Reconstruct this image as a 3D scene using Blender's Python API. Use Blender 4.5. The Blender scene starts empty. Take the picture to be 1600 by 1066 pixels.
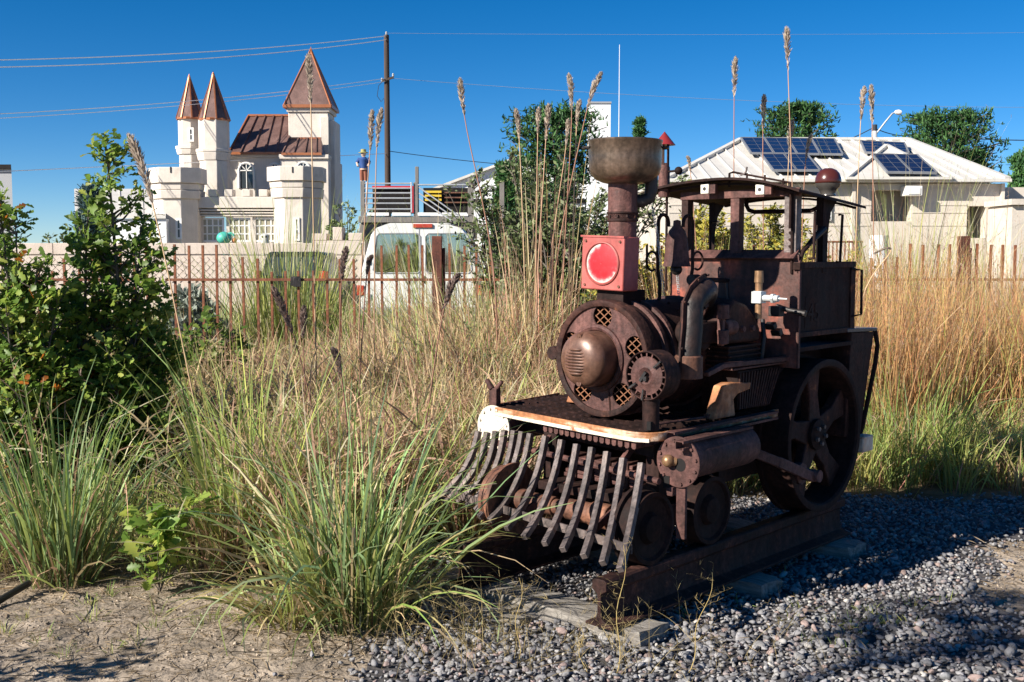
import bpy, bmesh, math, random
import numpy as np
from mathutils import Vector, Matrix, Quaternion
R = math.radians
random.seed(7)
rng = np.random.default_rng(11)
scene = bpy.context.scene
COL = scene.collection

# ------------------------------------------------------------------ camera
FPX, CAM_H, HORIZON = 1720.0, 1.5, 395.0
PITCH = math.atan((533 - HORIZON) / FPX)
cam_data = bpy.data.cameras.new('camera')
cam_data.sensor_width = 36.0
cam_data.lens = 36.0 * FPX / 1600
cam_data.clip_end = 6000
cam = bpy.data.objects.new('camera', cam_data)
COL.objects.link(cam)
cam.location = (0, 0, CAM_H)
cam.rotation_euler = (R(90) - PITCH, 0, 0)
scene.camera = cam

# ------------------------------------------------------------------ sky, sun, exposure
SUN_EL, SUN_AZ = R(29.5), R(57)          # sun to the left of and behind the camera
sun_dir = Vector((-math.sin(SUN_AZ) * math.cos(SUN_EL), -math.cos(SUN_AZ) * math.cos(SUN_EL), math.sin(SUN_EL)))
world = bpy.data.worlds.new("World")
scene.world = world
world.use_nodes = True
wn = world.node_tree
bg = wn.nodes['Background']
sky = wn.nodes.new('ShaderNodeTexSky')
sky.sky_type = 'NISHITA'
sky.sun_disc = False
sky.sun_elevation = SUN_EL
sky.sun_rotation = math.atan2(sun_dir.x, sun_dir.y)
sky.altitude = 1800
sky.air_density = .75
sky.dust_density = 0.05
sky.ozone_density = 4.0
hs = wn.nodes.new('ShaderNodeHueSaturation')
hs.inputs['Saturation'].default_value = 1.33
wn.links.new(sky.outputs[0], hs.inputs['Color'])
wn.links.new(hs.outputs[0], bg.inputs[0])
bg.inputs[1].default_value = 0.064
sun_data = bpy.data.lights.new('sun', 'SUN')
sun_data.energy = 5.0
sun_data.angle = R(0.5)
sun_data.color = (1.0, 0.93, 0.82)
sun = bpy.data.objects.new('sun', sun_data)
COL.objects.link(sun)
sun.rotation_euler = sun_dir.to_track_quat('Z', 'Y').to_euler()
scene.view_settings.view_transform = 'Standard'
scene.view_settings.look = 'None'
scene.view_settings.gamma = 1
scene.view_settings.use_curve_mapping = False
scene.view_settings.exposure = 0.92
scene.cycles.max_bounces = 6
scene.cycles.transparent_max_bounces = 8
scene.cycles.use_denoising = True

# ------------------------------------------------------------------ pixel of the photograph -> point of the place
C0 = Vector((0, 0, CAM_H))
FW = Vector((0, math.cos(PITCH), -math.sin(PITCH)))
UP = Vector((0, math.sin(PITCH), math.cos(PITCH)))
RT = Vector((1, 0, 0))
def pray(x, y): return FW * FPX + RT * (x - 800) + UP * (533 - y)
def at(x, y, Y):
    r = pray(x, y); return C0 + r * (Y / r.y)
def ground_at(x, y, z=0.0):
    r = pray(x, y); return C0 + r * ((z - CAM_H) / r.z)
def on_plane(x, y, p0, n):
    r = pray(x, y); n = Vector(n); return C0 + r * ((Vector(p0) - C0).dot(n) / r.dot(n))

# ------------------------------------------------------------------ materials
def _tree(name):
    m = bpy.data.materials.new(name); m.use_nodes = True
    nt = m.node_tree
    return m, nt, nt.nodes['Principled BSDF']
def rgba(c): return (c[0], c[1], c[2], 1)
def pmat(name, cols, scale=6, rough=0.7, metal=0.0, bump=0.0, bscale=None, detail=6, spots=None, spec=0.5, rvar=0.0, stretch=None, lo=.3, hi=.7, worn=0):
    m, nt, b = _tree(name); N = nt.nodes; Lk = nt.links.new
    tc = N.new('ShaderNodeTexCoord'); src = tc.outputs['Object']
    if stretch:
        mp = N.new('ShaderNodeMapping'); mp.inputs['Scale'].default_value = stretch
        Lk(src, mp.inputs[0]); src = mp.outputs[0]
    nz = N.new('ShaderNodeTexNoise'); nz.inputs['Scale'].default_value = scale
    nz.inputs['Detail'].default_value = detail; nz.inputs['Roughness'].default_value = .62
    Lk(src, nz.inputs['Vector'])
    rp = N.new('ShaderNodeValToRGB'); el = rp.color_ramp.elements
    n = len(cols)
    pos = [lo + (hi - lo) * i / max(1, n - 1) for i in range(n)]
    el[0].position = pos[0]; el[0].color = rgba(cols[0])
    el[1].position = pos[-1]; el[1].color = rgba(cols[-1])
    for i in range(1, n - 1):
        e = el.new(pos[i]); e.color = rgba(cols[i])
    Lk(nz.outputs[0], rp.inputs[0]); out = rp.outputs[0]
    if spots:
        sc, sscale, thr = spots
        n2 = N.new('ShaderNodeTexNoise'); n2.inputs['Scale'].default_value = sscale; n2.inputs['Detail'].default_value = 8
        n2.inputs['Roughness'].default_value = .7
        Lk(src, n2.inputs['Vector'])
        r2 = N.new('ShaderNodeValToRGB'); r2.color_ramp.elements[0].position = thr; r2.color_ramp.elements[1].position = thr + .09
        Lk(n2.outputs[0], r2.inputs[0])
        mx = N.new('ShaderNodeMix'); mx.data_type = 'RGBA'
        Lk(r2.outputs[0], mx.inputs[0]); Lk(out, mx.inputs[6]); mx.inputs[7].default_value = rgba(sc)
        out = mx.outputs[2]
    if worn:   # blotches, fine grain and rain streaks that belong to the rusted skin itself
        for sc, st, a0, a1 in ((2.6, (1, 1, 1), 1 - .55 * worn, 1 + .55 * worn), (42, (1, 1, 1), 1 - .45 * worn, 1 + .5 * worn), (9, (3, 3, .25), 1 - .4 * worn, 1 + .35 * worn)):
            mp2 = N.new('ShaderNodeMapping'); mp2.inputs['Scale'].default_value = st; Lk(tc.outputs['Object'], mp2.inputs[0])
            n4 = N.new('ShaderNodeTexNoise'); n4.inputs['Scale'].default_value = sc; n4.inputs['Detail'].default_value = 5; n4.inputs['Roughness'].default_value = .65; Lk(mp2.outputs[0], n4.inputs['Vector'])
            mr4 = N.new('ShaderNodeMapRange'); mr4.inputs[1].default_value = .32; mr4.inputs[2].default_value = .68; mr4.inputs[3].default_value = a0; mr4.inputs[4].default_value = a1; Lk(n4.outputs[0], mr4.inputs[0])
            vm = N.new('ShaderNodeVectorMath'); vm.operation = 'SCALE'; Lk(out, vm.inputs[0]); Lk(mr4.outputs[0], vm.inputs['Scale']); out = vm.outputs[0]
    Lk(out, b.inputs['Base Color'])
    b.inputs['Roughness'].default_value = rough; b.inputs['Metallic'].default_value = metal
    b.inputs['Specular IOR Level'].default_value = spec
    if rvar:
        mr = N.new('ShaderNodeMapRange'); mr.inputs[1].default_value = .3; mr.inputs[2].default_value = .7
        mr.inputs[3].default_value = rough - rvar; mr.inputs[4].default_value = min(1, rough + rvar)
        Lk(nz.outputs[0], mr.inputs[0]); Lk(mr.outputs[0], b.inputs['Roughness'])
    if bump:
        n3 = N.new('ShaderNodeTexNoise'); n3.inputs['Scale'].default_value = bscale or scale * 6; n3.inputs['Detail'].default_value = 6
        Lk(src, n3.inputs['Vector'])
        bp = N.new('ShaderNodeBump'); bp.inputs['Strength'].default_value = bump; bp.inputs['Distance'].default_value = .01
        Lk(n3.outputs[0], bp.inputs['Height']); Lk(bp.outputs[0], b.inputs['Normal'])
    return m
def attr_mat(name, rough=.75, trans=0.0, attr='tint', spec=.3, noise=None, bump=0, bscale=60):
    """colour of the thing itself, stored per vertex (leaf, blade, stone)"""
    m, nt, b = _tree(name); N = nt.nodes; Lk = nt.links.new
    a = N.new('ShaderNodeAttribute'); a.attribute_name = attr
    out = a.outputs['Color']
    if noise:
        tc = N.new('ShaderNodeTexCoord'); nz = N.new('ShaderNodeTexNoise'); nz.inputs['Scale'].default_value = noise; nz.inputs['Detail'].default_value = 8
        Lk(tc.outputs['Object'], nz.inputs['Vector'])
        mr = N.new('ShaderNodeMapRange'); mr.inputs[1].default_value = .25; mr.inputs[2].default_value = .75; mr.inputs[3].default_value = .55; mr.inputs[4].default_value = 1.45
        Lk(nz.outputs[0], mr.inputs[0])
        mx = N.new('ShaderNodeVectorMath'); mx.operation = 'SCALE'
        Lk(out, mx.inputs[0]); Lk(mr.outputs[0], mx.inputs['Scale']); out = mx.outputs[0]
        if bump:
            n3 = N.new('ShaderNodeTexNoise'); n3.inputs['Scale'].default_value = bscale; n3.inputs['Detail'].default_value = 7
            Lk(tc.outputs['Object'], n3.inputs['Vector'])
            bp = N.new('ShaderNodeBump'); bp.inputs['Strength'].default_value = bump; bp.inputs['Distance'].default_value = .02
            Lk(n3.outputs[0], bp.inputs['Height']); Lk(bp.outputs[0], b.inputs['Normal'])
    Lk(out, b.inputs['Base Color']); b.inputs['Roughness'].default_value = rough
    b.inputs['Specular IOR Level'].default_value = spec
    if trans:
        t = N.new('ShaderNodeBsdfTranslucent'); Lk(out, t.inputs[0])
        ms = N.new('ShaderNodeMixShader'); ms.inputs[0].default_value = trans
        o = N['Material Output']; Lk(b.outputs[0], ms.inputs[1]); Lk(t.outputs[0], ms.inputs[2]); Lk(ms.outputs[0], o.inputs[0])
    return m
def glass_mat(name, tint=(.75, .82, .8), refl=.25):
    m, nt, b = _tree(name); N = nt.nodes; Lk = nt.links.new
    t = N.new('ShaderNodeBsdfTransparent'); t.inputs[0].default_value = rgba(tint)
    g = N.new('ShaderNodeBsdfGlossy'); g.inputs['Roughness'].default_value = .03
    ms = N.new('ShaderNodeMixShader'); ms.inputs[0].default_value = refl
    Lk(t.outputs[0], ms.inputs[1]); Lk(g.outputs[0], ms.inputs[2]); Lk(ms.outputs[0], N['Material Output'].inputs[0])
    return m

M = {}
RUST_D = [(.016, .008, .0075), (.036, .016, .013), (.066, .028, .021)]
M['rust'] = pmat('rusted_steel', RUST_D, 7, .74, .0, .3, 60, spec=.22, spots=((.13, .052, .026), 14, .60), rvar=.14, worn=1)
M['rust_dark'] = pmat('shade_darkened_rusted_steel', [(.011, .006, .0055), (.021, .010, .0085), (.036, .016, .012)], 7, .78, .0, .2, 50, spots=((.06, .025, .014), 16, .63), rvar=.12, spec=.2, worn=0.9)  # rust darkened so shade on wheels, sides and underparts is in the colour
M['rust_warm'] = pmat('warm_rust', [(.085, .036, .024), (.15, .062, .036), (.21, .092, .052)], 9, .7, 0, .25, 70, spots=((.05, .022, .017), 10, .57), worn=0.8)
M['rust_plum'] = pmat('plum_rust', [(.060, .028, .025), (.095, .043, .037), (.125, .06, .05)], 8, .70, 0, .3, 90, spec=.3, spots=((.05, .024, .02), 12, .6), rvar=.1, worn=0.9)
M['rust_orange'] = pmat('orange_rust', [(.20, .075, .03), (.31, .125, .05), (.48, .28, .16)], 7, .75, 0, .3, 60, spots=((.12, .045, .022), 11, .56), worn=0.7)
M['mesh_rust'] = pmat('orange_mesh_rust', [(.15, .058, .026), (.24, .10, .045)], 12, .7)
M['edge_rust'] = pmat('worn_painted_edge', [(.24, .085, .032), (.36, .15, .06), (.62, .46, .34)], 6, .7, 0, .25, 50, spots=((.16, .055, .022), 13, .60), stretch=(.7, 3, 6), worn=0.6)
M['iron'] = pmat('dark_iron', [(.012, .011, .012), (.026, .022, .022), (.045, .034, .031)], 12, .5, .15, .15, 80, rvar=.1, worn=0.8)
M['arch_iron'] = pmat('black_iron_with_rust_bloom', [(.012, .011, .012), (.022, .017, .016), (.05, .026, .02)], 6, .5, .1, .2, 70, spots=((.10, .042, .024), 9, .58), spec=.35, worn=0.8)
M['bar_iron'] = pmat('weathered_sunlit_bar_iron', [(.075, .06, .058), (.125, .10, .094), (.18, .135, .118)], 14, .55, .2, .25, 90, spots=((.10, .045, .028), 20, .6), worn=0.8)  # iron kept paler so sunlight on the front bars is in the colour
M['pot'] = pmat('sooty_brown_pot_metal', [(.05, .042, .033), (.12, .085, .062), (.20, .135, .10)], 5, .33, .6, .08, 40, spots=((.04, .05, .045), 6, .6), rvar=.1, worn=0.7)
M['dome'] = pmat('bronzed_dome', [(.085, .042, .03), (.145, .072, .048), (.20, .11, .075)], 6, .36, .2, .05, 30, spots=((.08, .035, .027), 8, .62), rvar=.08, worn=0.5)
M['red_box'] = pmat('faded_red_enamel', [(.30, .062, .052), (.37, .085, .072), (.42, .12, .10)], 5, .55, 0, .06, 60, spots=((.22, .07, .05), 18, .70), worn=0.3)
M['red_cap'] = pmat('dark_red_enamel', [(.17, .017, .02), (.26, .028, .03)], 8, .4, 0, .05)
M['red_dome'] = pmat('oxblood_enamel', [(.06, .014, .012), (.10, .024, .017)], 8, .25, 0, 0)
M['white_worn'] = pmat('worn_white_paint', [(.72, .67, .58), (.66, .58, .47), (.55, .36, .23)], 7, .6, 0, .15, 50, spots=((.30, .11, .04), 9, .57), worn=0.25)
M['white_metal'] = pmat('galvanised_white', [(.52, .53, .52), (.68, .69, .67)], 20, .45, .3, .05)
M['beacon_glass'] = pmat('dusty_beacon_glass', [(.05, .045, .04), (.10, .09, .08)], 12, .2, .2, 0)
M['brass'] = pmat('tarnished_brass', [(.22, .12, .06), (.36, .21, .11), (.30, .15, .08)], 15, .42, .5, .05, worn=0.5)
M['red_paint'] = pmat('flaking_red_paint_on_rust', [(.055, .024, .02), (.10, .04, .03), (.30, .07, .04)], 5, .7, 0, .25, 60, lo=.36, hi=.66, worn=0.8)
M['lamp_white'] = pmat('ivory_lamp_plastic', [(.72, .68, .58), (.8, .76, .66)], 12, .5)
M['sky_blue_lid'] = pmat('sky_tinted_tender_lid', [(.05, .06, .08), (.09, .10, .13)], 9, .22, .3, .04)  # blue of the reflected sky put into the lid colour
M['wood_tie'] = pmat('grey_weathered_tie', [(.10, .09, .078), (.21, .19, .17), (.36, .335, .30)], 5, .9, 0, .6, 30, stretch=(1.2, 9, 9), spots=((.06, .05, .045), 5, .62))
M['stucco'] = pmat('warm_stucco', [(.62, .555, .485), (.68, .615, .54)], 3, .9, 0, .3, 40, spots=((.54, .475, .405), .7, .57), worn=0.12)
M['stucco_house'] = pmat('pale_house_stucco', [(.54, .48, .41), (.60, .54, .47)], 2, .92, 0, .3, 30, spots=((.46, .40, .33), .9, .58), worn=0.12)
M['block'] = pmat('tan_masonry', [(.54, .455, .385), (.62, .53, .46)], 3, .92, 0, .35, 30, worn=0.15)
M['copper'] = pmat('brown_copper_sheet', [(.13, .075, .062), (.18, .105, .088), (.22, .135, .115)], 1.5, .45, .25, .05, worn=0.4)
M['copper_edge'] = pmat('bright_copper_edge', [(.36, .12, .05), (.44, .17, .075)], 4, .4, .3)
M['dark_opening'] = pmat('dark_interior', [(.02, .02, .022), (.035, .034, .034)], 2, .8)
M['win_dark'] = pmat('dark_window_glass', [(.03, .04, .05), (.05, .065, .075)], 3, .08, 0, 0)
M['bay_glass'] = pmat('bay_window_glass', [(.30, .27, .2), (.42, .38, .28)], 3, .15)
M['frame_white'] = pmat('white_window_frame', [(.74, .73, .70), (.8, .79, .76)], 6, .55)
M['van_white'] = pmat('white_car_paint', [(.68, .68, .66), (.74, .74, .71)], 2, .3, 0, 0, worn=0.06)
M['van_glass'] = glass_mat('van_window_glass', (.72, .80, .72), .5)
M['tail_red'] = pmat('tail_light_plastic', [(.35, .03, .02), (.5, .08, .04)], 12, .3)
M['car_dark'] = pmat('dark_green_car_paint', [(.012, .014, .015), (.018, .022, .023)], 3, .2)
M['fence_rust'] = pmat('rusted_fence_iron', [(.10, .032, .016), (.18, .062, .028), (.25, .10, .046)], 9, .8, 0, .3, 60, worn=0.7)
M['fence_post'] = pmat('dark_rusted_post', [(.06, .018, .013), (.10, .03, .018), (.15, .05, .028)], 6, .75, 0, .25, 60, worn=0.7)
M['grey_wood'] = pmat('grey_post_wood', [(.13, .12, .11), (.24, .22, .2)], 7, .9, 0, .3, 40, stretch=(5, 5, .6))
M['pole_wood'] = pmat('creosoted_pole', [(.045, .03, .024), (.085, .055, .04)], 3, .9, 0, .2, 40, stretch=(5, 5, .4))
M['steel_rail'] = pmat('pale_steel_tube', [(.42, .44, .46), (.55, .56, .58)], 8, .4, .4)
M['black_panel'] = pmat('black_panel', [(.010, .009, .009), (.018, .016, .016)], 4, .8, spec=.2)
M['red_panel'] = pmat('red_panel', [(.42, .02, .03), (.52, .04, .05)], 4, .5)
M['yellow_panel'] = pmat('yellow_panel', [(.62, .42, .03), (.7, .5, .05)], 4, .5)
M['roof_white'] = pmat('white_standing_seam_roof', [(.56, .535, .49), (.64, .615, .565)], .8, .5, .0, .05, worn=0.12)
M['white_wall'] = pmat('white_metal_siding', [(.74, .75, .76), (.8, .81, .82)], .5, .6)
M['grey_wall'] = pmat('grey_siding', [(.28, .29, .31), (.33, .34, .36)], .5, .7)
M['solar'] = pmat('solar_cells', [(.008, .011, .034), (.012, .017, .048)], 4, .22, 0, 0, spec=.3)
M['panel_trim'] = pmat('panel_frame_trim', [(.16, .17, .19), (.22, .23, .25)], 5, .5)
M['alu'] = pmat('aluminium_trim', [(.55, .56, .58), (.62, .63, .65)], 5, .4, .5)
M['wire'] = pmat('weathered_cable', [(.72, .73, .75), (.8, .81, .82)], 1, .5)
M['wire_grey'] = pmat('grey_cable', [(.30, .33, .38), (.36, .39, .44)], 1, .6)
M['wire_dark'] = pmat('black_cable', [(.02, .025, .035), (.03, .035, .045)], 1, .6)
M['lamp_grey'] = pmat('galvanised_lamp', [(.4, .41, .42), (.5, .51, .52)], 3, .5, .3)
M['brick_orange'] = pmat('terracotta_sheet', [(.42, .17, .09), (.50, .22, .12)], 3, .8)
M['bark'] = pmat('grey_brown_bark', [(.07, .055, .045), (.15, .125, .105)], 14, .9, 0, .4, 60)
M['stem_tan'] = attr_mat('dry_stem', .7)
M['leaf'] = attr_mat('oak_leaf', .45, .48, spec=.4)
M['small_leaf'] = attr_mat('shrub_leaf', .5, .2)
M['needle'] = attr_mat('pine_needles', .6, .12)
M['blade'] = attr_mat('grass_blade', .6, .38, spec=.3)
M['fluff'] = attr_mat('seed_fluff', .85, .35)
M['stone'] = attr_mat('gravel_stone', .7, 0, noise=40, bump=.25, bscale=120)
M['earth'] = attr_mat('bare_earth', .95, 0, noise=9, bump=.9, bscale=26, spec=.15)
M['black_hose'] = pmat('black_drip_hose', [(.012, .012, .013), (.02, .02, .021)], 8, .5)
M['turquoise'] = pmat('turquoise_plastic', [(.05, .42, .33), (.08, .5, .4)], 4, .5)
M['orange_pl'] = pmat('orange_plastic', [(.6, .17, .04), (.7, .22, .06)], 4, .5)
M['blue_cloth'] = pmat('blue_shirt_paint', [(.012, .05, .19), (.02, .075, .25)], 6, .7)
M['straw'] = pmat('straw_hat_paint', [(.25, .24, .08), (.36, .33, .13)], 8, .8)
M['skin'] = pmat('painted_skin', [(.5, .36, .28), (.56, .42, .33)], 6, .7)
M['brown_cloth'] = pmat('brown_trouser_paint', [(.22, .07, .04), (.28, .1, .06)], 6, .8)
def lens_mat():
    m, nt, b = _tree('frosted_red_lens'); N = nt.nodes; Lk = nt.links.new
    tc = N.new('ShaderNodeTexCoord')
    nz = N.new('ShaderNodeTexNoise'); nz.inputs['Scale'].default_value = 34; nz.inputs['Detail'].default_value = 8; nz.inputs['Roughness'].default_value = .7
    Lk(tc.outputs['Object'], nz.inputs['Vector'])
    a = N.new('ShaderNodeAttribute'); a.attribute_name = 'rim'
    ad = N.new('ShaderNodeMath'); ad.operation = 'ADD'; Lk(nz.outputs[0], ad.inputs[0]); Lk(a.outputs['Fac'], ad.inputs[1])
    rp = N.new('ShaderNodeValToRGB'); el = rp.color_ramp.elements
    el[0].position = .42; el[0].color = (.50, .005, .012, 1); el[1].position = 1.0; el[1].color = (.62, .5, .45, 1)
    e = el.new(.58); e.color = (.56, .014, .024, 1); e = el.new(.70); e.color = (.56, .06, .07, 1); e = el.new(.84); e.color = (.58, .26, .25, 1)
    Lk(ad.outputs[0], rp.inputs[0]); Lk(rp.outputs[0], b.inputs['Base Color'])
    b.inputs['Roughness'].default_value = .5
    return m
M['lens'] = lens_mat()

# ------------------------------------------------------------------ mesh helpers
def perp(d):
    d = Vector(d).normalized()
    a = Vector((0, 0, 1)) if abs(d.z) < .9 else Vector((1, 0, 0))
    x = d.cross(a).normalized(); return x, d.cross(x).normalized()
class MB:
    """collects solids, links them as one mesh object"""
    def __init__(s): s.v = []; s.f = []
    def add(s, vs, fs):
        o = len(s.v); s.v += [tuple(v) for v in vs]; s.f += [tuple(i + o for i in f) for f in fs]; return s
    def box(s, c, d, rot=None):
        c = Vector(c); vs = []
        for z in (-.5, .5):
            for x, y in ((-.5, -.5), (.5, -.5), (.5, .5), (-.5, .5)):
                p = Vector((x * d[0], y * d[1], z * d[2]))
                if rot is not None: p = rot @ p
                vs.append(c + p)
        return s.hexa(vs)
    def hexa(s, vs):
        return s.add(vs, [(3, 2, 1, 0), (4, 5, 6, 7), (0, 1, 5, 4), (1, 2, 6, 5), (2, 3, 7, 6), (3, 0, 4, 7)])
    def bx(s, x0, x1, y0, y1, z0, z1):
        return s.box(((x0 + x1) / 2, (y0 + y1) / 2, (z0 + z1) / 2), (x1 - x0, y1 - y0, z1 - z0))
    def bar(s, p0, p1, w, h, up=(0, 0, 1)):
        p0, p1 = Vector(p0), Vector(p1); d = (p1 - p0).normalized(); up = Vector(up)
        x = d.cross(up)
        if x.length < 1e-4: x = d.cross(Vector((0, 1, 0)))
        x.normalize(); y = x.cross(d).normalized()
        q = [(-w / 2, -h / 2), (w / 2, -h / 2), (w / 2, h / 2), (-w / 2, h / 2)]
        return s.hexa([p0 + x * a + y * b for a, b in q] + [p1 + x * a + y * b for a, b in q])
    def cyl(s, p0, p1, r0, r1=None, n=16, caps=True):
        r1 = r0 if r1 is None else r1
        p0, p1 = Vector(p0), Vector(p1); x, y = perp(p1 - p0); vs = []
        for p, r in ((p0, r0), (p1, r1)):
            for i in range(n):
                t = 2 * math.pi * i / n; vs.append(p + x * (r * math.cos(t)) + y * (r * math.sin(t)))
        fs = [(i, (i + 1) % n, n + (i + 1) % n, n + i) for i in range(n)]
        if caps: fs += [tuple(range(n))[::-1], tuple(range(n, 2 * n))]
        return s.add(vs, fs)
    def tube(s, path, r, n=8, sect=None, caps=True, ref=None):
        P = [Vector(p) for p in path]; m = len(P)
        rr = r if isinstance(r, (list, tuple)) else [r] * m
        vs = []; x = None
        for i, p in enumerate(P):
            d = (P[min(i + 1, m - 1)] - P[max(i - 1, 0)]).normalized()
            if x is None:
                x = (Vector(ref) - d * d.dot(Vector(ref))).normalized() if ref else perp(d)[0]
            else: x = (x - d * x.dot(d)).normalized()
            y = d.cross(x)
            if sect: vs += [p + x * a + y * b for a, b in sect]
            else: vs += [p + x * (rr[i] * math.cos(2 * math.pi * k / n)) + y * (rr[i] * math.sin(2 * math.pi * k / n)) for k in range(n)]
        k = len(sect) if sect else n
        fs = [(i * k + j, i * k + (j + 1) % k, (i + 1) * k + (j + 1) % k, (i + 1) * k + j) for i in range(m - 1) for j in range(k)]
        if caps: fs += [tuple(range(k))[::-1], tuple(range((m - 1) * k, m * k))]
        return s.add(vs, fs)
    def lathe(s, prof, origin, axis=(0, 0, 1), n=24, cap0=False, cap1=False):
        o = Vector(origin); d = Vector(axis).normalized(); x, y = perp(d); vs = []
        for r, h in prof:
            for i in range(n):
                t = 2 * math.pi * i / n; vs.append(o + d * h + x * (r * math.cos(t)) + y * (r * math.sin(t)))
        m = len(prof)
        fs = [(i * n + j, i * n + (j + 1) % n, (i + 1) * n + (j + 1) % n, (i + 1) * n + j) for i in range(m - 1) for j in range(n)]
        if cap0: fs.append(tuple(range(n))[::-1])
        if cap1: fs.append(tuple(range((m - 1) * n, m * n)))
        return s.add(vs, fs)
    def sphere(s, c, r, n=12, sq=1.0):
        pr = [(max(1e-4, r * math.sin(math.pi * i / n)), -r * sq * math.cos(math.pi * i / n)) for i in range(n + 1)]
        return s.lathe(pr, c, (0, 0, 1), n + 4)
    def prism(s, pts, ext):
        e = Vector(ext); P = [Vector(p) for p in pts]; n = len(P)
        fs = [tuple(range(n))[::-1], tuple(range(n, 2 * n))] + [(i, (i + 1) % n, n + (i + 1) % n, n + i) for i in range(n)]
        return s.add(P + [p + e for p in P], fs)
    def obj(s, name, mat, parent=None, bevel=0, smooth=35, loc=None, rotz=0):
        me = bpy.data.meshes.new(name); me.from_pydata(s.v, [], s.f)
        bm = bmesh.new(); bm.from_mesh(me); bmesh.ops.recalc_face_normals(bm, faces=bm.faces); bm.to_mesh(me); bm.free()
        me.materials.append(M[mat] if isinstance(mat, str) else mat)
        if smooth:
            me.polygons.foreach_set('use_smooth', [True] * len(me.polygons)); me.set_sharp_from_angle(angle=R(smooth))
        o = bpy.data.objects.new(name, me); COL.objects.link(o)
        if parent: o.parent = parent
        if loc: o.location = loc
        o.rotation_euler.z = rotz
        if bevel:
            b = o.modifiers.new('bevel', 'BEVEL'); b.width = bevel; b.segments = 2; b.limit_method = 'ANGLE'; b.angle_limit = R(40)
        return o
def fast_mesh(name, V, F, tint=None, mat=None, parent=None, smooth=False, loc=None):
    """V (n,3), F (m,k) arrays"""
    me = bpy.data.meshes.new(name); V = np.asarray(V, np.float32); F = np.asarray(F, np.int32)
    m, k = F.shape
    me.vertices.add(len(V)); me.vertices.foreach_set('co', V.ravel())
    me.loops.add(m * k); me.loops.foreach_set('vertex_index', F.ravel())
    me.polygons.add(m); me.polygons.foreach_set('loop_start', np.arange(0, m * k, k, dtype=np.int32))
    me.polygons.foreach_set('loop_total', np.full(m, k, np.int32))
    if smooth: me.polygons.foreach_set('use_smooth', np.ones(m, bool))
    me.update(calc_edges=True)
    if tint is not None:
        a = me.attributes.new('tint', 'FLOAT_COLOR', 'POINT')
        c = np.ones((len(V), 4), np.float32); c[:, :3] = tint; a.data.foreach_set('color', c.ravel())
    if mat: me.materials.append(M[mat])
    o = bpy.data.objects.new(name, me); COL.objects.link(o)
    if parent: o.parent = parent
    if loc is not None: o.location = loc
    return o
def tag(o, label=None, cat=None, group=None, kind=None):
    if label: o['label'] = label
    if cat: o['category'] = cat
    if group: o['group'] = group
    if kind: o['kind'] = kind
    return o
def thing(name, label, cat, loc=(0, 0, 0), rotz=0, group=None):
    o = bpy.data.objects.new(name, None); COL.objects.link(o)
    o.location = loc; o.rotation_euler = (0, 0, rotz); o.empty_display_size = .2
    return tag(o, label, cat, group)
def dup(o, parent=None, loc=None):
    c = o.copy(); COL.objects.link(c)
    if parent is not None: c.parent = parent
    if loc is not None: c.location = loc
    for ch in list(o.children): dup(ch, c)
    return c
def vnoise(X, Y, f, seed=0):
    """smooth value noise on arrays"""
    r = np.random.default_rng(seed); T = r.random((64, 64))
    x = X * f + 1000; y = Y * f + 1000; xi = np.floor(x).astype(int); yi = np.floor(y).astype(int); fx = x - xi; fy = y - yi
    fx = fx * fx * (3 - 2 * fx); fy = fy * fy * (3 - 2 * fy)
    g = lambda a, b: T[a % 64, b % 64]
    return (g(xi, yi) * (1 - fx) + g(xi + 1, yi) * fx) * (1 - fy) + (g(xi, yi + 1) * (1 - fx) + g(xi + 1, yi + 1) * fx) * fy
# ------------------------------------------------------------------ ground
GZ = -0.07                                  # gravel level; the rail foot is z = 0
OX, OY, TH = 0.056, 4.588, R(43.077)        # middle of the track at the rails' front end, and its heading
cT, sT = math.cos(TH), math.sin(TH)
def to_track(X, Y):
    dx, dy = X - OX, Y - OY
    return dx * cT - dy * sT, dx * sT + dy * cT
def to_world(v, u): return OX + v * cT + u * sT, OY - v * sT + u * cT
def sstep(a, b, x):
    t = np.clip((x - a) / (b - a), 0, 1); return t * t * (3 - 2 * t)
def gravel_mask(X, Y):
    X = np.asarray(X, float); Y = np.asarray(Y, float)
    wob = (vnoise(X, Y, 2.2, 5) - .5) * .35
    v, u = to_track(X, Y)
    left = np.where(u < -.1, sstep(-.75, -.45, X + wob), sstep(-.95, -.75, v + wob * .5))
    right = 1 - sstep(0, .55, X - (1.58 + .36 * (Y - 4.2)) + wob * 1.2) * (1 - sstep(5.7, 6.2, Y) * .75)
    back = 1 - sstep(6.75, 7.1, Y + wob * .6 + .0 * X)
    back = np.maximum(back, (np.abs(v) < .55) * (u < 2.6))
    return np.clip(left * right * back, 0, 1)
def ground_h(X, Y):
    near = np.exp(-(np.asarray(X) ** 2 + np.asarray(Y) ** 2) / 900.)
    return GZ - .015 + near * ((vnoise(X, Y, .6, 1) - .5) * .06 + (vnoise(X, Y, 2.5, 2) - .5) * .03 + (vnoise(X, Y, 9, 3) - .5) * .018)
def axis(lo, hi, step, far):
    a = list(np.arange(lo, hi + 1e-6, step)); d = step
    p = hi; 
    while p < far: d *= 1.35; p += d; a.append(p)
    d = step; p = lo
    while p > -far: d *= 1.35; p -= d; a.insert(0, p)
    return np.array(a)
def grid_faces(nx, ny):
    i = np.arange(nx * ny).reshape(ny, nx)
    return np.stack([i[:-1, :-1], i[:-1, 1:], i[1:, 1:], i[1:, :-1]], -1).reshape(-1, 4)
xs, ys = axis(-3.6, 4.2, .045, 4000), axis(3.2, 9, .05, 4000)
GX, GY = np.meshgrid(xs, ys)
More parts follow.
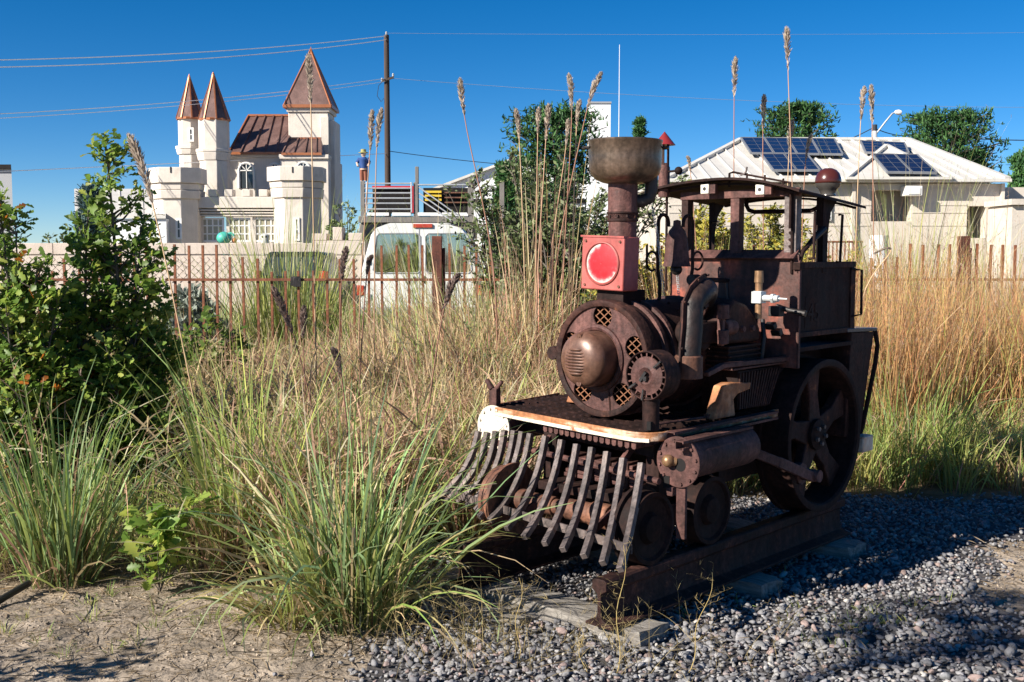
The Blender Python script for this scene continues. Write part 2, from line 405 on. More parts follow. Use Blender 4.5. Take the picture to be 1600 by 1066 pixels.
n1, n2 = vnoise(GX, GY, 3, 8)[..., None], vnoise(GX, GY, .5, 9)[..., None]
dirt = np.array([.31, .255, .20]) * (.75 + .5 * n1)
litter = np.array([.14, .105, .065]) * (.6 + .8 * n1)
dry = np.array([.24, .19, .12]) * (.8 + .4 * n2)
isdirt = np.clip(np.maximum((1 - sstep(4.9, 5.5, GY + (n1[..., 0] - .5) * .5)) * (GX < 0), sstep(1.45, 2.1, GX - .36 * (GY - 4.2)) * (1 - sstep(6.6, 7.2, GY))), 0, 1)[..., None]
far = sstep(12, 14, GY)[..., None]
tint = (litter * (1 - far) + dry * far) * (1 - isdirt) + dirt * isdirt
ground = fast_mesh('ground', np.stack([GX, GY, ground_h(GX, GY)], -1).reshape(-1, 3), grid_faces(len(xs), len(ys)), tint.reshape(-1, 3), 'earth', smooth=True)
tag(ground, kind='structure')

# gravel bed: a slightly raised sheet, then stones lying on it
xs2, ys2 = np.arange(-1.1, 4.2, .05), np.arange(3.3, 8.2, .05)
A, B = np.meshgrid(xs2, ys2); gm = gravel_mask(A, B)
F = grid_faces(len(xs2), len(ys2)); keep = gm.ravel()[F].min(1) > .35
t2 = np.array([.085, .08, .082]) * (.7 + .6 * vnoise(A, B, 12, 4)[..., None])
gravel = fast_mesh('gravel_bed', np.stack([A, B, np.maximum(ground_h(A, B) + .008, GZ - .02)], -1).reshape(-1, 3), F[keep], t2.reshape(-1, 3), 'earth')
tag(gravel, kind='structure')

def ico(sub):
    bm = bmesh.new(); bmesh.ops.create_icosphere(bm, subdivisions=sub, radius=1)
    v = np.array([x.co for x in bm.verts]); f = np.array([[y.index for y in x.verts] for x in bm.faces]); bm.free(); return v, f
I1, F1 = ico(1); I2, F2 = ico(2)
def stone_shape(base):
    v = base.copy()
    for _ in range(8):
        n = rng.normal(size=3); n /= np.linalg.norm(n); c = rng.uniform(.45, .78)
        d = v @ n; v -= np.outer(np.maximum(0, d - c) * .95, n)
    v *= 1 + .10 * np.sin(v @ rng.normal(size=3) * 3 + rng.uniform(0, 6))[:, None]
    return v * np.array([1, rng.uniform(.62, .9), rng.uniform(.42, .68)])
T1 = [stone_shape(I1) for _ in range(14)]; T2 = [stone_shape(I2) for _ in range(14)]
STONE_C = 1.25 * np.array([[.155, .152, .158], [.195, .19, .195], [.118, .115, .122], [.235, .228, .225], [.215, .16, .145], [.17, .145, .145], [.31, .29, .265], [.14, .142, .148]])
STONE_P = np.array([.26, .22, .18, .12, .06, .07, .03, .06])
def rot_batch(yaw, tx, ty):
    cy, sy, cx, sx, c2, s2 = np.cos(yaw), np.sin(yaw), np.cos(tx), np.sin(tx), np.cos(ty), np.sin(ty)
    Z = np.zeros_like(yaw); O = np.ones_like(yaw)
    Rz = np.stack([cy, -sy, Z, sy, cy, Z, Z, Z, O], -1).reshape(-1, 3, 3)
    Rx = np.stack([O, Z, Z, Z, cx, -sx, Z, sx, cx], -1).reshape(-1, 3, 3)
    Ry = np.stack([c2, Z, s2, Z, O, Z, -s2, Z, c2], -1).reshape(-1, 3, 3)
    return Rz @ Rx @ Ry
def scatter(x0, x1, y0, y1, s, jit=.9):
    a, b = np.meshgrid(np.arange(x0, x1, s), np.arange(y0, y1, s)); a = a.ravel() + rng.uniform(-jit / 2, jit / 2, a.size) * s; b = b.ravel() + rng.uniform(-jit / 2, jit / 2, b.size) * s
    return a, b
px_, py_, pz_ = [], [], []
for layer, sp in ((0, .030), (1, .037)):
    a, b = scatter(-1.05, 4.0, 3.5, 8.0, sp, 1.1)
    g = gravel_mask(a, b); k = rng.random(a.size) < g * (1.0 if layer == 0 else .75)
    # a few stray stones over the dirt
    k |= (rng.random(a.size) < .012) & (a > -2.9) & (b < 5.3) & (layer == 0)
    k &= np.abs(a) < .50 * b + .35
    a, b = a[k], b[k]; px_.append(a); py_.append(b); pz_.append(np.maximum(ground_h(a, b) + .008, GZ - .02) + (.006 if layer == 0 else .017))
px_, py_, pz_ = map(np.concatenate, (px_, py_, pz_))
sz = np.clip(rng.lognormal(math.log(.0130), .36, px_.size), .006, .031)
dist = px_ ** 2 + py_ ** 2
order = np.argsort(dist / sz ** 2)
def emit_stones(idx, T, FF, name):
    Vs, Fs, Cs = [], [], []; off = 0
    which = rng.integers(0, len(T), idx.size)
    for t in range(len(T)):
        q = idx[which == t]
        if not q.size: continue
        Rm = rot_batch(rng.uniform(0, 6.3, q.size), rng.normal(0, .35, q.size), rng.normal(0, .35, q.size))
        P = np.einsum('nij,vj->nvi', Rm, T[t]) * sz[q][:, None, None] + np.stack([px_[q], py_[q], pz_[q]], -1)[:, None]
        c = STONE_C[rng.choice(len(STONE_C), q.size, p=STONE_P)] * rng.uniform(.78, 1.22, q.size)[:, None]
        nv = len(T[t]); Vs.append(P.reshape(-1, 3)); Cs.append(np.repeat(c, nv, 0))
        Fs.append((FF[None] + (np.arange(q.size) * nv)[:, None, None] + off).reshape(-1, 3)); off += q.size * nv
    return tag(fast_mesh(name, np.concatenate(Vs), np.concatenate(Fs), np.concatenate(Cs), 'stone', gravel, smooth=True), kind='stuff')
inview = (np.abs(px_) < .455 * py_) & (py_ > 3.92)
big = [i for i in order if inview[i]][:300]
bigset = np.zeros(px_.size, bool); bigset[big] = True
stone_meshes = []
for i, i_ in enumerate(big):
    if i < 40:
        t = T2[i % len(T2)]; c = STONE_C[rng.choice(len(STONE_C), p=STONE_P)] * rng.uniform(.75, 1.3)
        o = fast_mesh('stone', t, F2, np.repeat(c[None], len(t), 0), 'stone', gravel, smooth=True); stone_meshes.append(o.data)
    else:
        o = bpy.data.objects.new('stone', stone_meshes[i % 40]); COL.objects.link(o); o.parent = gravel
    o.location = (px_[i_], py_[i_], pz_[i_]); o.scale = (sz[i_],) * 3
    o.rotation_euler = (rng.normal(0, .35), rng.normal(0, .35), rng.uniform(0, 6.3))
rest = np.where(~bigset)[0]
nearm = dist[rest] < 4.85 ** 2
emit_stones(rest[nearm], T2, F2, 'gravel'); emit_stones(rest[~nearm], T1, F1, 'gravel')

a = rng.uniform(-3.0, 3.4, 26000); b_ = rng.uniform(3.7, 7.0, 26000); k = (gravel_mask(a, b_) < .3) & (np.abs(a) < .5 * b_ + .1) & ((b_ < 5.5) | (a > 1.5))
a, b_ = a[k], b_[k]; N = a.size; sc_ = np.clip(rng.lognormal(math.log(.0042), .5, N), .002, .016)
Rm = rot_batch(rng.uniform(0, 6.3, N), rng.normal(0, .5, N), rng.normal(0, .5, N)); tpl = np.stack(T1)[rng.integers(0, 14, N)]
V = np.einsum('nij,nvj->nvi', Rm, tpl) * sc_[:, None, None] + np.stack([a, b_, ground_h(a, b_) + sc_ * .2], -1)[:, None]
cc = np.array([.33, .27, .21]) * rng.uniform(.6, 1.35, N)[:, None]
tag(fast_mesh('soil_crumbs', V.reshape(-1, 3), (F1[None] + (np.arange(N) * len(I1))[:, None, None]).reshape(-1, 3), np.repeat(cc, len(I1), 0), 'earth'), kind='stuff')

# ------------------------------------------------------------------ track: two rails, ties
def sect_rail():
    return [(-.07, 0), (.07, 0), (.07, .012), (.018, .03), (.009, .06), (.009, .135), (.036, .152), (.036, .188), (.026, .197), (-.026, .197), (-.036, .188), (-.036, .152), (-.009, .135), (-.009, .06), (-.018, .03), (-.07, .012)]
for v0, u0, u1, lab in ((.40, 0.0, 2.06, 'short rusted rail with its cut end showing, nearest the grey gravel path'), (-.40, .0, 2.06, 'short rusted rail half hidden by grass below the bars of the cowcatcher')):
    b = MB(); b.prism([(x, 0, z) for x, z in sect_rail()], (0, u1 - u0, 0))
    o = b.obj('rail', 'rust', bevel=.003); wx, wy = to_world(v0, u0)
    o.location = (wx, wy, 0); o.rotation_euler.z = -TH
    tag(o, lab, 'rail', 'rails under the locomotive')
def rough_beam(L_, W_, H_, seed, nx=26):
    r = random.Random(seed); b = MB(); vs = []; ny = 6
    ring = [(-W_ / 2, -H_), (-W_ / 2, -H_ / 2), (-W_ / 2, 0), (-W_ / 6, 0), (W_ / 6, 0), (W_ / 2, 0), (W_ / 2, -H_ / 2), (W_ / 2, -H_)]
    j = [[r.uniform(-.006, .006) for _ in range(2)] for _ in ring]
    for i in range(nx + 1):
        x = -L_ / 2 + L_ * i / nx
        for k, (y, z) in enumerate(ring):
            e = .012 if i in (0, nx) else .004
            vs.append((x + (r.uniform(-.025, .01) if i in (0, nx) else 0), y + j[k][0] + r.uniform(-e, e), z + j[k][1] + r.uniform(-e, e)))
    n = len(ring)
    fs = [(i * n + k, i * n + (k + 1) % n, (i + 1) * n + (k + 1) % n, (i + 1) * n + k) for i in range(nx) for k in range(n)]
    fs += [tuple(range(n)), tuple(range(nx * n, nx * n + n))]
    return b.add(vs, fs)
TIES = [(-.06, .15, 1.26, .17, 'front grey weathered tie under the cut rail ends'), (-.22, -.02, .5, .13, 'lower split grey tie lying in front of the rail ends'),
        (-.04, 1.05, 1.26, .19, 'middle grey tie with its pale sawn end sticking out of the gravel'), (-.04, 1.88, 1.26, .19, 'rear grey tie below the big spoked wheel')]
for i, (v, u, ln, w, lab) in enumerate(TIES):
    o = rough_beam(ln, w, .13, i).obj('railway_tie', 'wood_tie', smooth=25)
    wx, wy = to_world(v, u); o.location = (wx, wy, -.004 if i != 1 else -.045); o.rotation_euler.z = -TH + (0, .05, -.02, .03)[i]
    tag(o, lab, 'railway tie', 'ties under the rails')

# ------------------------------------------------------------------ the locomotive: x across, y to the rear, z up
loco = thing('locomotive', 'small rusty homemade steam locomotive with a red signal lamp and a pot on its stack', 'locomotive', (OX, OY, 0), -TH)
def P(mb, name, mat, bevel=0, parent=None, smooth=35): return mb.obj(name, mat, parent or loco, bevel, smooth)
BW, BR, BU = 1.022, .268, .512                      # boiler axis height, radius, front
cam_v, cam_u = 3.093, -3.39
def circ(r, n, v0=0, w0=BW, ph=0.0): return [(v0 + r * math.cos(2 * math.pi * i / n + ph), w0 + r * math.sin(2 * math.pi * i / n + ph)) for i in range(n)]
# boiler
b = MB(); b.lathe([(BR - .012, BU + .008), (BR - .012, 1.40)], (0, 0, BW), (0, 1, 0), 56, False, True)
b.lathe([(BR - .015, 1.398), (BR - .015, BU + .03)], (0, 0, BW), (0, 1, 0), 56)
boiler = P(b, 'boiler', 'rust')
b = MB(); b.lathe([(BR - .03, BU + .02), (BR - .03, BU - .006), (BR - .018, BU - .012), (BR - .004, BU - .010), (BR, BU), (BR, BU + .055), (BR - .010, BU + .057)], (0, 0, BW), (0, 1, 0), 64)
P(b, 'smokebox_rim', 'rust')
for u0 in (.63, .70, 1.05):
    b = MB(); b.lathe([(BR - .014, u0), (BR + .003, u0 + .002), (BR + .003, u0 + .026), (BR - .014, u0 + .028)], (0, 0, BW), (0, 1, 0), 56); P(b, 'boiler_band', 'rust_plum')
for u0 in (.667, .90):
    for k in range(26):
        t = 2 * math.pi * k / 26; b = MB() if k == 0 else b
        b.sphere(((BR - .010) * math.cos(t), u0, BW + (BR - .010) * math.sin(t)), .0075, 6)
    tag(P(b, 'rivet_row', 'rust'), kind='stuff')
# front plate with five round vents
bm = bmesh.new(); edges = []
VANG = [R(90 + 72 * k) for k in range(5)]; VC = [(.192 * math.cos(a), BW + .192 * math.sin(a)) for a in VANG]; VR = .053
for pts in [circ(BR - .016, 64)] + [circ(VR, 24, x, z) for x, z in VC]:
    vv = [bm.verts.new((x, BU + .010, z)) for x, z in pts]
    edges += [bm.edges.new((vv[i], vv[(i + 1) % len(vv)])) for i in range(len(vv))]
bmesh.ops.triangle_fill(bm, use_beauty=True, use_dissolve=False, edges=edges)
bmesh.ops.solidify(bm, geom=bm.faces[:], thickness=.006)
me = bpy.data.meshes.new('smokebox_front'); bm.to_mesh(me); bm.free(); me.materials.append(M['rust_plum'])
front = bpy.data.objects.new('smokebox_front', me); COL.objects.link(front); front.parent = loco
for k, (x0, z0) in enumerate(VC):
    b = MB()
    for s in (-1, 1):
        for j in range(-3, 4):
            off = j * .029; dx, dz = math.cos(R(38)), s * math.sin(R(38)); nx, nz = -dz, dx
            cx, cz = x0 + nx * off, z0 + nz * off; hl = math.sqrt(max(0, (VR + .003) ** 2 - off ** 2))
            if hl > .008: b.bar((cx - dx * hl, BU + .018 + s * .0012, cz - dz * hl), (cx + dx * hl, BU + .018 + s * .0012, cz + dz * hl), .0042, .003, (0, 1, 0))
    P(b, 'vent_mesh', 'mesh_rust', parent=front, smooth=0)
    b = MB(); b.lathe([(VR - .001, BU + .008), (VR + .006, BU + .004), (VR + .007, BU + .012)], (x0, 0, z0), (0, 1, 0), 24); P(b, 'vent_rim', 'rust_plum', parent=front)
# domed cover with louvres
b = MB(); DV, DW = -.030, 1.022
b.lathe([(.155, BU + .006), (.153, BU - .006), (.142, BU - .014), (.130, BU - .008), (.124, BU + .004)], (DV, 0, DW), (0, 1, 0), 48); P(b, 'cover_ring', 'rust_plum', parent=front)
b = MB(); pr = [(.126, .0), (.127, -.05), (.125, -.085)] + [(.125 * math.cos(t) ** .75 if t < 1.5 else .001, -.085 - .06 * math.sin(t)) for t in [i * math.pi / 2 / 9 for i in range(1, 10)]]
b.lathe(pr, (DV, BU, DW), (0, 1, 0), 48); dome = P(b, 'domed_cover', 'dome', smooth=60)
for k in range(9):
    b = MB(); z = DW + .048 - k * .0135; hw = (.040, .052, .058, .06, .062, .062, .058, .05, .038)[k]
    b.tube([(DV - hw - .008, BU - .138 + .0, z), (DV - hw * .6 - .008, BU - .147, z), (DV - .008, BU - .1485, z), (DV + hw * .6 - .008, BU - .147, z), (DV + hw - .008, BU - .138, z)], [.002, .0055, .006, .0055, .002], 6)
    P(b, 'louvre', 'dome', parent=dome)
for z in (DW + .108, DW - .108):
    b = MB(); b.cyl((DV, BU - .10, z), (DV, BU - .125, z * 1 - .004 * (1 if z > DW else -1)), .016, .014, 12); b.cyl((DV, BU - .124, z), (DV, BU - .127, z), .007, .007, 8); P(b, 'cover_tab', 'dome', parent=dome)
b = MB(); b.tube([(.035, BU + .004, .905), (.043, BU + .001, .86), (.05, BU + .004, .775)], .004, 6); P(b, 'drain_bead', 'rust', parent=front)
b = MB(); b.cyl((-.287, .50, 1.03), (-.287, .56, 1.03), .032, .032, 16); b.bx(-.28, -.25, .52, .55, 1.015, 1.045); P(b, 'side_socket', 'rust')
# stack, collar, pot, elbow behind
b = MB(); b.cyl((0, .66, 1.23), (0, .66, 1.66), .065, .065, 32); b.cyl((0, .66, 1.655), (0, .66, 1.838), .068, .068, 32); stack = P(b, 'smoke_stack', 'rust_plum')
b = MB(); b.lathe([(.064, 1.64), (.072, 1.644), (.072, 1.652), (.068, 1.656), (.068, 1.674), (.073, 1.678), (.073, 1.684), (.064, 1.688)], (0, .66, 0), (0, 0, 1), 32)
for k in range(10): t = k * .63; b.box((.0695 * math.cos(t), .66 + .0695 * math.sin(t), 1.665), (.010, .010, .012))
P(b, 'stack_collar', 'rust', parent=stack)
b = MB(); b.bx(-.075, .075, .57, .735, 1.24, 1.33); P(b, 'stack_base', 'rust_dark')
b = MB()
pot_pr = [(.001, 1.812), (.09, 1.812), (.125, 1.818), (.165, 1.832), (.192, 1.856), (.203, 1.885), (.206, 1.93), (.207, 1.998), (.210, 2.002), (.210, 2.008), (.204, 2.010), (.201, 2.004), (.199, 1.93), (.195, 1.885), (.18, 1.85), (.12, 1.83), (.001, 1.826)]
b.lathe([(r * .81, h) for r, h in pot_pr], (-.012, .66, 0), (.012, .0, 1), 48); pot = P(b, 'stack_pot', 'pot', smooth=50)
for s in (-1, 1):
    b = MB()
    c = (.006 + s * .205 * .73 + .03, .66 + s * .205 * .68, 1.975)
    d = Vector((s * .73, s * .68, 0)); tq = Vector((-.68, .73, 0)); c = Vector((.012, .66, 1.975)) + d * .166
    b.tube([c - tq * .035, c - tq * .03 + d * .02, c + d * .028, c + tq * .03 + d * .02, c + tq * .035], .006, 6)
    P(b, 'pot_handle', 'iron', parent=pot)
b = MB(); b.tube([(.03, .69, 1.735), (.06, .72, 1.735), (.085, .75, 1.75), (.09, .755, 1.79), (.09, .755, 1.87)], .03, 14); P(b, 'stovepipe_elbow', 'iron', parent=stack)
# red signal lamp in front of the stack
b = MB(); tilt = Matrix.Rotation(R(2), 3, 'Y'); LC = Vector((-.018, .535, 1.452))
def lampbox(d0, d1, hw, hh):
    bb = MB(); vs = []
    for dy in (d0, d1):
        for x, z in ((-hw, -hh), (hw, -hh), (hw, hh), (-hw, hh)): vs.append(LC + tilt @ Vector((x, dy, z)))
    bb.hexa([vs[i] for i in (0, 1, 5, 4, 3, 2, 6, 7)]); return bb
lamp = P(lampbox(0, .115, .121, .121), 'signal_lamp', 'red_box', .006)
b = lampbox(-.004, .03, .124, .004); 
for v in range(len(b.v)): b.v[v] = tuple(Vector(b.v[v]) + Vector((0, 0, .121)))
P(b, 'lamp_visor', 'red_box', parent=lamp)
b = MB(); b.lathe([(.100, .002), (.098, -.007), (.092, -.010), (.088, -.004), (.087, .002)], LC, (0, 1, 0), 48); P(b, 'lens_bezel', 'red_box', parent=lamp)
b = MB(); b.lathe([(.0005, -.0075)] + [(.089 * i / 36, -.0085 + .006 * (i / 36) ** 2 + .0003 * (i % 2)) for i in range(1, 37)], LC, (0, 1, 0), 48); lens = P(b, 'red_lens', 'lens', parent=lamp)
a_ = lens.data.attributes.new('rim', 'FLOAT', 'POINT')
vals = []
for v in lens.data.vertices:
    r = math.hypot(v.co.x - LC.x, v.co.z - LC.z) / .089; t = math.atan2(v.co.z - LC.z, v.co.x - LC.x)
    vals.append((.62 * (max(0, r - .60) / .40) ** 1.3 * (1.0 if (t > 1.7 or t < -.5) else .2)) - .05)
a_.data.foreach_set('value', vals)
for sx in (-1, 1):
    for sz_ in (-1, 1):
        b = MB(); p = LC + tilt @ Vector((sx * .098, -.002, sz_ * .10)); b.cyl(p + Vector((0, -.004, 0)), p + Vector((0, .01, 0)), .006, .006, 8); P(b, 'screw', 'rust_warm', parent=lamp)
# fan drum on its pipe post
FC = Vector((.368, .345, .985)); b = MB()
b.lathe([(.099, .0), (.102, -.002), (.104, 0), (.104, .105), (.100, .11), (.02, .112)], FC, (0, 1, 0), 40); b.lathe([(.100, .0), (.100, .1)], FC, (0, 1, 0), 40); drum = P(b, 'fan_drum', 'rust')
b = MB(); b.lathe([(.0005, .012), (.018, .010), (.03, .0), (.036, -.003), (.05, .004), (.081, .006), (.082, .012)], FC, (0, 1, 0), 40); P(b, 'fan_disc', 'rust_plum', parent=drum)
b = MB()
for k in range(20):
    if k in (2, 3): continue
    t = 2 * math.pi * k / 20; b.bar(FC + Vector((.08 * math.cos(t), .008, .08 * math.sin(t))), FC + Vector((.101 * math.cos(t), .008, .101 * math.sin(t))), .006, .004, (0, 1, 0))
P(b, 'fan_slot_bars', 'rust_plum', parent=drum)
for t0 in (R(40), R(215), R(262)):
    b = MB(); c, s_ = math.cos(t0), math.sin(t0); b.bar(FC + Vector((.058 * c, -.006, .058 * s_)), FC + Vector((.104 * c, -.006, .104 * s_)), .008, .005, (0, 1, 0)); P(b, 'fan_clip', 'iron', parent=drum)
b = MB(); b.box(FC + Vector((-.012, -.002, -.004)), (.012, .012, .05), Matrix.Rotation(R(35), 3, 'Y')); b.box(FC + Vector((.0, -.003, -.012)), (.016, .012, .02)); P(b, 'fan_key', 'iron', parent=drum)
b = MB(); b.lathe([(.036, .86), (.036, .80), (.036, .752), (.032, .752), (.032, .86)], (.368, .385, 0), (0, 0, 1), 20); b.lathe([(.037, .895), (.037, .86), (.03, .86)], (.368, .385, 0), (0, 0, 1), 20); post = P(b, 'pipe_post', 'rust_dark')
b = MB(); b.box((.385, .352, .775), (.02, .012, .036)); P(b, 'pipe_notch', 'black_panel', parent=post)
# deck
DZ = .748
def rounded(pts):
    return pts
outl = [(-.755, 1.10), (-.695, .53), (-.685, .485), (-.65, .465), (-.3, .405), (.0, .355), (.25, .318), (.34, .312), (.395, .335), (.425, .39), (.43, .5), (.43, 1.35)]
def offset_poly(pts, d):
    c = Vector((-.15, .8)); return [tuple(Vector(p) + (c - Vector(p)).normalized() * d) for p in pts]
inn = offset_poly(outl, .012)
b = MB(); n = len(outl)
vs = [(x, y, DZ) for x, y in outl] + [(x, y, DZ) for x, y in inn] + [(x, y, DZ - .040) for x, y in outl] + [(x, y, DZ - .040) for x, y in inn]
fs = []
for i in range(n - 1):
    fs += [(i, i + 1, n + i + 1, n + i), (i, 2 * n + i, 2 * n + i + 1, i + 1), (n + i, n + i + 1, 3 * n + i + 1, 3 * n + i), (2 * n + i, 3 * n + i, 3 * n + i + 1, 2 * n + i + 1)]
fs += [(0, n, 3 * n, 2 * n), (n - 1, 3 * n - 1, 4 * n - 1, 2 * n - 1)]
b.add(vs, fs); deck = P(b, 'deck_frame', 'edge_rust', .004, smooth=50)
b = MB(); q = outl[2:9]; m_ = len(q); qo = [tuple(Vector(p) + (Vector(p) - Vector((-.15, .8))).normalized() * .002) for p in q]
b.add([(x, y, DZ - .026) for x, y in qo] + [(x, y, DZ - .0415) for x, y in qo] + [(x, y, DZ - .026) for x, y in q] + [(x, y, DZ - .0415) for x, y in q], [(i, m_ + i, m_ + i + 1, i + 1) for i in range(m_ - 1)] + [(i, i + 1, 2 * m_ + i + 1, 2 * m_ + i) for i in range(m_ - 1)] + [(m_ + i, 3 * m_ + i, 3 * m_ + i + 1, m_ + i + 1) for i in range(m_ - 1)])
P(b, 'worn_white_strip', 'white_worn', parent=deck, smooth=50)
b = MB(); b.bx(-.60, .36, .60, 1.2, DZ - .115, DZ - .10); P(b, 'grate_light_block', 'rust_dark')  # added dark pan, keeps light from leaking up through the grate
b = MB()
def dedge(v):
    for i in range(1, n - 2):
        if inn[i][0] <= v <= inn[i + 1][0]:
            t = (v - inn[i][0]) / max(1e-6, inn[i + 1][0] - inn[i][0]); return inn[i][1] + t * (inn[i + 1][1] - inn[i][1])
    return .47
for k in range(20):
    uu = .345 + k * .048; pts = []; seg = []
    x = -.70
    while x < .40:
        uz = uu + (.017 if int(round((x + .7) / .045)) % 2 == 0 else -.017)
        if uz > dedge(x) and math.hypot(x, 0) > (0 if uz < .52 else .10) : seg.append((x, uz, DZ - .006 + (.003 if int(round((x + .7) / .045)) % 2 else -.003)))
        else:
            if len(seg) > 1: b.tube(seg, 0, sect=[(-.005, -.007), (.005, -.007), (.005, .007), (-.005, .007)], ref=(0, 1, 0))
            seg = []
        x += .045
    if len(seg) > 1: b.tube(seg, 0, sect=[(-.005, -.007), (.005, -.007), (.005, .007), (-.005, .007)], ref=(0, 1, 0))
P(b, 'expanded_metal_grate', 'rust_dark', parent=deck, smooth=0)
for k in range(16):
    v = -.26 + k * .0385; b = MB(); u0 = dedge(v) + .012
    b.prism([(v - .012, 0, DZ - .048), (v + .012, 0, DZ - .048), (v + .012, 0, DZ - .072), (v + .006, 0, DZ - .079), (v - .006, 0, DZ - .079), (v - .012, 0, DZ - .072)], (0, .35, 0))
    for i in range(len(b.v)): b.v[i] = (b.v[i][0], b.v[i][1] + u0, b.v[i][2])
    P(b, 'under_bar', 'rust_plum', parent=deck)
b = MB(); b.bx(-.6, .36, .72, .78, .60, .70); b.bx(-.34, -.26, .5, 2.1, .42, .70); b.bx(.26, .33, .5, 2.1, .42, .70); P(b, 'main_frame', 'rust_dark', .004)
b = MB(); b.bar((-.55, .60, .655), (.33, .48, .645), .03, .06); P(b, 'front_beam', 'rust_dark', .004)
for v0, u0, u1, w0 in ((.445, .42, 1.28, .748), (.535, .352, .90, .728)):
    b = MB(); h, w = .04, .042; t = .005
    b.bx(v0 - w / 2, v0 + w / 2, u0, u1, w0 - t, w0); b.bx(v0 - w / 2, v0 + w / 2, u0, u1, w0 - h, w0 - h + t); b.bx(v0 - w / 2, v0 - w / 2 + t, u0, u1, w0 - h + t, w0 - t); b.bx(v0 + w / 2 - t, v0 + w / 2, u0, u1, w0 - h + t, w0 - h + .011); b.bx(v0 + w / 2 - t, v0 + w / 2, u0, u1, w0 - .011, w0 - t)
    P(b, 'side_channel', 'rust_plum')
b = MB(); b.tube([(.30, .46, DZ + .008), (.36, .75, DZ + .012), (.37, .80, DZ + .012)], .006, 6); b.box((.372, .82, DZ + .016), (.028, .035, .02)); P(b, 'latch_rod', 'rust_plum')
# saddle brackets leaning on the boiler
def bracket(s, u0, mat):
    b = MB()
    pts = [(s * .46, u0, .752), (s * .43, u0 + .03, .90), (s * .36, u0 + .03, .925), (s * .36, u0 + .02, .86), (s * .40, u0 + .01, .82), (s * .405, u0, .752)]
    b.prism([(x, y, z) for x, y, z in pts], (0, .035, 0)); return b
b = MB(); w_ = .05
b.prism([(.36, .80, .752), (.36, .98, .752), (.36, .965, .83), (.36, 1.0, .852), (.36, 1.105, .864), (.36, 1.115, .895), (.36, .93, .908), (.36, .875, .898)], (.055, 0, 0)); P(b, 'saddle_bracket', 'rust_orange', .006)
b = MB(); b.prism([(-.40, .80, .752), (-.40, .98, .752), (-.40, .95, .86), (-.40, 1.0, .93), (-.40, .93, .95), (-.40, .87, .90)], (-.055, 0, 0)); P(b, 'saddle_bracket', 'rust_orange', .006)
b = MB(); b.box((-.66, .50, .79), (.05, .035, .09)); b.cyl((-.67, .49, .83), (-.70, .48, .875), .016, .012, 8); b.cyl((-.65, .50, .83), (-.61, .50, .87), .014, .01, 8); P(b, 'corner_lug', 'rust_plum', .004)
# cylinders
def cylinder(s, v, u, w, mat, mat2):
    b = MB(); bm_pts = circ(.108, 40, v, w); b.prism([(x, u, z) for x, z in bm_pts], (0, .010, 0)); disc = P(b, 'cylinder_cover', mat, .002)
    for k in range(12):
        t = 2 * math.pi * k / 12 + .2
        if s > 0 and k == 8: continue
        b = MB(); c = Vector((v + .092 * math.cos(t), u, w + .092 * math.sin(t))); b.cyl(c + Vector((0, -.008, 0)), c + Vector((0, .004, 0)), .007, .007, 6); P(b, 'bolt', mat, parent=disc)
    b = MB(); b.lathe([(.086, u + .012), (.088, u + .05), (.088, u + .50), (.083, u + .525), (.060, u + .545), (.02, u + .55)], (v, 0, w + .008), (0, 1, 0), 36); P(b, 'steam_cylinder', mat2)
    if s > 0:
        b = MB(); b.sphere((v - .035, u - .02, w + .004), .027, 10); b.cyl((v - .035, u - .02, w + .004), (v - .012, u + .004, w), .018, .018, 12); P(b, 'piston_rod_end', 'brass', parent=disc)
    b = MB(); b.bx(v - .015, v + .03, u + .012, u + .03, .30, w - .08); b.bx(v - .06, v - .025, u + .0, u + .03, w - .15, w - .11); P(b, 'cylinder_hanger', 'rust_plum', .003)
    if s < 0: return
    b = MB(); b.lathe([(.001, u - .0012), (.028, u - .0012)], (v + .012, 0, w - .01), (0, 1, 0), 20); P(b, 'cover_hole', 'black_panel', parent=disc)
    b = MB(); b.box((v - .055, u - .001, w - .09), (.03, .003, .05)); P(b, 'cover_slot', 'black_panel', parent=disc)
cylinder(1, .497, .40, .628, 'rust_plum', 'rust_plum2' if 'rust_plum2' in M else 'rust_plum')
cylinder(-1, -.635, .46, .645, 'white_worn', 'rust_plum')
b = MB(); b.bar((.47, .93, .62), (.535, 1.18, .52), .03, .045); b.bar((.535, 1.16, .528), (.535, 1.50, .405), .025, .05); P(b, 'connecting_rod', 'rust_plum', .004)
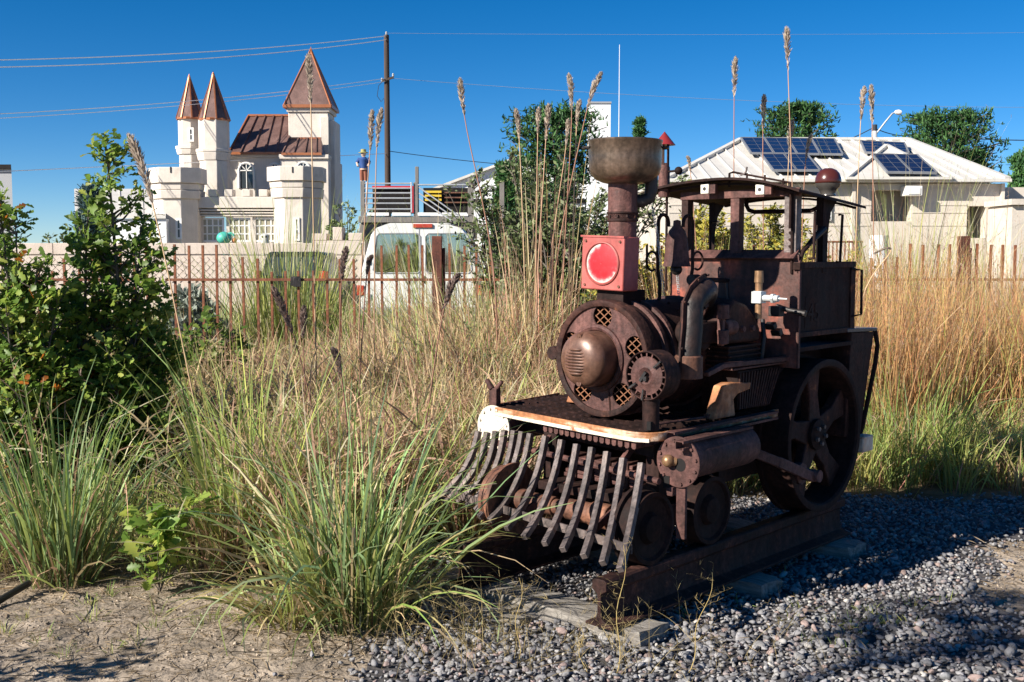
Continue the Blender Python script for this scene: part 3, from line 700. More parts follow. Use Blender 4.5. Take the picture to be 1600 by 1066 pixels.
# wheels
def ring_face(b, v, r0, r1, u, w, n=48): pass
def drive_wheel(s):
    u, w, r = 1.70, .582, .385; v0, v1 = s * .335, s * .50; d = s
    b = MB(); b.lathe([(r, v0), (r, v1), (r - .012, v1 + d * .003), (r - .032, v1), (r - .040, v1 - d * .01), (r - .045, v0 + d * .06), (r - .045, v0), (r, v0)], (0, u, w), (1, 0, 0), 64)
    b.lathe([(r + .018, v0 - d * .004), (r + .018, v0 + d * .02), (r - .04, v0 + d * .022)], (0, u, w), (1, 0, 0), 64)
    wh = P(b, 'drive_wheel', 'rust_dark')
    b = MB(); b.lathe([(.055, v0 + d * .05), (.08, v0 + d * .06), (.078, v0 + d * .125), (.05, v0 + d * .135), (.001, v0 + d * .135)], (0, u, w), (1, 0, 0), 32); P(b, 'hub', 'rust_dark', parent=wh)
    for k in range(5):
        t = R(96 + 72 * k); b = MB(); dx, dz = math.cos(t), math.sin(t); nx, nz = -dz, dx
        q = [(.05, .065), (.20, .042), (.345, .075), (.345, -.075), (.20, -.042), (.05, -.065)]
        b.prism([(v0 + d * .055, u + dx * a + nx * c, w + dz * a + nz * c) for a, c in q], (d * .05, 0, 0)); P(b, 'spoke', 'rust', .006, parent=wh)
        b = MB(); tt = t + R(36); b.cyl((v0 + d * .12, u + .045 * math.cos(tt), w + .045 * math.sin(tt)), (v0 + d * .148, u + .045 * math.cos(tt), w + .045 * math.sin(tt)), .011, .011, 8); P(b, 'hub_bolt', 'bar_iron', parent=wh)
    b = MB(); b.cyl((v0 + d * .10, u - .19, w - .17), (v0 + d * .235, u - .19, w - .17), .03, .03, 14); b.prism([(v0 + d * .10, u - .19 + .055 * math.cos(k * .785), w - .17 + .055 * math.sin(k * .785)) for k in range(8)], (d * .04, 0, 0)); P(b, 'crank_pin', 'rust_plum', parent=wh)
drive_wheel(1); drive_wheel(-1)
b = MB(); b.cyl((-.4, 1.70, .582), (.4, 1.70, .582), .04, .04, 16); P(b, 'drive_axle', 'rust_dark')
def small_wheel(v, u, s, mat, r=.155):
    w = .197 + r; b = MB(); d = s
    b.lathe([(r + .018, v - d * .045), (r + .018, v - d * .03), (r, v - d * .026), (r - .003, v + d * .04), (r - .02, v + d * .042), (r - .03, v + d * .028), (.07, v + d * .02), (.055, v + d * .045), (.03, v + d * .05), (.001, v + d * .05)], (0, u, w), (1, 0, 0), 44)
    b.lathe([(r + .018, v - d * .045), (r - .02, v - d * .042), (.06, v - d * .03), (.05, v - d * .05), (.04, v - d * .05)], (0, u, w), (1, 0, 0), 44)
    P(b, 'leading_wheel', mat)
small_wheel(.40, .31, 1, 'rust_dark'); small_wheel(-.40, .31, -1, 'rust_warm'); small_wheel(.40, .76, 1, 'rust_dark'); small_wheel(-.40, .76, -1, 'rust')  # near side wheels take the darker rust in place of the deck's shadow
b = MB(); b.cyl((-.4, .31, .362), (.4, .31, .362), .034, .034, 18)
for v0, v1, r in ((-.34, -.27, .05), (-.25, -.1, .043), (-.02, .12, .047), (.12, .22, .056), (.27, .34, .06)): b.cyl((v0, .31, .362), (v1, .31, .362), r, r, 18)
P(b, 'leading_axle', 'rust_warm', .003)
b = MB(); b.cyl((-.4, .76, .362), (.4, .76, .362), .04, .04, 16); P(b, 'leading_axle', 'rust_dark')
for k in range(5):
    b = MB(); b.bx(-.22 + .01 * k, .22 - .01 * k, .51, .58, .455 + k * .02, .473 + k * .02); P(b, 'leaf_spring', 'rust_plum', .003)
for v in (-.16, -.06, .04, .14):
    b = MB(); b.bx(v - .022, v + .022, .50, .59, .445, .565); P(b, 'spring_clip', 'rust', .003)
b = MB(); b.bx(-.30, .30, .40, .95, .40, .44); b.bx(.3, .36, .42, .9, .30, .40); b.bx(-.36, -.3, .42, .9, .30, .40); P(b, 'truck_frame', 'rust_dark', .004)
for s in (-1, 1): b = MB(); b.bx(s * .34 - .04, s * .34 + .04, .9, .96, .2, .6); P(b, 'axle_box', 'rust_dark', .003)
# cowcatcher
PTOP = [(260, 100), (300, 105), (340, 100), (380, 95), (425, 97), (462, 102), (500, 110), (570, 122), (645, 140), (715, 160), (785, 175), (855, 195), (930, 225), (1015, 248)]
PBOT = [(45, 432), (95, 428), (160, 428), (205, 452), (245, 470), (262, 500), (310, 515), (388, 552), (470, 592), (565, 622), (650, 650), (747, 680), (835, 712), (915, 742)]
def to_loco(p):
    dx, dy = p.x - OX, p.y - OY; return Vector((dx * cT - dy * sT, dx * sT + dy * cT, p.z))
def plane_dir(v1, u1, v2, u2):
    x1, y1 = to_world(v1, u1); x2, y2 = to_world(v2, u2); return (x1, y1, 0), (-(y2 - y1), x2 - x1, 0)
tp0, tpn = plane_dir(-.683, .42, .381, .30)
pil = thing('cowcatcher', None, None, (0, 0, 0)); pil.parent = loco
for (a, b_), (c, d) in zip(PTOP, PBOT):
    p = to_loco(on_plane(660 + a / 2.96, 640 + b_ / 2.96, tp0, tpn)); q = to_loco(ground_at(660 + c / 2.96, 640 + d / 2.96, .285))
    ct = Vector((p.x * .86 + q.x * .14, p.y * .72 + q.y * .28 + .02, .40)); path = [p * (1 - t) ** 2 + ct * (2 * t * (1 - t)) + q * t * t for t in [i / 10 for i in range(11)]]
    bb = MB(); h = .0132; bb.tube(path, 0, sect=[(-h, -h), (h, -h), (h, h), (-h, h)], ref=(1, 0, 0)); P(bb, 'cowcatcher_bar', 'bar_iron', .002, parent=pil)
b = MB(); b.tube([(-.75, .47, .575), (-.2, .42, .565), (.45, .335, .55)], .014, 10); P(b, 'cross_pipe', 'rust_plum', parent=pil)
b = MB(); b.bar((-.86, .30, .33), (.52, .055, .33), .008, .036); P(b, 'cross_strap', 'bar_iron', parent=pil)
b = MB(); b.bar((-.3, .42, .56), (-.3, .55, .66), .02, .03); b.bar((.2, .37, .56), (.2, .5, .66), .02, .03); b.bar((-.2, .19, .33), (-.15, .5, .45), .02, .03); b.bar((.25, .11, .33), (.22, .5, .45), .02, .03); P(b, 'cowcatcher_brace', 'rust_plum', parent=pil)
# exhaust arch on the near side
cv, cu, cw, rr = .365, .80, 1.20, .115
path = [(.40, .615, .98), (.40, .62, 1.08), (.395, .64, 1.17)] + [(cv + .025 - .19 * max(0, (i - 3.5) / 6.5) ** 1.2, cu - (.165 * math.cos(R(8 + 17.2 * i))), cw + .02 + .115 * math.sin(R(8 + 17.2 * i))) for i in range(1, 11)] + [(.185, .92, 1.12)]
b = MB(); b.tube(path, .050, 18, ref=(1, 0, 0)); arch = P(b, 'exhaust_arch', 'arch_iron', smooth=60)
b = MB(); b.tube(path[:-1], 0, sect=[(-.004, -.074), (.004, -.074), (.004, .074), (-.004, .074)], ref=(1, 0, 0)); P(b, 'exhaust_seam', 'rust', parent=arch, smooth=60)
for i in range(1, 12, 2):
    p = Vector(path[i]); t = (Vector(path[i + 1]) - Vector(path[i - 1])).normalized(); nrm = Vector((1, 0, 0)).cross(t).normalized()
    for sg in (-1, 1):
        c = p + nrm * (.066 * sg); b = MB(); b.cyl(c - Vector((.010, 0, 0)), c + Vector((.010, 0, 0)), .006, .006, 6); P(b, 'seam_bolt', 'rust', parent=arch)
b = MB(); b.lathe([(.054, .955), (.061, .957), (.061, 1.05), (.056, 1.056), (.05, 1.056)], (.40, .615, 0), (0, 0, 1), 24); b.lathe([(.048, .956), (.054, .955)], (.40, .615, 0), (0, 0, 1), 24); P(b, 'exhaust_flange', 'rust_warm', parent=arch)
b = MB(); b.box((.34, .84, 1.14), (.05, .16, .10)); b.cyl((.24, .80, 1.13), (.36, .80, 1.13), .07, .07, 20); P(b, 'exhaust_elbow_body', 'rust_dark', .01)
# engine block behind the arch
b = MB(); b.prism([(.19, .95, 1.08), (.19, 1.25, 1.08), (.19, 1.25, 1.14), (.19, 1.20, 1.20), (.19, 1.12, 1.26), (.19, 1.02, 1.285), (.19, .965, 1.26), (.19, .945, 1.18)], (.19, 0, 0)); blk = P(b, 'engine_head', 'rust', .018, smooth=60)
for u0 in (1.08, 1.165):
    b = MB(); b.cyl((.378, u0, 1.145), (.395, u0, 1.145), .017, .013, 10); P(b, 'head_bolt', 'rust_plum', parent=blk)
b = MB(); b.cyl((.385, .91, 1.16), (.385, .99, 1.16), .030, .036, 16); P(b, 'head_boss', 'rust_plum', .003, parent=blk)
for z in (1.235, 1.12):
    b = MB(); b.cyl((.40, .885, z - .032), (.40, .885, z + .032), .027, .027, 18); P(b, 'oil_cup', 'rust_plum', .003, parent=blk)
b = MB(); b.bx(.375, .405, .875, .895, 1.08, 1.27); P(b, 'cup_plate', 'rust_plum', .003, parent=blk)
for k in range(5):
    b = MB(); z = 1.07 - k * .022; b.bx(.16, .385 - .004 * (k % 2), .97, 1.25, z - .009, z); P(b, 'cooling_fin', 'rust', .002)
b = MB(); b.bx(.15, .37, .98, 1.24, .96, 1.07); P(b, 'engine_barrel', 'rust_dark')
b = MB(); b.bar((.42, .72, .965), (.42, .86, .995), .03, .022); b.bar((.42, .855, .994), (.42, 1.44, .985), .03, .022); b.bx(.30, .42, .95, 1.43, .962, .972); P(b, 'side_ledge', 'rust_plum', .003)
b = MB(); b.prism([(.40, 1.02, .955), (.40, 1.40, .95), (.40, 1.30, .765), (.40, 1.02, .775)], (-.2, 0, 0)); lou = P(b, 'ribbed_guard', 'rust_dark', .004)
for k in range(15):
    t = k / 14; b = MB(); b.bar((.404, 1.03 + .36 * t, .945), (.404, 1.03 + .26 * t, .775), .010, .010, (1, 0, 0)); P(b, 'guard_rib', 'rust', parent=lou)
b = MB(); b.bx(-.31, .31, 1.45, 2.0, .58, 1.085); b.bx(-.30, .30, 1.25, 1.449, .58, 1.0); P(b, 'firebox', 'rust_dark', .01)
# brass valve
b = MB(); b.cyl((.395, 1.20, 1.19), (.395, 1.20, 1.27), .016, .016, 14); b.cyl((.395, 1.20, 1.31), (.395, 1.20, 1.37), .017, .017, 14); b.cyl((.395, 1.20, 1.36), (.395, 1.20, 1.415), .022, .02, 14); valve = P(b, 'brass_pipe', 'brass')
b = MB(); b.box((.395, 1.20, 1.29), (.05, .05, .055)); b.cyl((.42, 1.20, 1.287), (.50, 1.20, 1.287), .016, .016, 12); b.cyl((.465, 1.20, 1.287), (.478, 1.20, 1.287), .024, .024, 6); b.cyl((.50, 1.20, 1.287), (.545, 1.20, 1.286), .006, .004, 8); b.cyl((.395, 1.20, 1.31), (.395, 1.20, 1.32), .025, .025, 6); P(b, 'valve_body', 'white_metal', .003, parent=valve)
b = MB(); b.tube([(.40, 1.36, 1.24), (.47, 1.36, 1.225), (.55, 1.37, 1.21)], [.016, .012, .018], 8); b.box((.41, 1.34, 1.22), (.06, .05, .05)); b.box((.40, 1.31, 1.15), (.05, .03, .03), Matrix.Rotation(R(30), 3, 'X')); b.box((.42, 1.33, 1.12), (.05, .03, .03), Matrix.Rotation(R(30), 3, 'X')); b.tube([(.36, 1.3, 1.18), (.38, 1.28, 1.1), (.38, 1.26, .99)], .012, 8); P(b, 'valve_linkage', 'iron', .003)
b = MB(); b.tube([(.10, 1.40, 1.36), (.10, 1.28, 1.365), (.10, 1.10, 1.37)], .012, 8); b.cyl((.10, 1.13, 1.37), (.10, 1.07, 1.37), .026, .026, 12); b.tube([(.10, 1.39, 1.36), (.11, 1.39, 1.25)], .008, 6); P(b, 'whistle_pipe', 'iron')
# bell in its hooped bracket
bell_v, bell_u = 0.0, 1.10
b = MB(); BX, BY = .0, 1.095
b.lathe([(.001, 1.66), (.018, 1.655), (.02, 1.63), (.040, 1.605), (.051, 1.57), (.057, 1.51), (.061, 1.46), (.067, 1.437), (.069, 1.433), (.063, 1.436), (.055, 1.47), (.048, 1.55), (.025, 1.60), (.001, 1.61)], (BX, BY, 0), (0, 0, 1), 32); bell = P(b, 'bell', 'rust_plum', smooth=50)
b = MB(); b.cyl((BX, BY, 1.6), (BX, BY, 1.42), .006, .006, 6); b.sphere((BX, BY, 1.418), .028, 10); P(b, 'clapper', 'iron', parent=bell)
b = MB()
for k in range(13):
    z = 1.395 - k * .010; rt_ = k % 2; d = Vector((.006, 0, 0)) if rt_ else Vector((0, .006, 0))
    c = Vector((BX + .004 + .001 * k, BY, z)); b.tube([c - d + Vector((0, 0, .006)), c - d - Vector((0, 0, .006)), c + d - Vector((0, 0, .006)), c + d + Vector((0, 0, .006)), c - d + Vector((0, 0, .006))], .0016, 4)
P(b, 'bell_chain', 'white_metal', parent=bell)
for sg, base_u in ((-1, .955), (1, 1.215)):
    b = MB(); pts = [(0, base_u, 1.27), (0, base_u, 1.36), (0, base_u + sg * .018, 1.42), (0, base_u + sg * .016, 1.62)]
    cx = base_u + sg * .016 - sg * .042
    pts += [(0, cx + sg * .042 * math.cos(t), 1.64 + .042 * math.sin(t)) for t in [i * math.pi / 8 for i in range(9)]] + [(0, cx - sg * .042, 1.625)]
    b.tube(pts, .009, 8); P(b, 'bell_bracket', 'rust', parent=bell)
    b = MB(); c0 = base_u + sg * .02 - sg * -.05
    b.tube([(0, base_u + sg * .018 + sg * .045 - sg * .045 * math.cos(t), 1.46 + .045 * math.sin(t)) for t in [R(a) for a in range(10, 300, 24)]], .006, 6); P(b, 'bracket_scroll', 'rust', parent=bell)
b = MB()
for k in range(60):
    t = k / 59; c = Vector((-.02 - .16 * t * 0, .93 - .11 * t * 0 + .0, 0)); p0 = Vector((-.03, .90, 1.80)); p1 = Vector((.06, .90, 1.29)); c = p0.lerp(p1, t) + Vector((0, .02 * math.sin(t * 3.1), 0)); d = Vector((.006, 0, 0)) if k % 2 else Vector((0, .006, 0)); u3 = Vector((0, 0, .006))
    b.tube([c - d + u3, c - d - u3, c + d - u3, c + d + u3, c - d + u3], .0014, 3)
P(b, 'stack_chain', 'white_metal')
# cab
CU, VL, VR_ = 1.43, -.27, .475
b = MB(); b.bx(VL, VR_, CU, CU + .008, .94, 1.49); cab = P(b, 'cab_front', 'red_paint', .002)
b = MB(); b.prism([(VL - .01, CU - .035, 1.474), (VL - .01, CU + .02, 1.516), (VL - .01, CU + .02, 1.49), (VL - .01, CU - .02, 1.466)], (VR_ - VL + .0, 0, 0)); P(b, 'window_sill', 'rust_plum', .003)
for v0, w0, rs in ((-.185, .04, 'rust'), (.115, .05, 'rust_plum'), (.425, .065, 'bar_iron')):  # right post gets the paler iron to look sunlit
    b = MB(); b.bx(v0 - w0 / 2, v0 + w0 / 2, CU, CU + .008, 1.50, 1.80); b.bx(v0 + w0 / 2 - .008, v0 + w0 / 2, CU + .008, CU + .05, 1.50, 1.80); po = P(b, 'window_post', rs, .002)
    if v0 > .4:
        for k in range(8): b = MB(); b.cyl((v0 + .002, CU - .006, 1.53 + k * .033), (v0 + .002, CU + .002, 1.53 + k * .033), .007, .007, 8); P(b, 'rivet', 'rust_dark', parent=po)
b = MB(); b.prism([(.11, CU - .004, 1.50), (.16, CU - .004, 1.50), (.16, CU - .004, 1.56)], (0, .004, 0)); P(b, 'post_gusset', 'rust_plum')
b = MB(); b.bx(-.21, VR_, CU - .004, CU + .012, 1.772, 1.812); P(b, 'window_header', 'rust_plum', .002)
b = MB(); b.bx(VR_ - .006, VR_, CU + .012, 2.02, 1.09, 1.455); side = P(b, 'cab_side', 'rust_dark', .002)
b = MB(); b.bx(VR_ - .002, VR_ + .008, CU - .002, CU + .016, .94, 1.462); P(b, 'corner_edge', 'rust_plum', .002)
b = MB(); b.bx(VR_, VR_ + .008, 1.44, 2.02, 1.425, 1.455); b.bx(VR_, VR_ + .008, 1.97, 2.02, 1.10, 1.424); b.bx(VR_, VR_ + .008, 1.44, 1.965, 1.09, 1.115); P(b, 'side_strip', 'rust', .002)
b = MB(); b.bx(VL, VL + .006, CU + .012, 2.02, .94, 1.49); P(b, 'cab_side', 'rust_dark', .002)
b = MB(); b.bx(VL + .3, VR_ - .05, 2.02, 2.026, 1.05, 1.2); b.bx(-.27, .475, CU + .02, 2.02, 1.02, 1.04); P(b, 'cab_floor', 'rust_dark')
for v0, u0, s in ((.47, 1.69, 1), (-.27, 1.83, -1)):
    b = MB(); b.prism([(v0, u0 - .025, 1.40), (v0, u0 + .02, 1.40), (v0, u0 + .025, 1.60), (v0, u0 + .05, 1.70), (v0, u0 + .12, 1.765), (v0, u0 - .03, 1.775)], (s * .008, 0, 0)); b.prism([(v0 - s * .03, u0 - .027, 1.40), (v0, u0 - .027, 1.40), (v0, u0 - .032, 1.775), (v0 - s * .03, u0 - .032, 1.775)], (0, .006, 0)); P(b, 'rear_post', 'rust_dark', .002)
def roof_w(v, u): d = v - .08; return 1.868 - (.39 if d > 0 else .22) * d * d - .083 * (u - 1.38)
b = MB(); nv, nu = 22, 8; top = []; bot = []
for j in range(nu + 1):
    for i in range(nv + 1):
        v = -.365 + (.52 + .365) * i / nv; u = 1.335 + (2.04 - 1.335) * j / nu; top.append((v, u, roof_w(v, u))); bot.append((v, u, roof_w(v, u) - .012))
W = nv + 1; N_ = W * (nu + 1); fs = []
for j in range(nu):
    for i in range(nv):
        a = j * W + i; fs += [(a, a + 1, a + 1 + W, a + W), (N_ + a, N_ + a + W, N_ + a + 1 + W, N_ + a + 1)]
for i in range(nv): fs += [(i, N_ + i, N_ + i + 1, i + 1), (nu * W + i, nu * W + i + 1, N_ + nu * W + i + 1, N_ + nu * W + i)]
for j in range(nu): a = j * W; c = a + nv; fs += [(a, a + W, N_ + a + W, N_ + a), (c, N_ + c, N_ + c + W, c + W)]
b.add(top + bot, fs); roof = P(b, 'cab_roof', 'rust_dark')
for u0 in (1.395, 2.0):
    b = MB(); b.tube([(v, u0, roof_w(v, u0) - .024) for v in [-.30 + .78 * i / 12 for i in range(13)]], 0, sect=[(-.010, -.006), (.010, -.006), (.010, .006), (-.010, .006)], ref=(0, 1, 0)); P(b, 'roof_bow', 'rust_dark', parent=roof)
for v0 in (-.02, .295):
    b = MB(); z = roof_w(v0, 1.38) - .045; b.box((v0, 1.375, z), (.048, .03, .05)); ml = P(b, 'marker_lamp', 'lamp_white', .004, parent=roof); 
    b = MB(); b.lathe([(.001, -.002), (.009, -.002), (.010, 0)], (v0 + .0, 1.36, z), (0, 1, 0), 12); ob = b.obj('marker_lamp_eye', 'iron', roof)
    b = MB(); b.bx(v0 + .026, v0 + .06, 1.365, 1.39, z - .024, z + .024); P(b, 'marker_bracket', 'rust_plum', parent=roof)
# small chimney with a cone cap
CX_, CY_ = -.285, 1.385
b = MB(); b.cyl((CX_, CY_, 1.79), (CX_, CY_, 1.945), .030, .030, 18); b.cyl((CX_, CY_, 1.94), (CX_, CY_, 1.965), .028, .025, 18); ch = P(b, 'cab_chimney', 'rust_plum')
b = MB()
for k in range(5): t = k * 1.2566; b.bar((CX_ + .024 * math.cos(t), CY_ + .024 * math.sin(t), 1.955), (CX_ + .024 * math.cos(t), CY_ + .024 * math.sin(t), 2.06), .016, .004, (math.cos(t), math.sin(t), 0))
P(b, 'chimney_slots', 'rust', parent=ch)
b = MB(); b.lathe([(.058, 2.058), (.054, 2.062), (.001, 2.128)], (CX_, CY_, 0), (0, 0, 1), 24); b.lathe([(.058, 2.058), (.001, 2.06)], (CX_, CY_, 0), (0, 0, 1), 24); P(b, 'chimney_cap', 'red_cap', parent=ch)
b = MB(); b.cyl((CX_ + .02, CY_, 1.92), (CX_ + .075, CY_, 1.922), .006, .006, 8); b.sphere((CX_ + .09, CY_, 1.922), .021, 10); P(b, 'chimney_knob', 'rust_dark', parent=ch)
b = MB(); b.cyl((CX_ + .012, CY_ + .01, 1.30), (CX_ + .012, CY_ + .01, 1.79), .007, .007, 8); P(b, 'corner_rod', 'rust_dark')
# dome lamp, roof rods, lever, grab rails
b = MB(); b.lathe([(.001, 1.931), (.02, 1.929), (.04, 1.920), (.055, 1.904), (.064, 1.88), (.066, 1.862), (.064, 1.854), (.058, 1.852)], (.40, 1.855, 0), (0, 0, 1), 32); dl = P(b, 'roof_beacon', 'red_dome', smooth=60)
b = MB(); b.lathe([(.062, 1.853), (.060, 1.835), (.045, 1.822), (.036, 1.80), (.04, 1.79), (.001, 1.79)], (.40, 1.855, 0), (0, 0, 1), 24); P(b, 'beacon_base', 'beacon_glass', parent=dl, smooth=60)
b = MB(); zr = lambda v: roof_w(v, 1.40)
b.tube([(.10, 1.40, zr(.1) - .04), (.10, 1.40, zr(.1) + .028), (.12, 1.40, zr(.12) + .034), (.44, 1.40, zr(.44) + .018), (.44, 1.40, zr(.44) - .20)], .006, 6)
for v in (.2, .3, .40): b.tube([(v, 1.40, zr(v) - .005), (v, 1.40, zr(v) + .030)], .005, 6)
P(b, 'roof_rail', 'rust_dark', parent=roof)
b = MB(); b.tube([(.17, 1.39, zr(.17) + .02), (.19, 1.39, zr(.19) + .025), (.20, 1.39, zr(.2) + .035), (.205, 1.39, zr(.2) + .06)], .005, 8); P(b, 'roof_hook', 'bar_iron', parent=roof)
b = MB(); b.tube([(-.150, 1.98, 1.80), (-.15, 1.98, 1.76), (-.135, 1.98, 1.735), (-.10, 1.98, 1.724), (.24, 1.98, 1.722), (.275, 1.98, 1.735), (.292, 1.98, 1.76), (.292, 1.98, 1.80)], .012, 8); P(b, 'hanging_bar', 'rust_dark')
b = MB(); b.tube([(.47, 1.44, 1.40), (.47, 1.445, 1.455), (.47, 1.475, 1.505), (.47, 1.55, 1.55)], .012, 8); b.box((.47, 1.44, 1.435), (.04, .05, .035)); lev = P(b, 'brake_lever', 'rust_dark', .002)
b = MB(); b.tube([(.47, 1.55, 1.55), (.47, 1.68, 1.618)], [.013, .02], 10); P(b, 'lever_grip', 'iron', parent=lev)
for pts in ([(.49, 1.50, 1.47), (.51, 1.51, 1.47), (.51, 1.515, 1.70), (.49, 1.515, 1.70)], [(.49, 1.78, 1.455), (.51, 1.785, 1.455), (.51, 1.80, 1.69), (.49, 1.80, 1.69)], [(.48, 1.97, 1.415), (.51, 2.03, 1.41), (.51, 2.035, 1.18), (.48, 1.98, 1.17)], [(.44, 1.425, 1.40), (.44, 1.42, 1.80)], [(-.2, 1.70, 1.49), (-.2, 1.70, 1.66), (-.2, 1.76, 1.67)]):
    b = MB(); b.tube(pts, .007, 8); P(b, 'grab_rail', 'rust_dark')
cu = bpy.data.curves.new('number', 'FONT'); cu.body = '45'; cu.size = .125; cu.extrude = .003; cu.materials.append(M['rust'])
_t = bpy.data.objects.new('tmp', cu); COL.objects.link(_t); bpy.context.view_layer.update(); _m = bpy.data.meshes.new_from_object(_t.evaluated_get(bpy.context.evaluated_depsgraph_get())); bpy.data.objects.remove(_t); num = bpy.data.objects.new('cab_number', _m); COL.objects.link(num); num.parent = side; num.matrix_local = Matrix(((0, 0, 1, VR_ + .002), (1, 0, 0, 1.52), (0, 1, 0, 1.165), (0, 0, 0, 1)))
b = MB(); b.bx(VR_ + .0005, VR_ + .002, 1.50, 1.69, 1.13, 1.285); P(b, 'number_plate', 'rust_dark', parent=side)
# tender box behind the cab
b = MB(); b.hexa([(-.30, 2.005, .53), (.45, 2.005, .53), (.45, 2.19, .53), (-.30, 2.19, .53), (-.32, 2.005, 1.085), (.475, 2.005, 1.085), (.475, 2.27, 1.075), (-.32, 2.27, 1.075)]); tb = P(b, 'tender_box', 'rust', .004)
b = MB(); b.hexa([(-.33, 1.94, 1.089), (.485, 1.94, 1.089), (.485, 2.285, 1.078), (-.33, 2.285, 1.078), (-.33, 1.94, 1.109), (.485, 1.94, 1.109), (.485, 2.285, 1.098), (-.33, 2.285, 1.098)]); P(b, 'tender_lid', 'sky_blue_lid', .003, parent=tb)
b = MB(); b.tube([(.472, 2.285, 1.08), (.482, 2.30, 1.0), (.478, 2.285, .90), (.45, 2.21, .56), (.43, 2.18, .46)], .013, 8); P(b, 'tender_stay', 'rust_dark', parent=tb)
b = MB(); b.bx(.28, .51, 2.10, 2.22, .44, .525); cp = P(b, 'rear_coupler', 'white_worn', .006)
b = MB(); b.cyl((.40, 2.16, .31), (.40, 2.16, .439), .022, .022, 12); b.sphere((.39, 2.16, .54), .022, 8); b.bar((.1, 2.16, .48), (.28, 2.16, .48), .06, .06); P(b, 'coupler_pin', 'rust_dark', parent=cp)
# ------------------------------------------------------------------ rusted picket fence
FY = 11.7
def fx(px): return at(px, 400, FY).x
fence = thing('picket_fence', 'rust brown iron picket fence with stepped bar heights crossing behind the grass', 'fence', (0, FY, 0))
posts = [fx(p) for p in (-176, 251, 683, 1094, 1505, 1915)]
bar_mesh = {}
TI = [0, 0, 0, 0, 1, 1, 1, 2, 2, 2, 2, 2, 1, 1, 1, 0, 0, 0, 0]
for k in range(5):
    x0, x1 = posts[k], posts[k + 1]; n = 19
    for i in range(n):
        x = x0 + (x1 - x0) * (i + 1) / (n + 1); top = 1.585 - .14 * TI[i]
        if TI[i] not in bar_mesh:
            b = MB(); b.bx(-.012, .012, -.012, .012, -.1, top); o = b.obj('picket', 'fence_rust', fence); bar_mesh[TI[i]] = o.data
        else:
            o = bpy.data.objects.new('picket', bar_mesh[TI[i]]); COL.objects.link(o); o.parent = fence
        o.location = (x, random.uniform(-.006, .006), random.uniform(-.012, .012)); o.rotation_euler = (random.uniform(-.01, .01), random.uniform(-.008, .008), 0)
    for z in (1.215, .25):
        b = MB(); b.bx(x0 + .05, x1 - .05, -.032, -.0125, z - .014, z + .014); b.obj('fence_rail', 'fence_rust', fence)
for x in posts:
    if x == posts[1]: continue
    b = MB(); b.bx(x - .052, x + .052, -.052, .052, -.1, 1.675); b.bx(x + .054, x + .085, -.02, .02, -.1, 1.55); b.obj('fence_post', 'fence_post', fence, .004)
x = fx(463); b = MB(); b.bx(x - .055, x + .045, -.06, -.035, 1.15, 1.25); b.bx(x - .02, x + .06, -.08, -.061, 1.14, 1.24); b.obj('latch_box', 'iron', fence, .004)

# ------------------------------------------------------------------ low garden wall of diamond-set blocks
WY = 24.0
def wx(px): return at(px, 390, WY).x
def wz(py): return at(800, py, WY).z
wall = thing('block_wall', 'low tan masonry wall with diamond set blocks behind the fence and van', 'wall', (0, WY, 0))
b = MB(); b.bx(wx(-260), wx(566), 0, .22, -.2, wz(398)); b.obj('wall_body', 'block', wall)
for i in range(12):
    a, c = wx(-260 + i * 68.8), wx(-260 + (i + 1) * 68.8) - .012
    b = MB(); b.bx(a, c, -.03, .25, wz(398) + .008, wz(380)); b.obj('coping', 'block', wall, .008)
me = None; s_ = .168
for r in range(8):
    for c in range(46):
        x = wx(20) + c * s_ * 1.0 + (s_ / 2 if r % 2 else 0); z = wz(398) - .11 - r * s_ * .5 * 1.0
        if x > wx(556): continue
        if (r % 2) and c % 1: continue
        if me is None:
            h = s_ / 2 * .965; bb = MB(); bb.prism([(h, 0, 0), (0, 0, h * .97), (-h, 0, 0), (0, 0, -h * .97)], (0, -.014, 0)); o = bb.obj('block', 'block', wall, .004); me = o.data
        elif r < 6: o = bpy.data.objects.new('block', me); COL.objects.link(o); o.parent = wall; m_ = o.modifiers.new('bevel', 'BEVEL'); m_.width = .006; m_.limit_method = 'ANGLE'
        else: continue
        o.location = (x, -.001 - random.uniform(0, .006), z)
gate = thing('gate_wall', 'stepped tan gate pier with merlons between the castle and the white van', 'wall', (0, WY + .6, 0))
def wp(mb, x0, x1, y0, y1, d0=0, d1=.5): mb.bx(at(x0, 0, WY + .6).x, at(x1, 0, WY + .6).x, d0, d1, at(800, y1, WY + .6).z, at(800, y0, WY + .6).z)
b = MB(); wp(b, 482, 566, 376, 520); b.obj('wall_body', 'block', gate)
for x0, x1, y0 in ((482, 505, 365), (515, 530, 355), (540, 562, 364)):
    b = MB(); wp(b, x0, x1, y0, 375.5, .02, .48); b.obj('merlon', 'block', gate, .01)

# ------------------------------------------------------------------ small castle house
KY = 40.0
def kx(px, Y=KY): return at(220 + px / 3.135, 395, Y).x
def kz(py, Y=KY): return at(800, 60 + py / 3.135, Y).z
castle = thing('castle_house', 'small cream stucco castle house with copper roofed turrets and battlements', 'house', (0, 0, 0))
def octo(mb, px0, px1, py0, py1, Y, taper=1.0, n=8):
    c = (kx(px0, Y) + kx(px1, Y)) / 2; r = (kx(px1, Y) - kx(px0, Y)) / 2 / math.cos(math.pi / 8)
    z0, z1 = kz(py1, Y), kz(py0, Y); pts = []
    for z, f in ((z0, taper), (z1, 1.0)):
        pts += [(c + r * f * math.cos(math.pi / 8 + k * math.pi / 4), Y + r * f * math.sin(math.pi / 8 + k * math.pi / 4), z) for k in range(8)]
    mb.add(pts, [(k, (k + 1) % 8, 8 + (k + 1) % 8, 8 + k) for k in range(8)] + [tuple(range(8))[::-1], tuple(range(8, 16))])
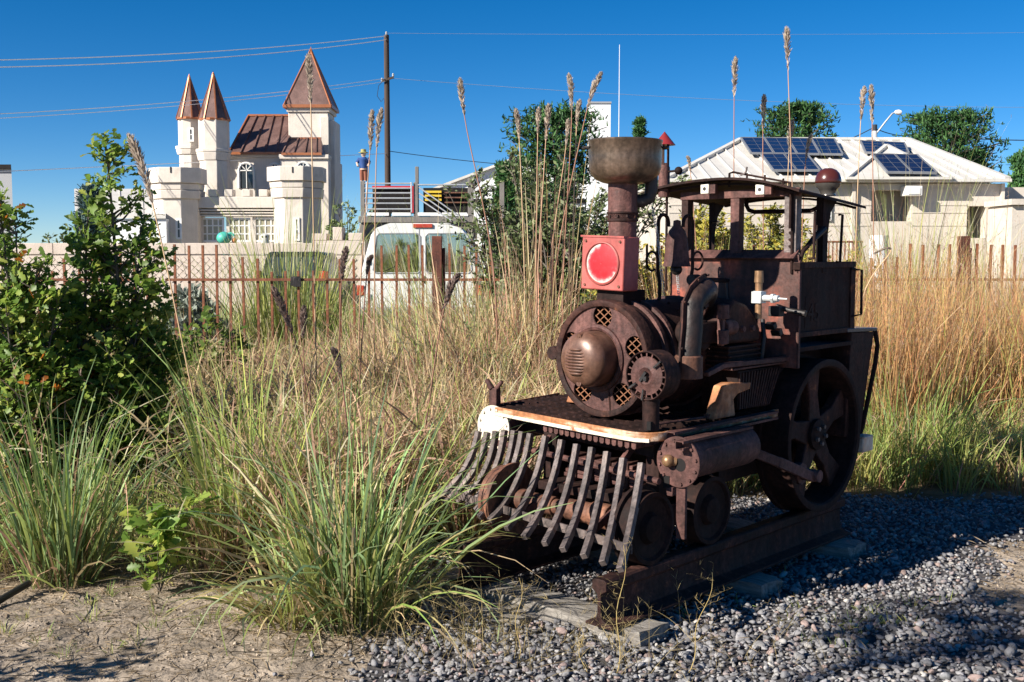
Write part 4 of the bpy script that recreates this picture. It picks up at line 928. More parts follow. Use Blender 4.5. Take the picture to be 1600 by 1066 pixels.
def cpart(mb, name, mat='stucco', parent=None, bevel=.02): return mb.obj(name, mat, parent or castle, bevel, 20)
# round-ish corner towers with parapets
for (a0, a1, s0, s1, yp, yc, yb, Y) in ((62, 318, 84, 296, 640, 715, 790, 39.2), (636, 905, 664, 880, 635, 705, 785, 39.4)):
    b = MB(); octo(b, s0, s1, yb, 1230, Y); tw = cpart(b, 'corner_tower')
    b = MB(); octo(b, a0, a1, yp, yc, Y); cpart(b, 'parapet', parent=tw)
    b = MB(); octo(b, a0 + 10, a1 - 10, yc + 2, yc + 32, Y, .97); octo(b, s0 - 14, s1 + 14, yc + 34, yb, Y, .97); cpart(b, 'corbel', parent=tw)
    c = (kx(a0, Y) + kx(a1, Y)) / 2; r = (kx(a1, Y) - kx(a0, Y)) / 2
    b = MB(); b.bx(c - .9 * r, c - .5 * r, Y - r - .0, Y - r + .05, kz(yc - 18, Y), kz(yp - 1, Y)); 
    b = MB(); b.bx(c + .02, c + .06, Y - r - .02, Y - r + .06, kz(668, Y), kz(640, Y)); cpart(b, 'drain_slot', 'dark_opening', tw, 0)
# slit windows on the shafts
def kwin(px0, px1, py0, py1, Y, cols, rows, name='window', parent=None, mat='win_dark', bar=.035):
    x0, x1, z0, z1 = kx(px0, Y), kx(px1, Y), kz(py1, Y), kz(py0, Y); w = .07
    b = MB(); b.bx(x0, x1, Y - .02, Y + .02, z1 - w, z1); b.bx(x0, x1, Y - .02, Y + .02, z0, z0 + w); b.bx(x0, x0 + w, Y - .02, Y + .02, z0 + w, z1 - w); b.bx(x1 - w, x1, Y - .02, Y + .02, z0 + w, z1 - w)
    for i in range(1, cols): x = x0 + (x1 - x0) * i / cols; b.bx(x - bar / 2, x + bar / 2, Y - .012, Y + .01, z0 + w, z1 - w)
    for i in range(1, rows): z = z0 + (z1 - z0) * i / rows; b.bx(x0 + w, x1 - w, Y - .009, Y + .009, z - bar / 2, z + bar / 2)
    f = b.obj(name, 'frame_white', parent or castle)
    b = MB(); b.bx(x0 + w * .6, x1 - w * .6, Y + .011, Y + .03, z0 + w * .6, z1 - w * .6); b.obj('pane', mat, f)
    return f
def octo_front(px0, px1, Y): return Y - (kx(px1, Y) - kx(px0, Y)) / 2
Yf = octo_front(84, 296, 39.2) - .025
kwin(174, 204, 882, 985, Yf, 1, 2); kwin(112, 134, 885, 985, Yf + .15, 1, 2)
Yf2 = octo_front(664, 880, 39.4) - .025
kwin(752, 780, 878, 992, Yf2, 1, 2)
# gate range with battlements, pergola beams and three glazed bays
b = MB(); Y0 = 39.0
b.bx(kx(240, Y0), kx(715, Y0), Y0, Y0 + .5, kz(832, Y0), kz(776, Y0)); rng_ = cpart(b, 'gate_range')
for x0, x1 in ((240, 290), (335, 376), (415, 455), (500, 541), (583, 625), (664, 700)):
    b = MB(); b.bx(kx(x0, Y0), kx(x1, Y0), Y0 + .01, Y0 + .45, kz(775, Y0), kz(740, Y0)); cpart(b, 'merlon', parent=rng_)
b = MB(); b.bx(kx(262, Y0), kx(690, Y0), Y0 + .25, Y0 + .6, kz(872, Y0), kz(833, Y0)); cpart(b, 'lintel', parent=rng_)
for i, y in enumerate((838, 851, 864)):
    b = MB(); b.bx(kx(255 + i * 8, Y0), kx(705 - i * 6, Y0), Y0 + .04 + .05 * i, Y0 + .24, kz(y + 7, Y0), kz(y, Y0)); cpart(b, 'pergola_beam', 'stucco', rng_, .01)
for x0, x1 in ((300, 411), (428, 540), (557, 668)): kwin(x0, x1, 878, 998, Y0 + .3, 4, 3, 'glazed_bay', None, 'bay_glass', .045)
b = MB()
for x0, x1 in ((240, 299), (412, 427), (541, 556), (669, 720)): b.bx(kx(x0, Y0), kx(x1, Y0), Y0 + .27, Y0 + .55, kz(1000, Y0), kz(873, Y0))
b.bx(kx(240, Y0), kx(720, Y0), Y0 + .27, Y0 + .55, kz(1230, Y0), kz(1001, Y0)); 
cpart(b, 'bay_piers', 'stucco', rng_, 0)
# twin turrets
for (s0, s1, y0, k0, k1, yb, c0, c1, ya, yc, Y) in ((203, 302, 398, 530, 572, 760, 196, 318, 183, 396, 42.5), (303, 440, 402, 545, 602, 800, 303, 444, 170, 402, 41.6)):
    b = MB(); octo(b, s0, s1, y0, k0, Y); tu = cpart(b, 'turret')
    b = MB(); octo(b, s0 - 14, s1 + 7, k0, k0 + 16, Y); octo(b, s0 - 12, s1 + 5, k0 + 17, k1, Y, .9); cpart(b, 'corbel', parent=tu)
    b = MB(); octo(b, s0 + 2, s1 - 2, k1 + 1, yb, Y); cpart(b, 'turret_shaft', parent=tu)
    c = (kx(c0, Y) + kx(c1, Y)) / 2; r = (kx(c1, Y) - kx(c0, Y)) / 2 / math.cos(math.pi / 8); z0, z1 = kz(yc, Y), kz(ya, Y)
    pts = [(c + r * math.cos(math.pi / 8 + k * math.pi / 4), Y + r * math.sin(math.pi / 8 + k * math.pi / 4), z0) for k in range(8)] + [(c, Y, z1)]
    b = MB(); b.add(pts, [(k, (k + 1) % 8, 8) for k in range(8)] + [tuple(range(8))[::-1]]); rf = b.obj('spire', 'copper', tu, 0, 0)
    for k in range(8): b = MB(); b.bar(pts[k], pts[8], .05, .05); b.obj('spire_hip', 'copper_edge', rf)
    b = MB(); b.lathe([(r * .2, z1 - (z1 - z0) * .2), (.001, z1 + .08)], (c, Y, 0), (0, 0, 1), 8); b.obj('spire_tip', 'copper_edge', rf)
    b = MB(); b.lathe([(r * 1.02, z0 - .04), (r * 1.03, z0 + .03), (r * .97, z0 + .05)], (c, Y, 0), (0, 0, 1), 8)
    b.obj('spire_eave', 'copper_edge', rf)
Yt = octo_front(203, 302, 42.5) - .03
kwin(246, 273, 437, 506, Yt, 1, 2)
# main body with a hipped copper roof
Yb = 43.0
b = MB(); b.bx(kx(436, Yb), kx(905, Yb), Yb, Yb + 4.5, -.2, kz(572, Yb)); body = cpart(b, 'house_body')
b = MB(); b.bx(kx(690, Yb - .5), kx(926, Yb - .5), Yb - .55, Yb - .01, -.2, kz(590, Yb - .5)); b.bx(kx(686, Yb - .5), kx(930, Yb - .5), Yb - .65, Yb, kz(592, Yb - .5), kz(570, Yb - .5)); cpart(b, 'bay_wall', parent=body)
b = MB(); b.bx(kx(434, Yb), kx(692, Yb), Yb - .12, Yb - .005, kz(585, Yb), kz(566, Yb)); cpart(b, 'cornice', parent=body)
E0, E1 = Vector((kx(442, Yb), Yb - .25, kz(566, Yb))), Vector((kx(735, Yb), Yb - .25, kz(566, Yb)))
Rd = 45.0; G0, G1 = Vector((kx(540, Rd), Rd, kz(382, Rd))), Vector((kx(745, Rd), Rd, kz(382, Rd)))
L0 = Vector((kx(425, Rd), Rd + 2.4, kz(540, Rd)))
b = MB(); b.add([E0, E1, G1, G0, L0, Vector((E1.x, L0.y, L0.z))], [(0, 1, 2, 3), (0, 3, 4), (3, 2, 5, 4), (0, 4, 5, 1)]); rf = b.obj('hip_roof', 'copper', body, 0, 0)
for i in range(6):
    t = i / 5; p = E0.lerp(E1, t); q = G0.lerp(G1, t) if t > 0 else G0
    p2 = E0.lerp(E1, .02 + .98 * t); b = MB(); b.bar(p2 + Vector((0, -.03, .02)), q + Vector((0, -.02, .03)), .05, .05); b.obj('standing_seam', 'copper_edge' if i == 0 else 'copper', rf)
b = MB(); b.bar(G0 + Vector((0, 0, .04)), G1 + Vector((0, 0, .04)), .1, .08); b.bar(E0, E1, .06, .1); b.bar(E0, L0, .06, .06); b.obj('roof_trim', 'copper_edge', rf)
Ys = Yb - .7; E0, E1 = Vector((kx(697, Ys), Ys, kz(566, Ys))), Vector((kx(893, Ys), Ys, kz(566, Ys))); G0, G1 = Vector((kx(735, Ys + 1), Ys + 1, kz(490, Ys + 1))), Vector((kx(890, Ys + 1), Ys + 1, kz(490, Ys + 1)))
b = MB(); b.add([E0, E1, G1, G0, E0 + Vector((.3, 1, 0)), E1 + Vector((0, 1, 0))], [(0, 1, 2, 3), (0, 3, 4), (1, 5, 2)]); rf = b.obj('lean_to_roof', 'copper', body, 0, 0)
for t in (0.02, .3, .58, .86, 1): b = MB(); b.bar(E0.lerp(E1, t) + Vector((0, -.02, .02)), G0.lerp(G1, t) + Vector((0, -.02, .02)), .045, .045); b.obj('standing_seam', 'copper', rf)
b = MB(); b.bar(G0, G1, .06, .08); b.bar(E0, E1, .05, .09); b.obj('roof_trim', 'copper_edge', rf)
def arch_win(px, py, pr, pb, Y, door=False):
    c, r, z, z0 = kx(px, Y), kx(px + pr, Y) - kx(px, Y), kz(py, Y), kz(pb, Y)
    a = [(c + r * math.cos(t), Y - .03, z + r * math.sin(t)) for t in [i * math.pi / 14 for i in range(15)]]
    b = MB(); b.tube([(c + r, Y - .03, z0)] + a + [(c - r, Y - .03, z0)], .05, 6); 
    for t in (R(45), R(90), R(135)): b.bar((c, Y - .03, z), (c + r * math.cos(t), Y - .03, z + r * math.sin(t)), .03, .03)
    b.bar((c - r, Y - .03, z), (c + r, Y - .03, z), .04, .04)
    b.bar((c, Y - .03, z0), (c, Y - .03, z), .03, .03)
    f = b.obj('arched_window', 'frame_white', body)
    b = MB(); b.prism([(c + r, Y - .02, z0)] + [(x, Y - .02, zz) for x, _, zz in a] + [(c - r, Y - .02, z0)], (0, .015, 0)); b.obj('pane', 'win_dark', f)
arch_win(526, 648, 36, 735, Yb); arch_win(665, 640, 27, 735, Yb); arch_win(803, 638, 30, 735, Yb - .55)
# square tower with a pyramid roof
Yt = 43.7
x0, x1 = kx(733, Yt), kx(926, Yt)
b = MB(); b.bx(x0, x1, Yt, Yt + (x1 - x0), -.2, kz(362, Yt)); tw = cpart(b, 'square_tower')
b = MB(); b.bx(x0 - .05, x1 + .08, Yt - .07, Yt + (x1 - x0) + .07, kz(362, Yt) + .003, kz(336, Yt)); cpart(b, 'cornice', parent=tw)
b = MB(); b.bx(kx(890, Yt), x1 + .04, Yt - .12, Yt - .003, kz(566, Yt), kz(385, Yt)); b.bx(x1 + .003, x1 + .22, Yt + .1, Yt + 1.6, kz(900, Yt), kz(400, Yt)); cpart(b, 'flue_chase', parent=tw)
c = (x0 + x1) / 2; hw = (x1 - x0) / 2 + .15; z0, z1 = kz(334, Yt), kz(60, Yt + 1); cy = Yt + (x1 - x0) / 2
co = [(c - hw, cy - hw, z0), (c + hw, cy - hw, z0), (c + hw, cy + hw, z0), (c - hw, cy + hw, z0), (c, cy, z1)]
b = MB(); b.add(co, [(0, 1, 4), (1, 2, 4), (2, 3, 4), (3, 0, 4), (3, 2, 1, 0)]); rf = b.obj('pyramid_roof', 'copper', tw, 0, 0)
for k in range(4): b = MB(); b.bar(co[k], co[4], .06, .06); b.obj('roof_hip', 'copper_edge', rf); 
for k in range(4): b = MB(); b.bar(co[k], co[(k + 1) % 4], .06, .12); b.obj('roof_eave', 'copper_edge', rf)
b = MB(); b.add([tuple(Vector(co[k]).lerp(Vector(co[4]), .90) + Vector((0, 0, .03))) for k in range(4)] + [(c, cy, z1 + .12)], [(0, 1, 4), (1, 2, 4), (2, 3, 4), (3, 0, 4)]); b.obj('roof_tip', 'copper_edge', rf)
# garden toys in front of the castle
g = at(350, 372, 30); b = MB(); b.sphere((0, 0, 0), .20, 12, .85); b.tube([(.1, 0, .1), (.2, 0, .13), (.27, 0, .06)], .04, 6); b.cyl((0, 0, -.9), (0, 0, -.1), .03, .03); o = b.obj('turquoise_planter', 'turquoise', loc=g); tag(o, 'turquoise round garden planter in front of the castle bay windows', 'planter')
g = at(366, 376, 30); b = MB(); b.sphere((0, 0, 0), .07, 10); b.cyl((0, 0, -.9), (0, 0, 0), .03, .03); o = b.obj('orange_ball', 'orange_pl', loc=g); tag(o, 'small orange ball ornament beside the turquoise planter', 'ornament')
g = at(414, 372, 30); o = thing('white_figure', 'small white garden figure with dark eyes before the right bay window', 'ornament', g); b = MB(); b.lathe([(.001, -.9), (.1, -.9), (.12, -.3), (.1, -.05), (.12, .02), (.11, .09), (.001, .13)], (0, 0, 0), (0, 0, 1), 14); b.obj('body', 'frame_white', o)
for s in (-1, 1): b = MB(); b.sphere((s * .05, -.10, .03), .028, 8); b.obj('eye', 'black_panel', o)

# ------------------------------------------------------------------ white van seen from behind
VY = 18.7
van = thing('white_van', 'white van seen from behind through the fence, with two rear windows', 'van', (at(655, 400, VY).x, VY, 0))
vx0 = at(655, 400, VY).x
def vx(px): return at(px, 400, VY).x - vx0
def vz(py): return at(800, py, VY).z
half = lambda z: np.interp(z, [.3, .5, 1.0, 1.15, 1.8, 1.93, 2.0], [.95, 1.0, 1.02, 1.0, .82, .72, .5])
def ringz(y, f=1.0, zt=2.0, nose=None):
    zs = [.32, .5, 1.0, 1.15, 1.5, 1.8, 1.92, 1.975, 2.0]
    zs = [z if z < 1 else 1 + (z - 1) * (zt - 1) for z in zs]
    base = [.32, .5, 1.0, 1.15, 1.5, 1.8, 1.92, 1.975, 2.0]
    r = [(float(half(bz)) * f, y, z) for bz, z in zip(base, zs)]
    return r + [(-x, yy, z) for x, yy, z in r[::-1]]
b = MB(); secs = [ringz(.0, .97), ringz(.06, 1), ringz(1.2), ringz(3.0), ringz(3.6, .97, 1.9), ringz(4.1, .95, 1.15), ringz(4.7, .90, 1.05)]
n = len(secs[0]); vs = [p for s in secs for p in s]
fs = [(i * n + k, i * n + (k + 1) % n, (i + 1) * n + (k + 1) % n, (i + 1) * n + k) for i in range(len(secs) - 1) for k in range(n)]
fs = [f for f in fs]; fs += [tuple(range((len(secs) - 1) * n, len(secs) * n))]
b.add(vs, fs)
# rear face with two window openings
zz0, zz1 = vz(427), vz(365); wl = (vx(583), vx(657)); wr = (vx(665), vx(737))
bm = bmesh.new(); edges = []
def loop(pts):
    vv = [bm.verts.new(p) for p in pts]; return [bm.edges.new((vv[i], vv[(i + 1) % len(vv)])) for i in range(len(vv))]
def rrect(x0, x1, z0, z1, s, y=0.0, r=.05):
    return [(x0 + r, y, z0), (x1 - r, y, z0), (x1, y, z0 + r), (x1 - s, y, z1 - r), (x1 - s - r, y, z1), (x0 + r, y, z1), (x0, y, z1 - r), (x0, y, z0 + r)] if s >= 0 else [(x0 + r, y, z0), (x1 - r, y, z0), (x1, y, z0 + r), (x1, y, z1 - r), (x1 - r, y, z1), (x0 - s + r, y, z1), (x0 - s, y, z1 - r), (x0, y, z0 + r)]
edges += loop(secs[0]); WL = rrect(wl[0], wl[1], zz0, zz1, -.06); WR = rrect(wr[0], wr[1], zz0, zz1, .06)
edges += loop(WL) + loop(WR); bmesh.ops.triangle_fill(bm, use_beauty=True, edges=edges)
me = bpy.data.meshes.new('rear_doors'); bm.to_mesh(me); bm.free(); me.materials.append(M['van_white']); o = bpy.data.objects.new('rear_doors', me); COL.objects.link(o); o.parent = van
b.obj('body', 'van_white', van, 0, 40)
for W in (WL, WR):
    b = MB(); b.prism([(x, y + .012, z) for x, y, z in W], (0, .006, 0)); b.obj('rear_window', 'van_glass', van)
    b = MB(); b.tube(W + [W[0]], .014, 5); b.obj('window_seal', 'grey_wall', van)
b = MB(); b.bx(vx(646), vx(676), -.03, .02, vz(356), vz(350)); b.obj('brake_light', 'tail_red', van, .006)
b = MB(); b.bx(-.008, .008, -.006, .002, .45, 1.9); b.obj('door_seam', 'grey_wall', van)
for s in (-1, 1):
    b = MB(); b.bx(s * 1.0 - .06, s * 1.0 + .06, -.02, .1, vz(462), vz(446)); b.obj('tail_light', 'tail_red', van, .01)
    for y in (.9, 3.7):
        b = MB(); b.cyl((s * .98, y, .33), (s * .78, y, .33), .34, .34, 28); b.obj('wheel', 'black_panel', van)
for x in (-.09, .09): b = MB(); b.bx(x - .012, x + .012, -.02, -.001, .98, 1.10); b.obj('door_handle', 'black_panel', van, .003)
for x in (-.94, .94):
    for z in (.75, 1.35): b = MB(); b.bx(x * .9 - .02, x * .9 + .02, -.02, -.001, z - .05, z + .05); b.obj('door_hinge', 'white_metal', van, .003)
b = MB(); b.bar((-.62, -.025, 1.17), (-.22, -.025, 1.36), .012, .012); b.obj('wiper', 'black_panel', van)
b = MB(); b.bx(-1.0, 1.0, -.1, .05, .42, .58); b.obj('bumper', 'grey_wall', van, .02)
b = MB(); b.bx(.2, .5, -.012, -.001, .78, .93); b.obj('licence_plate', 'white_metal', van)
for s in (-1, 1):
    b = MB(); b.bx(s * .45 - .25, s * .45 + .25, 1.6, 1.75, .9, 1.62); b.obj('seat', 'grey_wall', van, .05)
b = MB(); b.bx(vx(744), vx(752), 3.2, 3.4, vz(400), vz(380)); b.obj('side_mirror', 'black_panel', van, .01)

# dark car behind the wall's end
car = thing('dark_car', 'dark parked car with an orange tail light behind tall grass left of the van', 'car', (at(452, 400, 20.5).x, 20.5, 0))
b = MB(); sx = .66
def cs(y, z0, z1, f): return [(-sx * f, y, z0), (sx * f, y, z0), (sx * f, y, z1 * .75), (sx * f * .86, y, z1), (-sx * f * .86, y, z1), (-sx * f, y, z1 * .75)]
S = [cs(0, .35, .95, .95), cs(.15, .3, 1.02, 1), cs(.5, .3, 1.52, .9), cs(2.2, .3, 1.5, .9), cs(3.0, .3, 1.0, 1), cs(4.2, .35, .85, .93)]
n = 6; b.add([p for s in S for p in s], [(i * n + k, i * n + (k + 1) % n, (i + 1) * n + (k + 1) % n, (i + 1) * n + k) for i in range(5) for k in range(n)] + [tuple(range(n)), tuple(range(30, 36))]); b.obj('body', 'car_dark', car, .06)
b = MB(); b.hexa([(-.5, .17, 1.06), (.5, .17, 1.06), (.5, .21, 1.06), (-.5, .21, 1.06), (-.45, .40, 1.42), (.45, .40, 1.42), (.45, .44, 1.42), (-.45, .44, 1.42)]); b.obj('rear_window', 'win_dark', car)
for s in (-1, 1):
    b = MB(); b.bx(s * .60 - .07, s * .60 + .07, -.02, .12, .98, 1.16); b.obj('tail_light', 'tail_red', car, .02)
    for y in (.8, 3.4): b = MB(); b.cyl((s * .65, y, .3), (s * .5, y, .3), .31, .31, 24); b.obj('wheel', 'black_panel', car)

# ------------------------------------------------------------------ raised platform with steel railings
PY = 26.0
plat = thing('railed_platform', 'raised timber platform with silver railings, a red strip and yellow bars above the van', 'platform', (0, PY, 0))
def qx(px): return at(px, 300, PY).x
def qz(py): return at(800, py, PY).z
for x0, x1, y0, dy in ((563, 569.5, 283, 0), (639.5, 645, 252, 1.6), (646, 653, 285, 0), (731, 740, 279, 0), (779, 787, 275, 2.2)):
    b = MB(); b.bx(qx(x0), qx(x1), dy, dy + .12, -.2, qz(y0)); b.obj('post', 'grey_wood', plat, .008)
b = MB(); b.bx(qx(560), qx(742), -.06, 2.0, qz(348), qz(338)); b.bx(qx(560), qx(742), .1, 1.8, qz(372), qz(349)); b.obj('deck', 'grey_wood', plat, .01)
b = MB(); b.bx(qx(572), qx(643), 1.2, 1.3, qz(331), qz(287)); b.obj('back_board', 'black_panel', plat)
b = MB(); b.bx(qx(636), qx(643), 1.05, 1.15, qz(330), qz(288)); b.bx(qx(572), qx(643), 1.12, 1.19, qz(289), qz(286)); b.obj('red_strip', 'red_panel', plat)
b = MB(); b.bx(qx(655), qx(731), 1.2, 1.3, qz(331), qz(289)); b.obj('back_board', 'black_panel', plat)
for y in (294, 300.5, 307): b = MB(); b.bx(qx(658), qx(685), 1.1, 1.18, qz(y + 3.5), qz(y)); b.obj('yellow_bar', 'yellow_panel', plat)
for y in (296, 304, 312): b = MB(); b.bx(qx(690), qx(729), 1.12, 1.18, qz(y + 2), qz(y)); b.obj('shelf_edge', 'rust_warm', plat)
for y in (287, 294.5, 302, 310, 318, 327): b = MB(); b.cyl((qx(570), -.03, qz(y)), (qx(644), -.03, qz(y)), .018, .018, 8); b.obj('rail', 'steel_rail', plat)
for x in (573.5, 643): b = MB(); b.cyl((qx(x), -.03, qz(332)), (qx(x), -.03, qz(285)), .02, .02, 8); b.obj('rail_post', 'steel_rail', plat)
b = MB(); b.cyl((qx(653), -.03, qz(289)), (qx(733), -.03, qz(289)), .018, .018, 8); b.obj('rail', 'steel_rail', plat)
for d in (0, 9, 18): b = MB(); b.cyl((qx(655), -.05, qz(293 + d)), (qx(727 - d * 1.2), -.25, qz(345)), .016, .016, 8); b.obj('slanted_rail', 'steel_rail', plat)
for x0, x1 in ((574, 608), (613, 642), (653, 685), (691, 730)): b = MB(); b.bx(qx(x0), qx(x1), -.09, -.06, qz(337.5), qz(332.5)); b.obj('kick_board', 'frame_white', plat, .004)
f = thing('figurine', 'small figurine in a blue shirt and straw hat standing on the platform post', 'figurine', (qx(568), PY + .06, qz(283)))
b = MB()
for s in (-1, 1): b.tube([(s * .045, 0, 0), (s * .045, 0, .16), (s * .04, 0, .30)], [.035, .04, .05], 8)
b.tube([(0, 0, .26), (0, 0, .34), (0, 0, .50), (0, 0, .57)], [.085, .09, .10, .04], 12)
b.tube([(-.09, 0, .53), (-.15, -.02, .42), (-.12, -.08, .34)], [.035, .03, .025], 8); b.tube([(.09, 0, .53), (.14, -.02, .42), (.11, -.08, .34)], [.035, .03, .025], 8)
b.sphere((0, 0, .63), .06, 10, 1.1); b.obj('body', 'skin', f)
b = MB(); b.lathe([(.095, .30), (.10, .40), (.115, .50), (.06, .56)], (0, 0, 0), (0, 0, 1), 14); b.tube([(-.09, 0, .53), (-.15, -.02, .43)], [.045, .042], 8); b.tube([(.09, 0, .53), (.14, -.02, .43)], [.045, .042], 8); b.obj('shirt', 'blue_cloth', f)
b = MB()
for s in (-1, 1): b.tube([(s * .045, 0, .02), (s * .045, 0, .16), (s * .035, 0, .32)], [.045, .05, .062], 8)
b.obj('trousers', 'brown_cloth', f)
b = MB(); b.lathe([(.12, .655), (.115, .665), (.065, .68), (.06, .74), (.001, .75)], (0, 0, 0), (0, 0, 1), 14); b.obj('hat', 'straw', f)

# ------------------------------------------------------------------ utility pole, wires, mast, street lamp
UY = 50.0
pole = thing('utility_pole', 'tall brown wooden utility pole standing right of the castle', 'pole', (at(606, 300, UY).x, UY, 0))
zt = at(800, 55, UY).z
b = MB(); b.cyl((0, 0, -.2), (0, 0, zt), .15, .115, 14); b.obj('shaft', 'pole_wood', pole)
b = MB(); z = at(800, 126, UY).z; b.bar((-.22, -.15, z - .05), (.32, -.15, z + .12), .09, .09); b.obj('bracket_arm', 'pole_wood', pole)
for x, zz in ((-.2, z + .02), (.30, z + .22), (0, zt + .08)): b = MB(); b.lathe([(.03, -.1), (.055, -.05), (.04, -.02), (.055, .02), (.03, .07), (.001, .08)], (x, -.15 if zz != zt + .08 else 0, zz), (0, 0, 1), 10); b.obj('insulator', 'lamp_grey', pole)
b = MB(); b.tube([(-.12, -.1, z), (-.35, -.15, z - .25), (-.42, -.15, z - .7), (-.25, -.12, z - .95), (-.13, -.1, z - .8)], .014, 5); b.obj('loose_cable', 'wire_dark', pole)
def wire(px0, py0, Y0, px1, py1, Y1, sag, mat, r, label, grp='overhead wires'):
    a, c = at(px0, py0, Y0), at(px1, py1, Y1); b = MB()
    b.tube([a.lerp(c, t) - Vector((0, 0, sag * 4 * t * (1 - t))) for t in [i / 24 for i in range(25)]], r, 5)
    tag(b.obj('overhead_wire', mat), label, 'wire', grp)
wire(-60, 95, 34, 606, 56, UY, .2, 'wire', .017, 'upper pale cable running from the left edge to the pole top')
wire(-60, 106, 34, 606, 62, UY, .25, 'wire', .017, 'second pale cable just below the one reaching the pole top')
wire(-60, 181, 34, 606, 122, UY, .2, 'wire', .013, 'pale middle cable passing behind the castle spires to the pole bracket')
wire(-60, 188, 34, 606, 127, UY, .2, 'wire', .011, 'thin lower middle cable ending at the pole bracket')
wire(-60, 271, 34, 606, 240, UY, .0, 'wire', .013, 'lowest pale cable crossing left above the oak shrub')
wire(606, 52, UY, 1680, 50, 60, .1, 'wire_grey', .006, 'thin pale cable leaving the pole top to the right')
wire(606, 122, UY, 1680, 168, 60, .35, 'wire_grey', .009, 'thin dark cable crossing the sky above the solar roof')
wire(606, 236, UY, 1075, 266, 55, .3, 'wire_dark', .016, 'low dark cable from the pole towards the white chimney')
wire(1290, 232, 46, 1362, 201, 46, .05, 'wire_dark', .02, 'short dark cable rising to the red and white vent pole')
wire(1366, 200, 46, 1420, 212, 50, .1, 'wire_dark', .02, 'short dark cable right of the street lamp')
wire(1520, 217, 60, 1690, 219, 60, .05, 'wire_dark', .028, 'dark cable segment at the right edge above the pines')
b = MB(); p = at(967, 210, 48); b.cyl((0, 0, -p.z - .2), (0, 0, at(967, 70, 48).z - p.z), .03, .012, 8); o = b.obj('antenna_mast', 'wire', loc=p); tag(o, 'thin pale antenna mast rising behind the pot on the stack', 'antenna')
lp = at(1368, 215, 36); t = thing('street_lamp', 'street lamp on a grey arm above the right roof', 'street lamp', (lp.x, lp.y, 0)); zl = at(1368, 208, 36).z
b = MB(); b.cyl((0, 0, -.2), (0, 0, zl), .05, .04, 10); b.tube([(0, 0, zl - .05), (.3, 0, zl + .35), (.52, 0, zl + .62), (.62, 0, zl + .66)], .028, 6); b.obj('arm', 'lamp_grey', t)
b = MB(); b.lathe([(.001, -.12), (.06, -.08), (.09, .02), (.07, .1), (.001, .14)], (.70, 0, zl + .66), (1, 0, -.1), 12); b.obj('lamp_head', 'frame_white', t)
p = at(1366, 214, 34); o = thing('vent_pole', 'short vent pole banded red and white behind the right roof', 'pole', (p.x, p.y, 0)); z0, z1 = at(1366, 235, 34).z, at(1366, 195, 34).z
for i in range(4): b = MB(); b.cyl((0, 0, z0 + (z1 - z0) * i / 4 - (4 if i == 0 else 0)), (0, 0, z0 + (z1 - z0) * (i + 1) / 4), .08, .08, 10); b.obj('band', ('frame_white', 'red_panel', 'frame_white', 'wire_dark')[i], o)

# ------------------------------------------------------------------ distant pale buildings
def gable(name, label, Y, xl, xp, xr, ye, yp, depth, wallmat, roofmat, band=None, cat='building'):
    t = thing(name, label, cat, (0, 0, 0))
    X = lambda p: at(p, 300, Y).x; Z = lambda p: at(800, p, Y).z
    b = MB(); b.prism([(X(xl), Y, -.3), (X(xr), Y, -.3), (X(xr), Y, Z(ye)), (X(xp), Y, Z(yp)), (X(xl), Y, Z(ye))], (0, depth, 0)); b.obj('wall', wallmat, t, 0, 0)
    for a, c in ((xl, xp), (xp, xr)):
        b = MB(); za, zc = (Z(ye), Z(yp)) if a == xl else (Z(yp), Z(ye)); 
        b.hexa([(X(a), Y - .3, za + .003), (X(c), Y - .3, zc + .003), (X(c), Y + depth, zc + .003), (X(a), Y + depth, za + .003), (X(a), Y - .3, za + .14), (X(c), Y - .3, zc + .14), (X(c), Y + depth, zc + .14), (X(a), Y + depth, za + .14)]); b.obj('roof', roofmat, t, 0, 0)
    if band: b = MB(); b.bx(X(xl), X(xr), Y - .08, Y - .002, Z(band[1]), Z(band[0])); b.obj('dark_band', 'black_panel', t)
    return t
gable('white_barn', 'white gabled metal barn with a dark band behind the platform', 60, 672, 815, 955, 300, 246, 14, 'white_wall', 'roof_white', (311, 318))
b = MB(); o = thing('white_tower', 'plain white block tower rising behind the cooking pot', 'tower', (0, 0, 0))
X = lambda p: at(p, 200, 52).x; b.bx(X(920), X(954), 52, 53.2, -.2, at(937, 162, 52).z); b.obj('shaft', 'white_wall', o)
b = MB(); b.bx(X(919), X(955), 51.95, 53.25, at(937, 162, 52).z + .003, at(937, 159, 52).z); b.obj('cap', 'grey_wall', o)
def shed(name, label, Y, x0, x1, ye, yr, depth):
    t = thing(name, label, 'shed', (0, 0, 0)); X = lambda p, d=0: at(p, 300, Y + d).x; ze, zr = at(800, ye, Y).z, at(800, yr, Y + depth).z
    b = MB(); b.bx(X(x0) + .02, X(x1) - .02, Y + .1, Y + depth, -.2, ze); b.obj('wall', 'white_wall', t)
    b = MB(); b.hexa([(X(x0), Y, ze + .01), (X(x1), Y, ze + .01), (X(x1, depth), Y + depth, zr), (X(x0, depth), Y + depth, zr), (X(x0), Y, ze + .12), (X(x1), Y, ze + .12), (X(x1, depth), Y + depth, zr + .1), (X(x0, depth), Y + depth, zr + .1)]); r = b.obj('roof', 'roof_white', t, 0, 0)
    for k in range(1, 4):
        f = k / 4; b = MB(); b.bar((X(x0 + (x1 - x0) * f), Y + .02, ze + .13), (X(x0 + (x1 - x0) * f, depth), Y + depth, zr + .115), .03, .03); b.obj('roof_seam', 'roof_white', r)
shed('far_white_shed', 'white metal shed roof between the tallest oak and the castle tower', 38, 116, 258, 342, 299, 7)
o = thing('grey_building', 'grey sided building with a dark flat roof at the left edge', 'building', (0, 0, 0)); X = lambda p: at(p, 270, 48).x
k_ = 54 / 48.
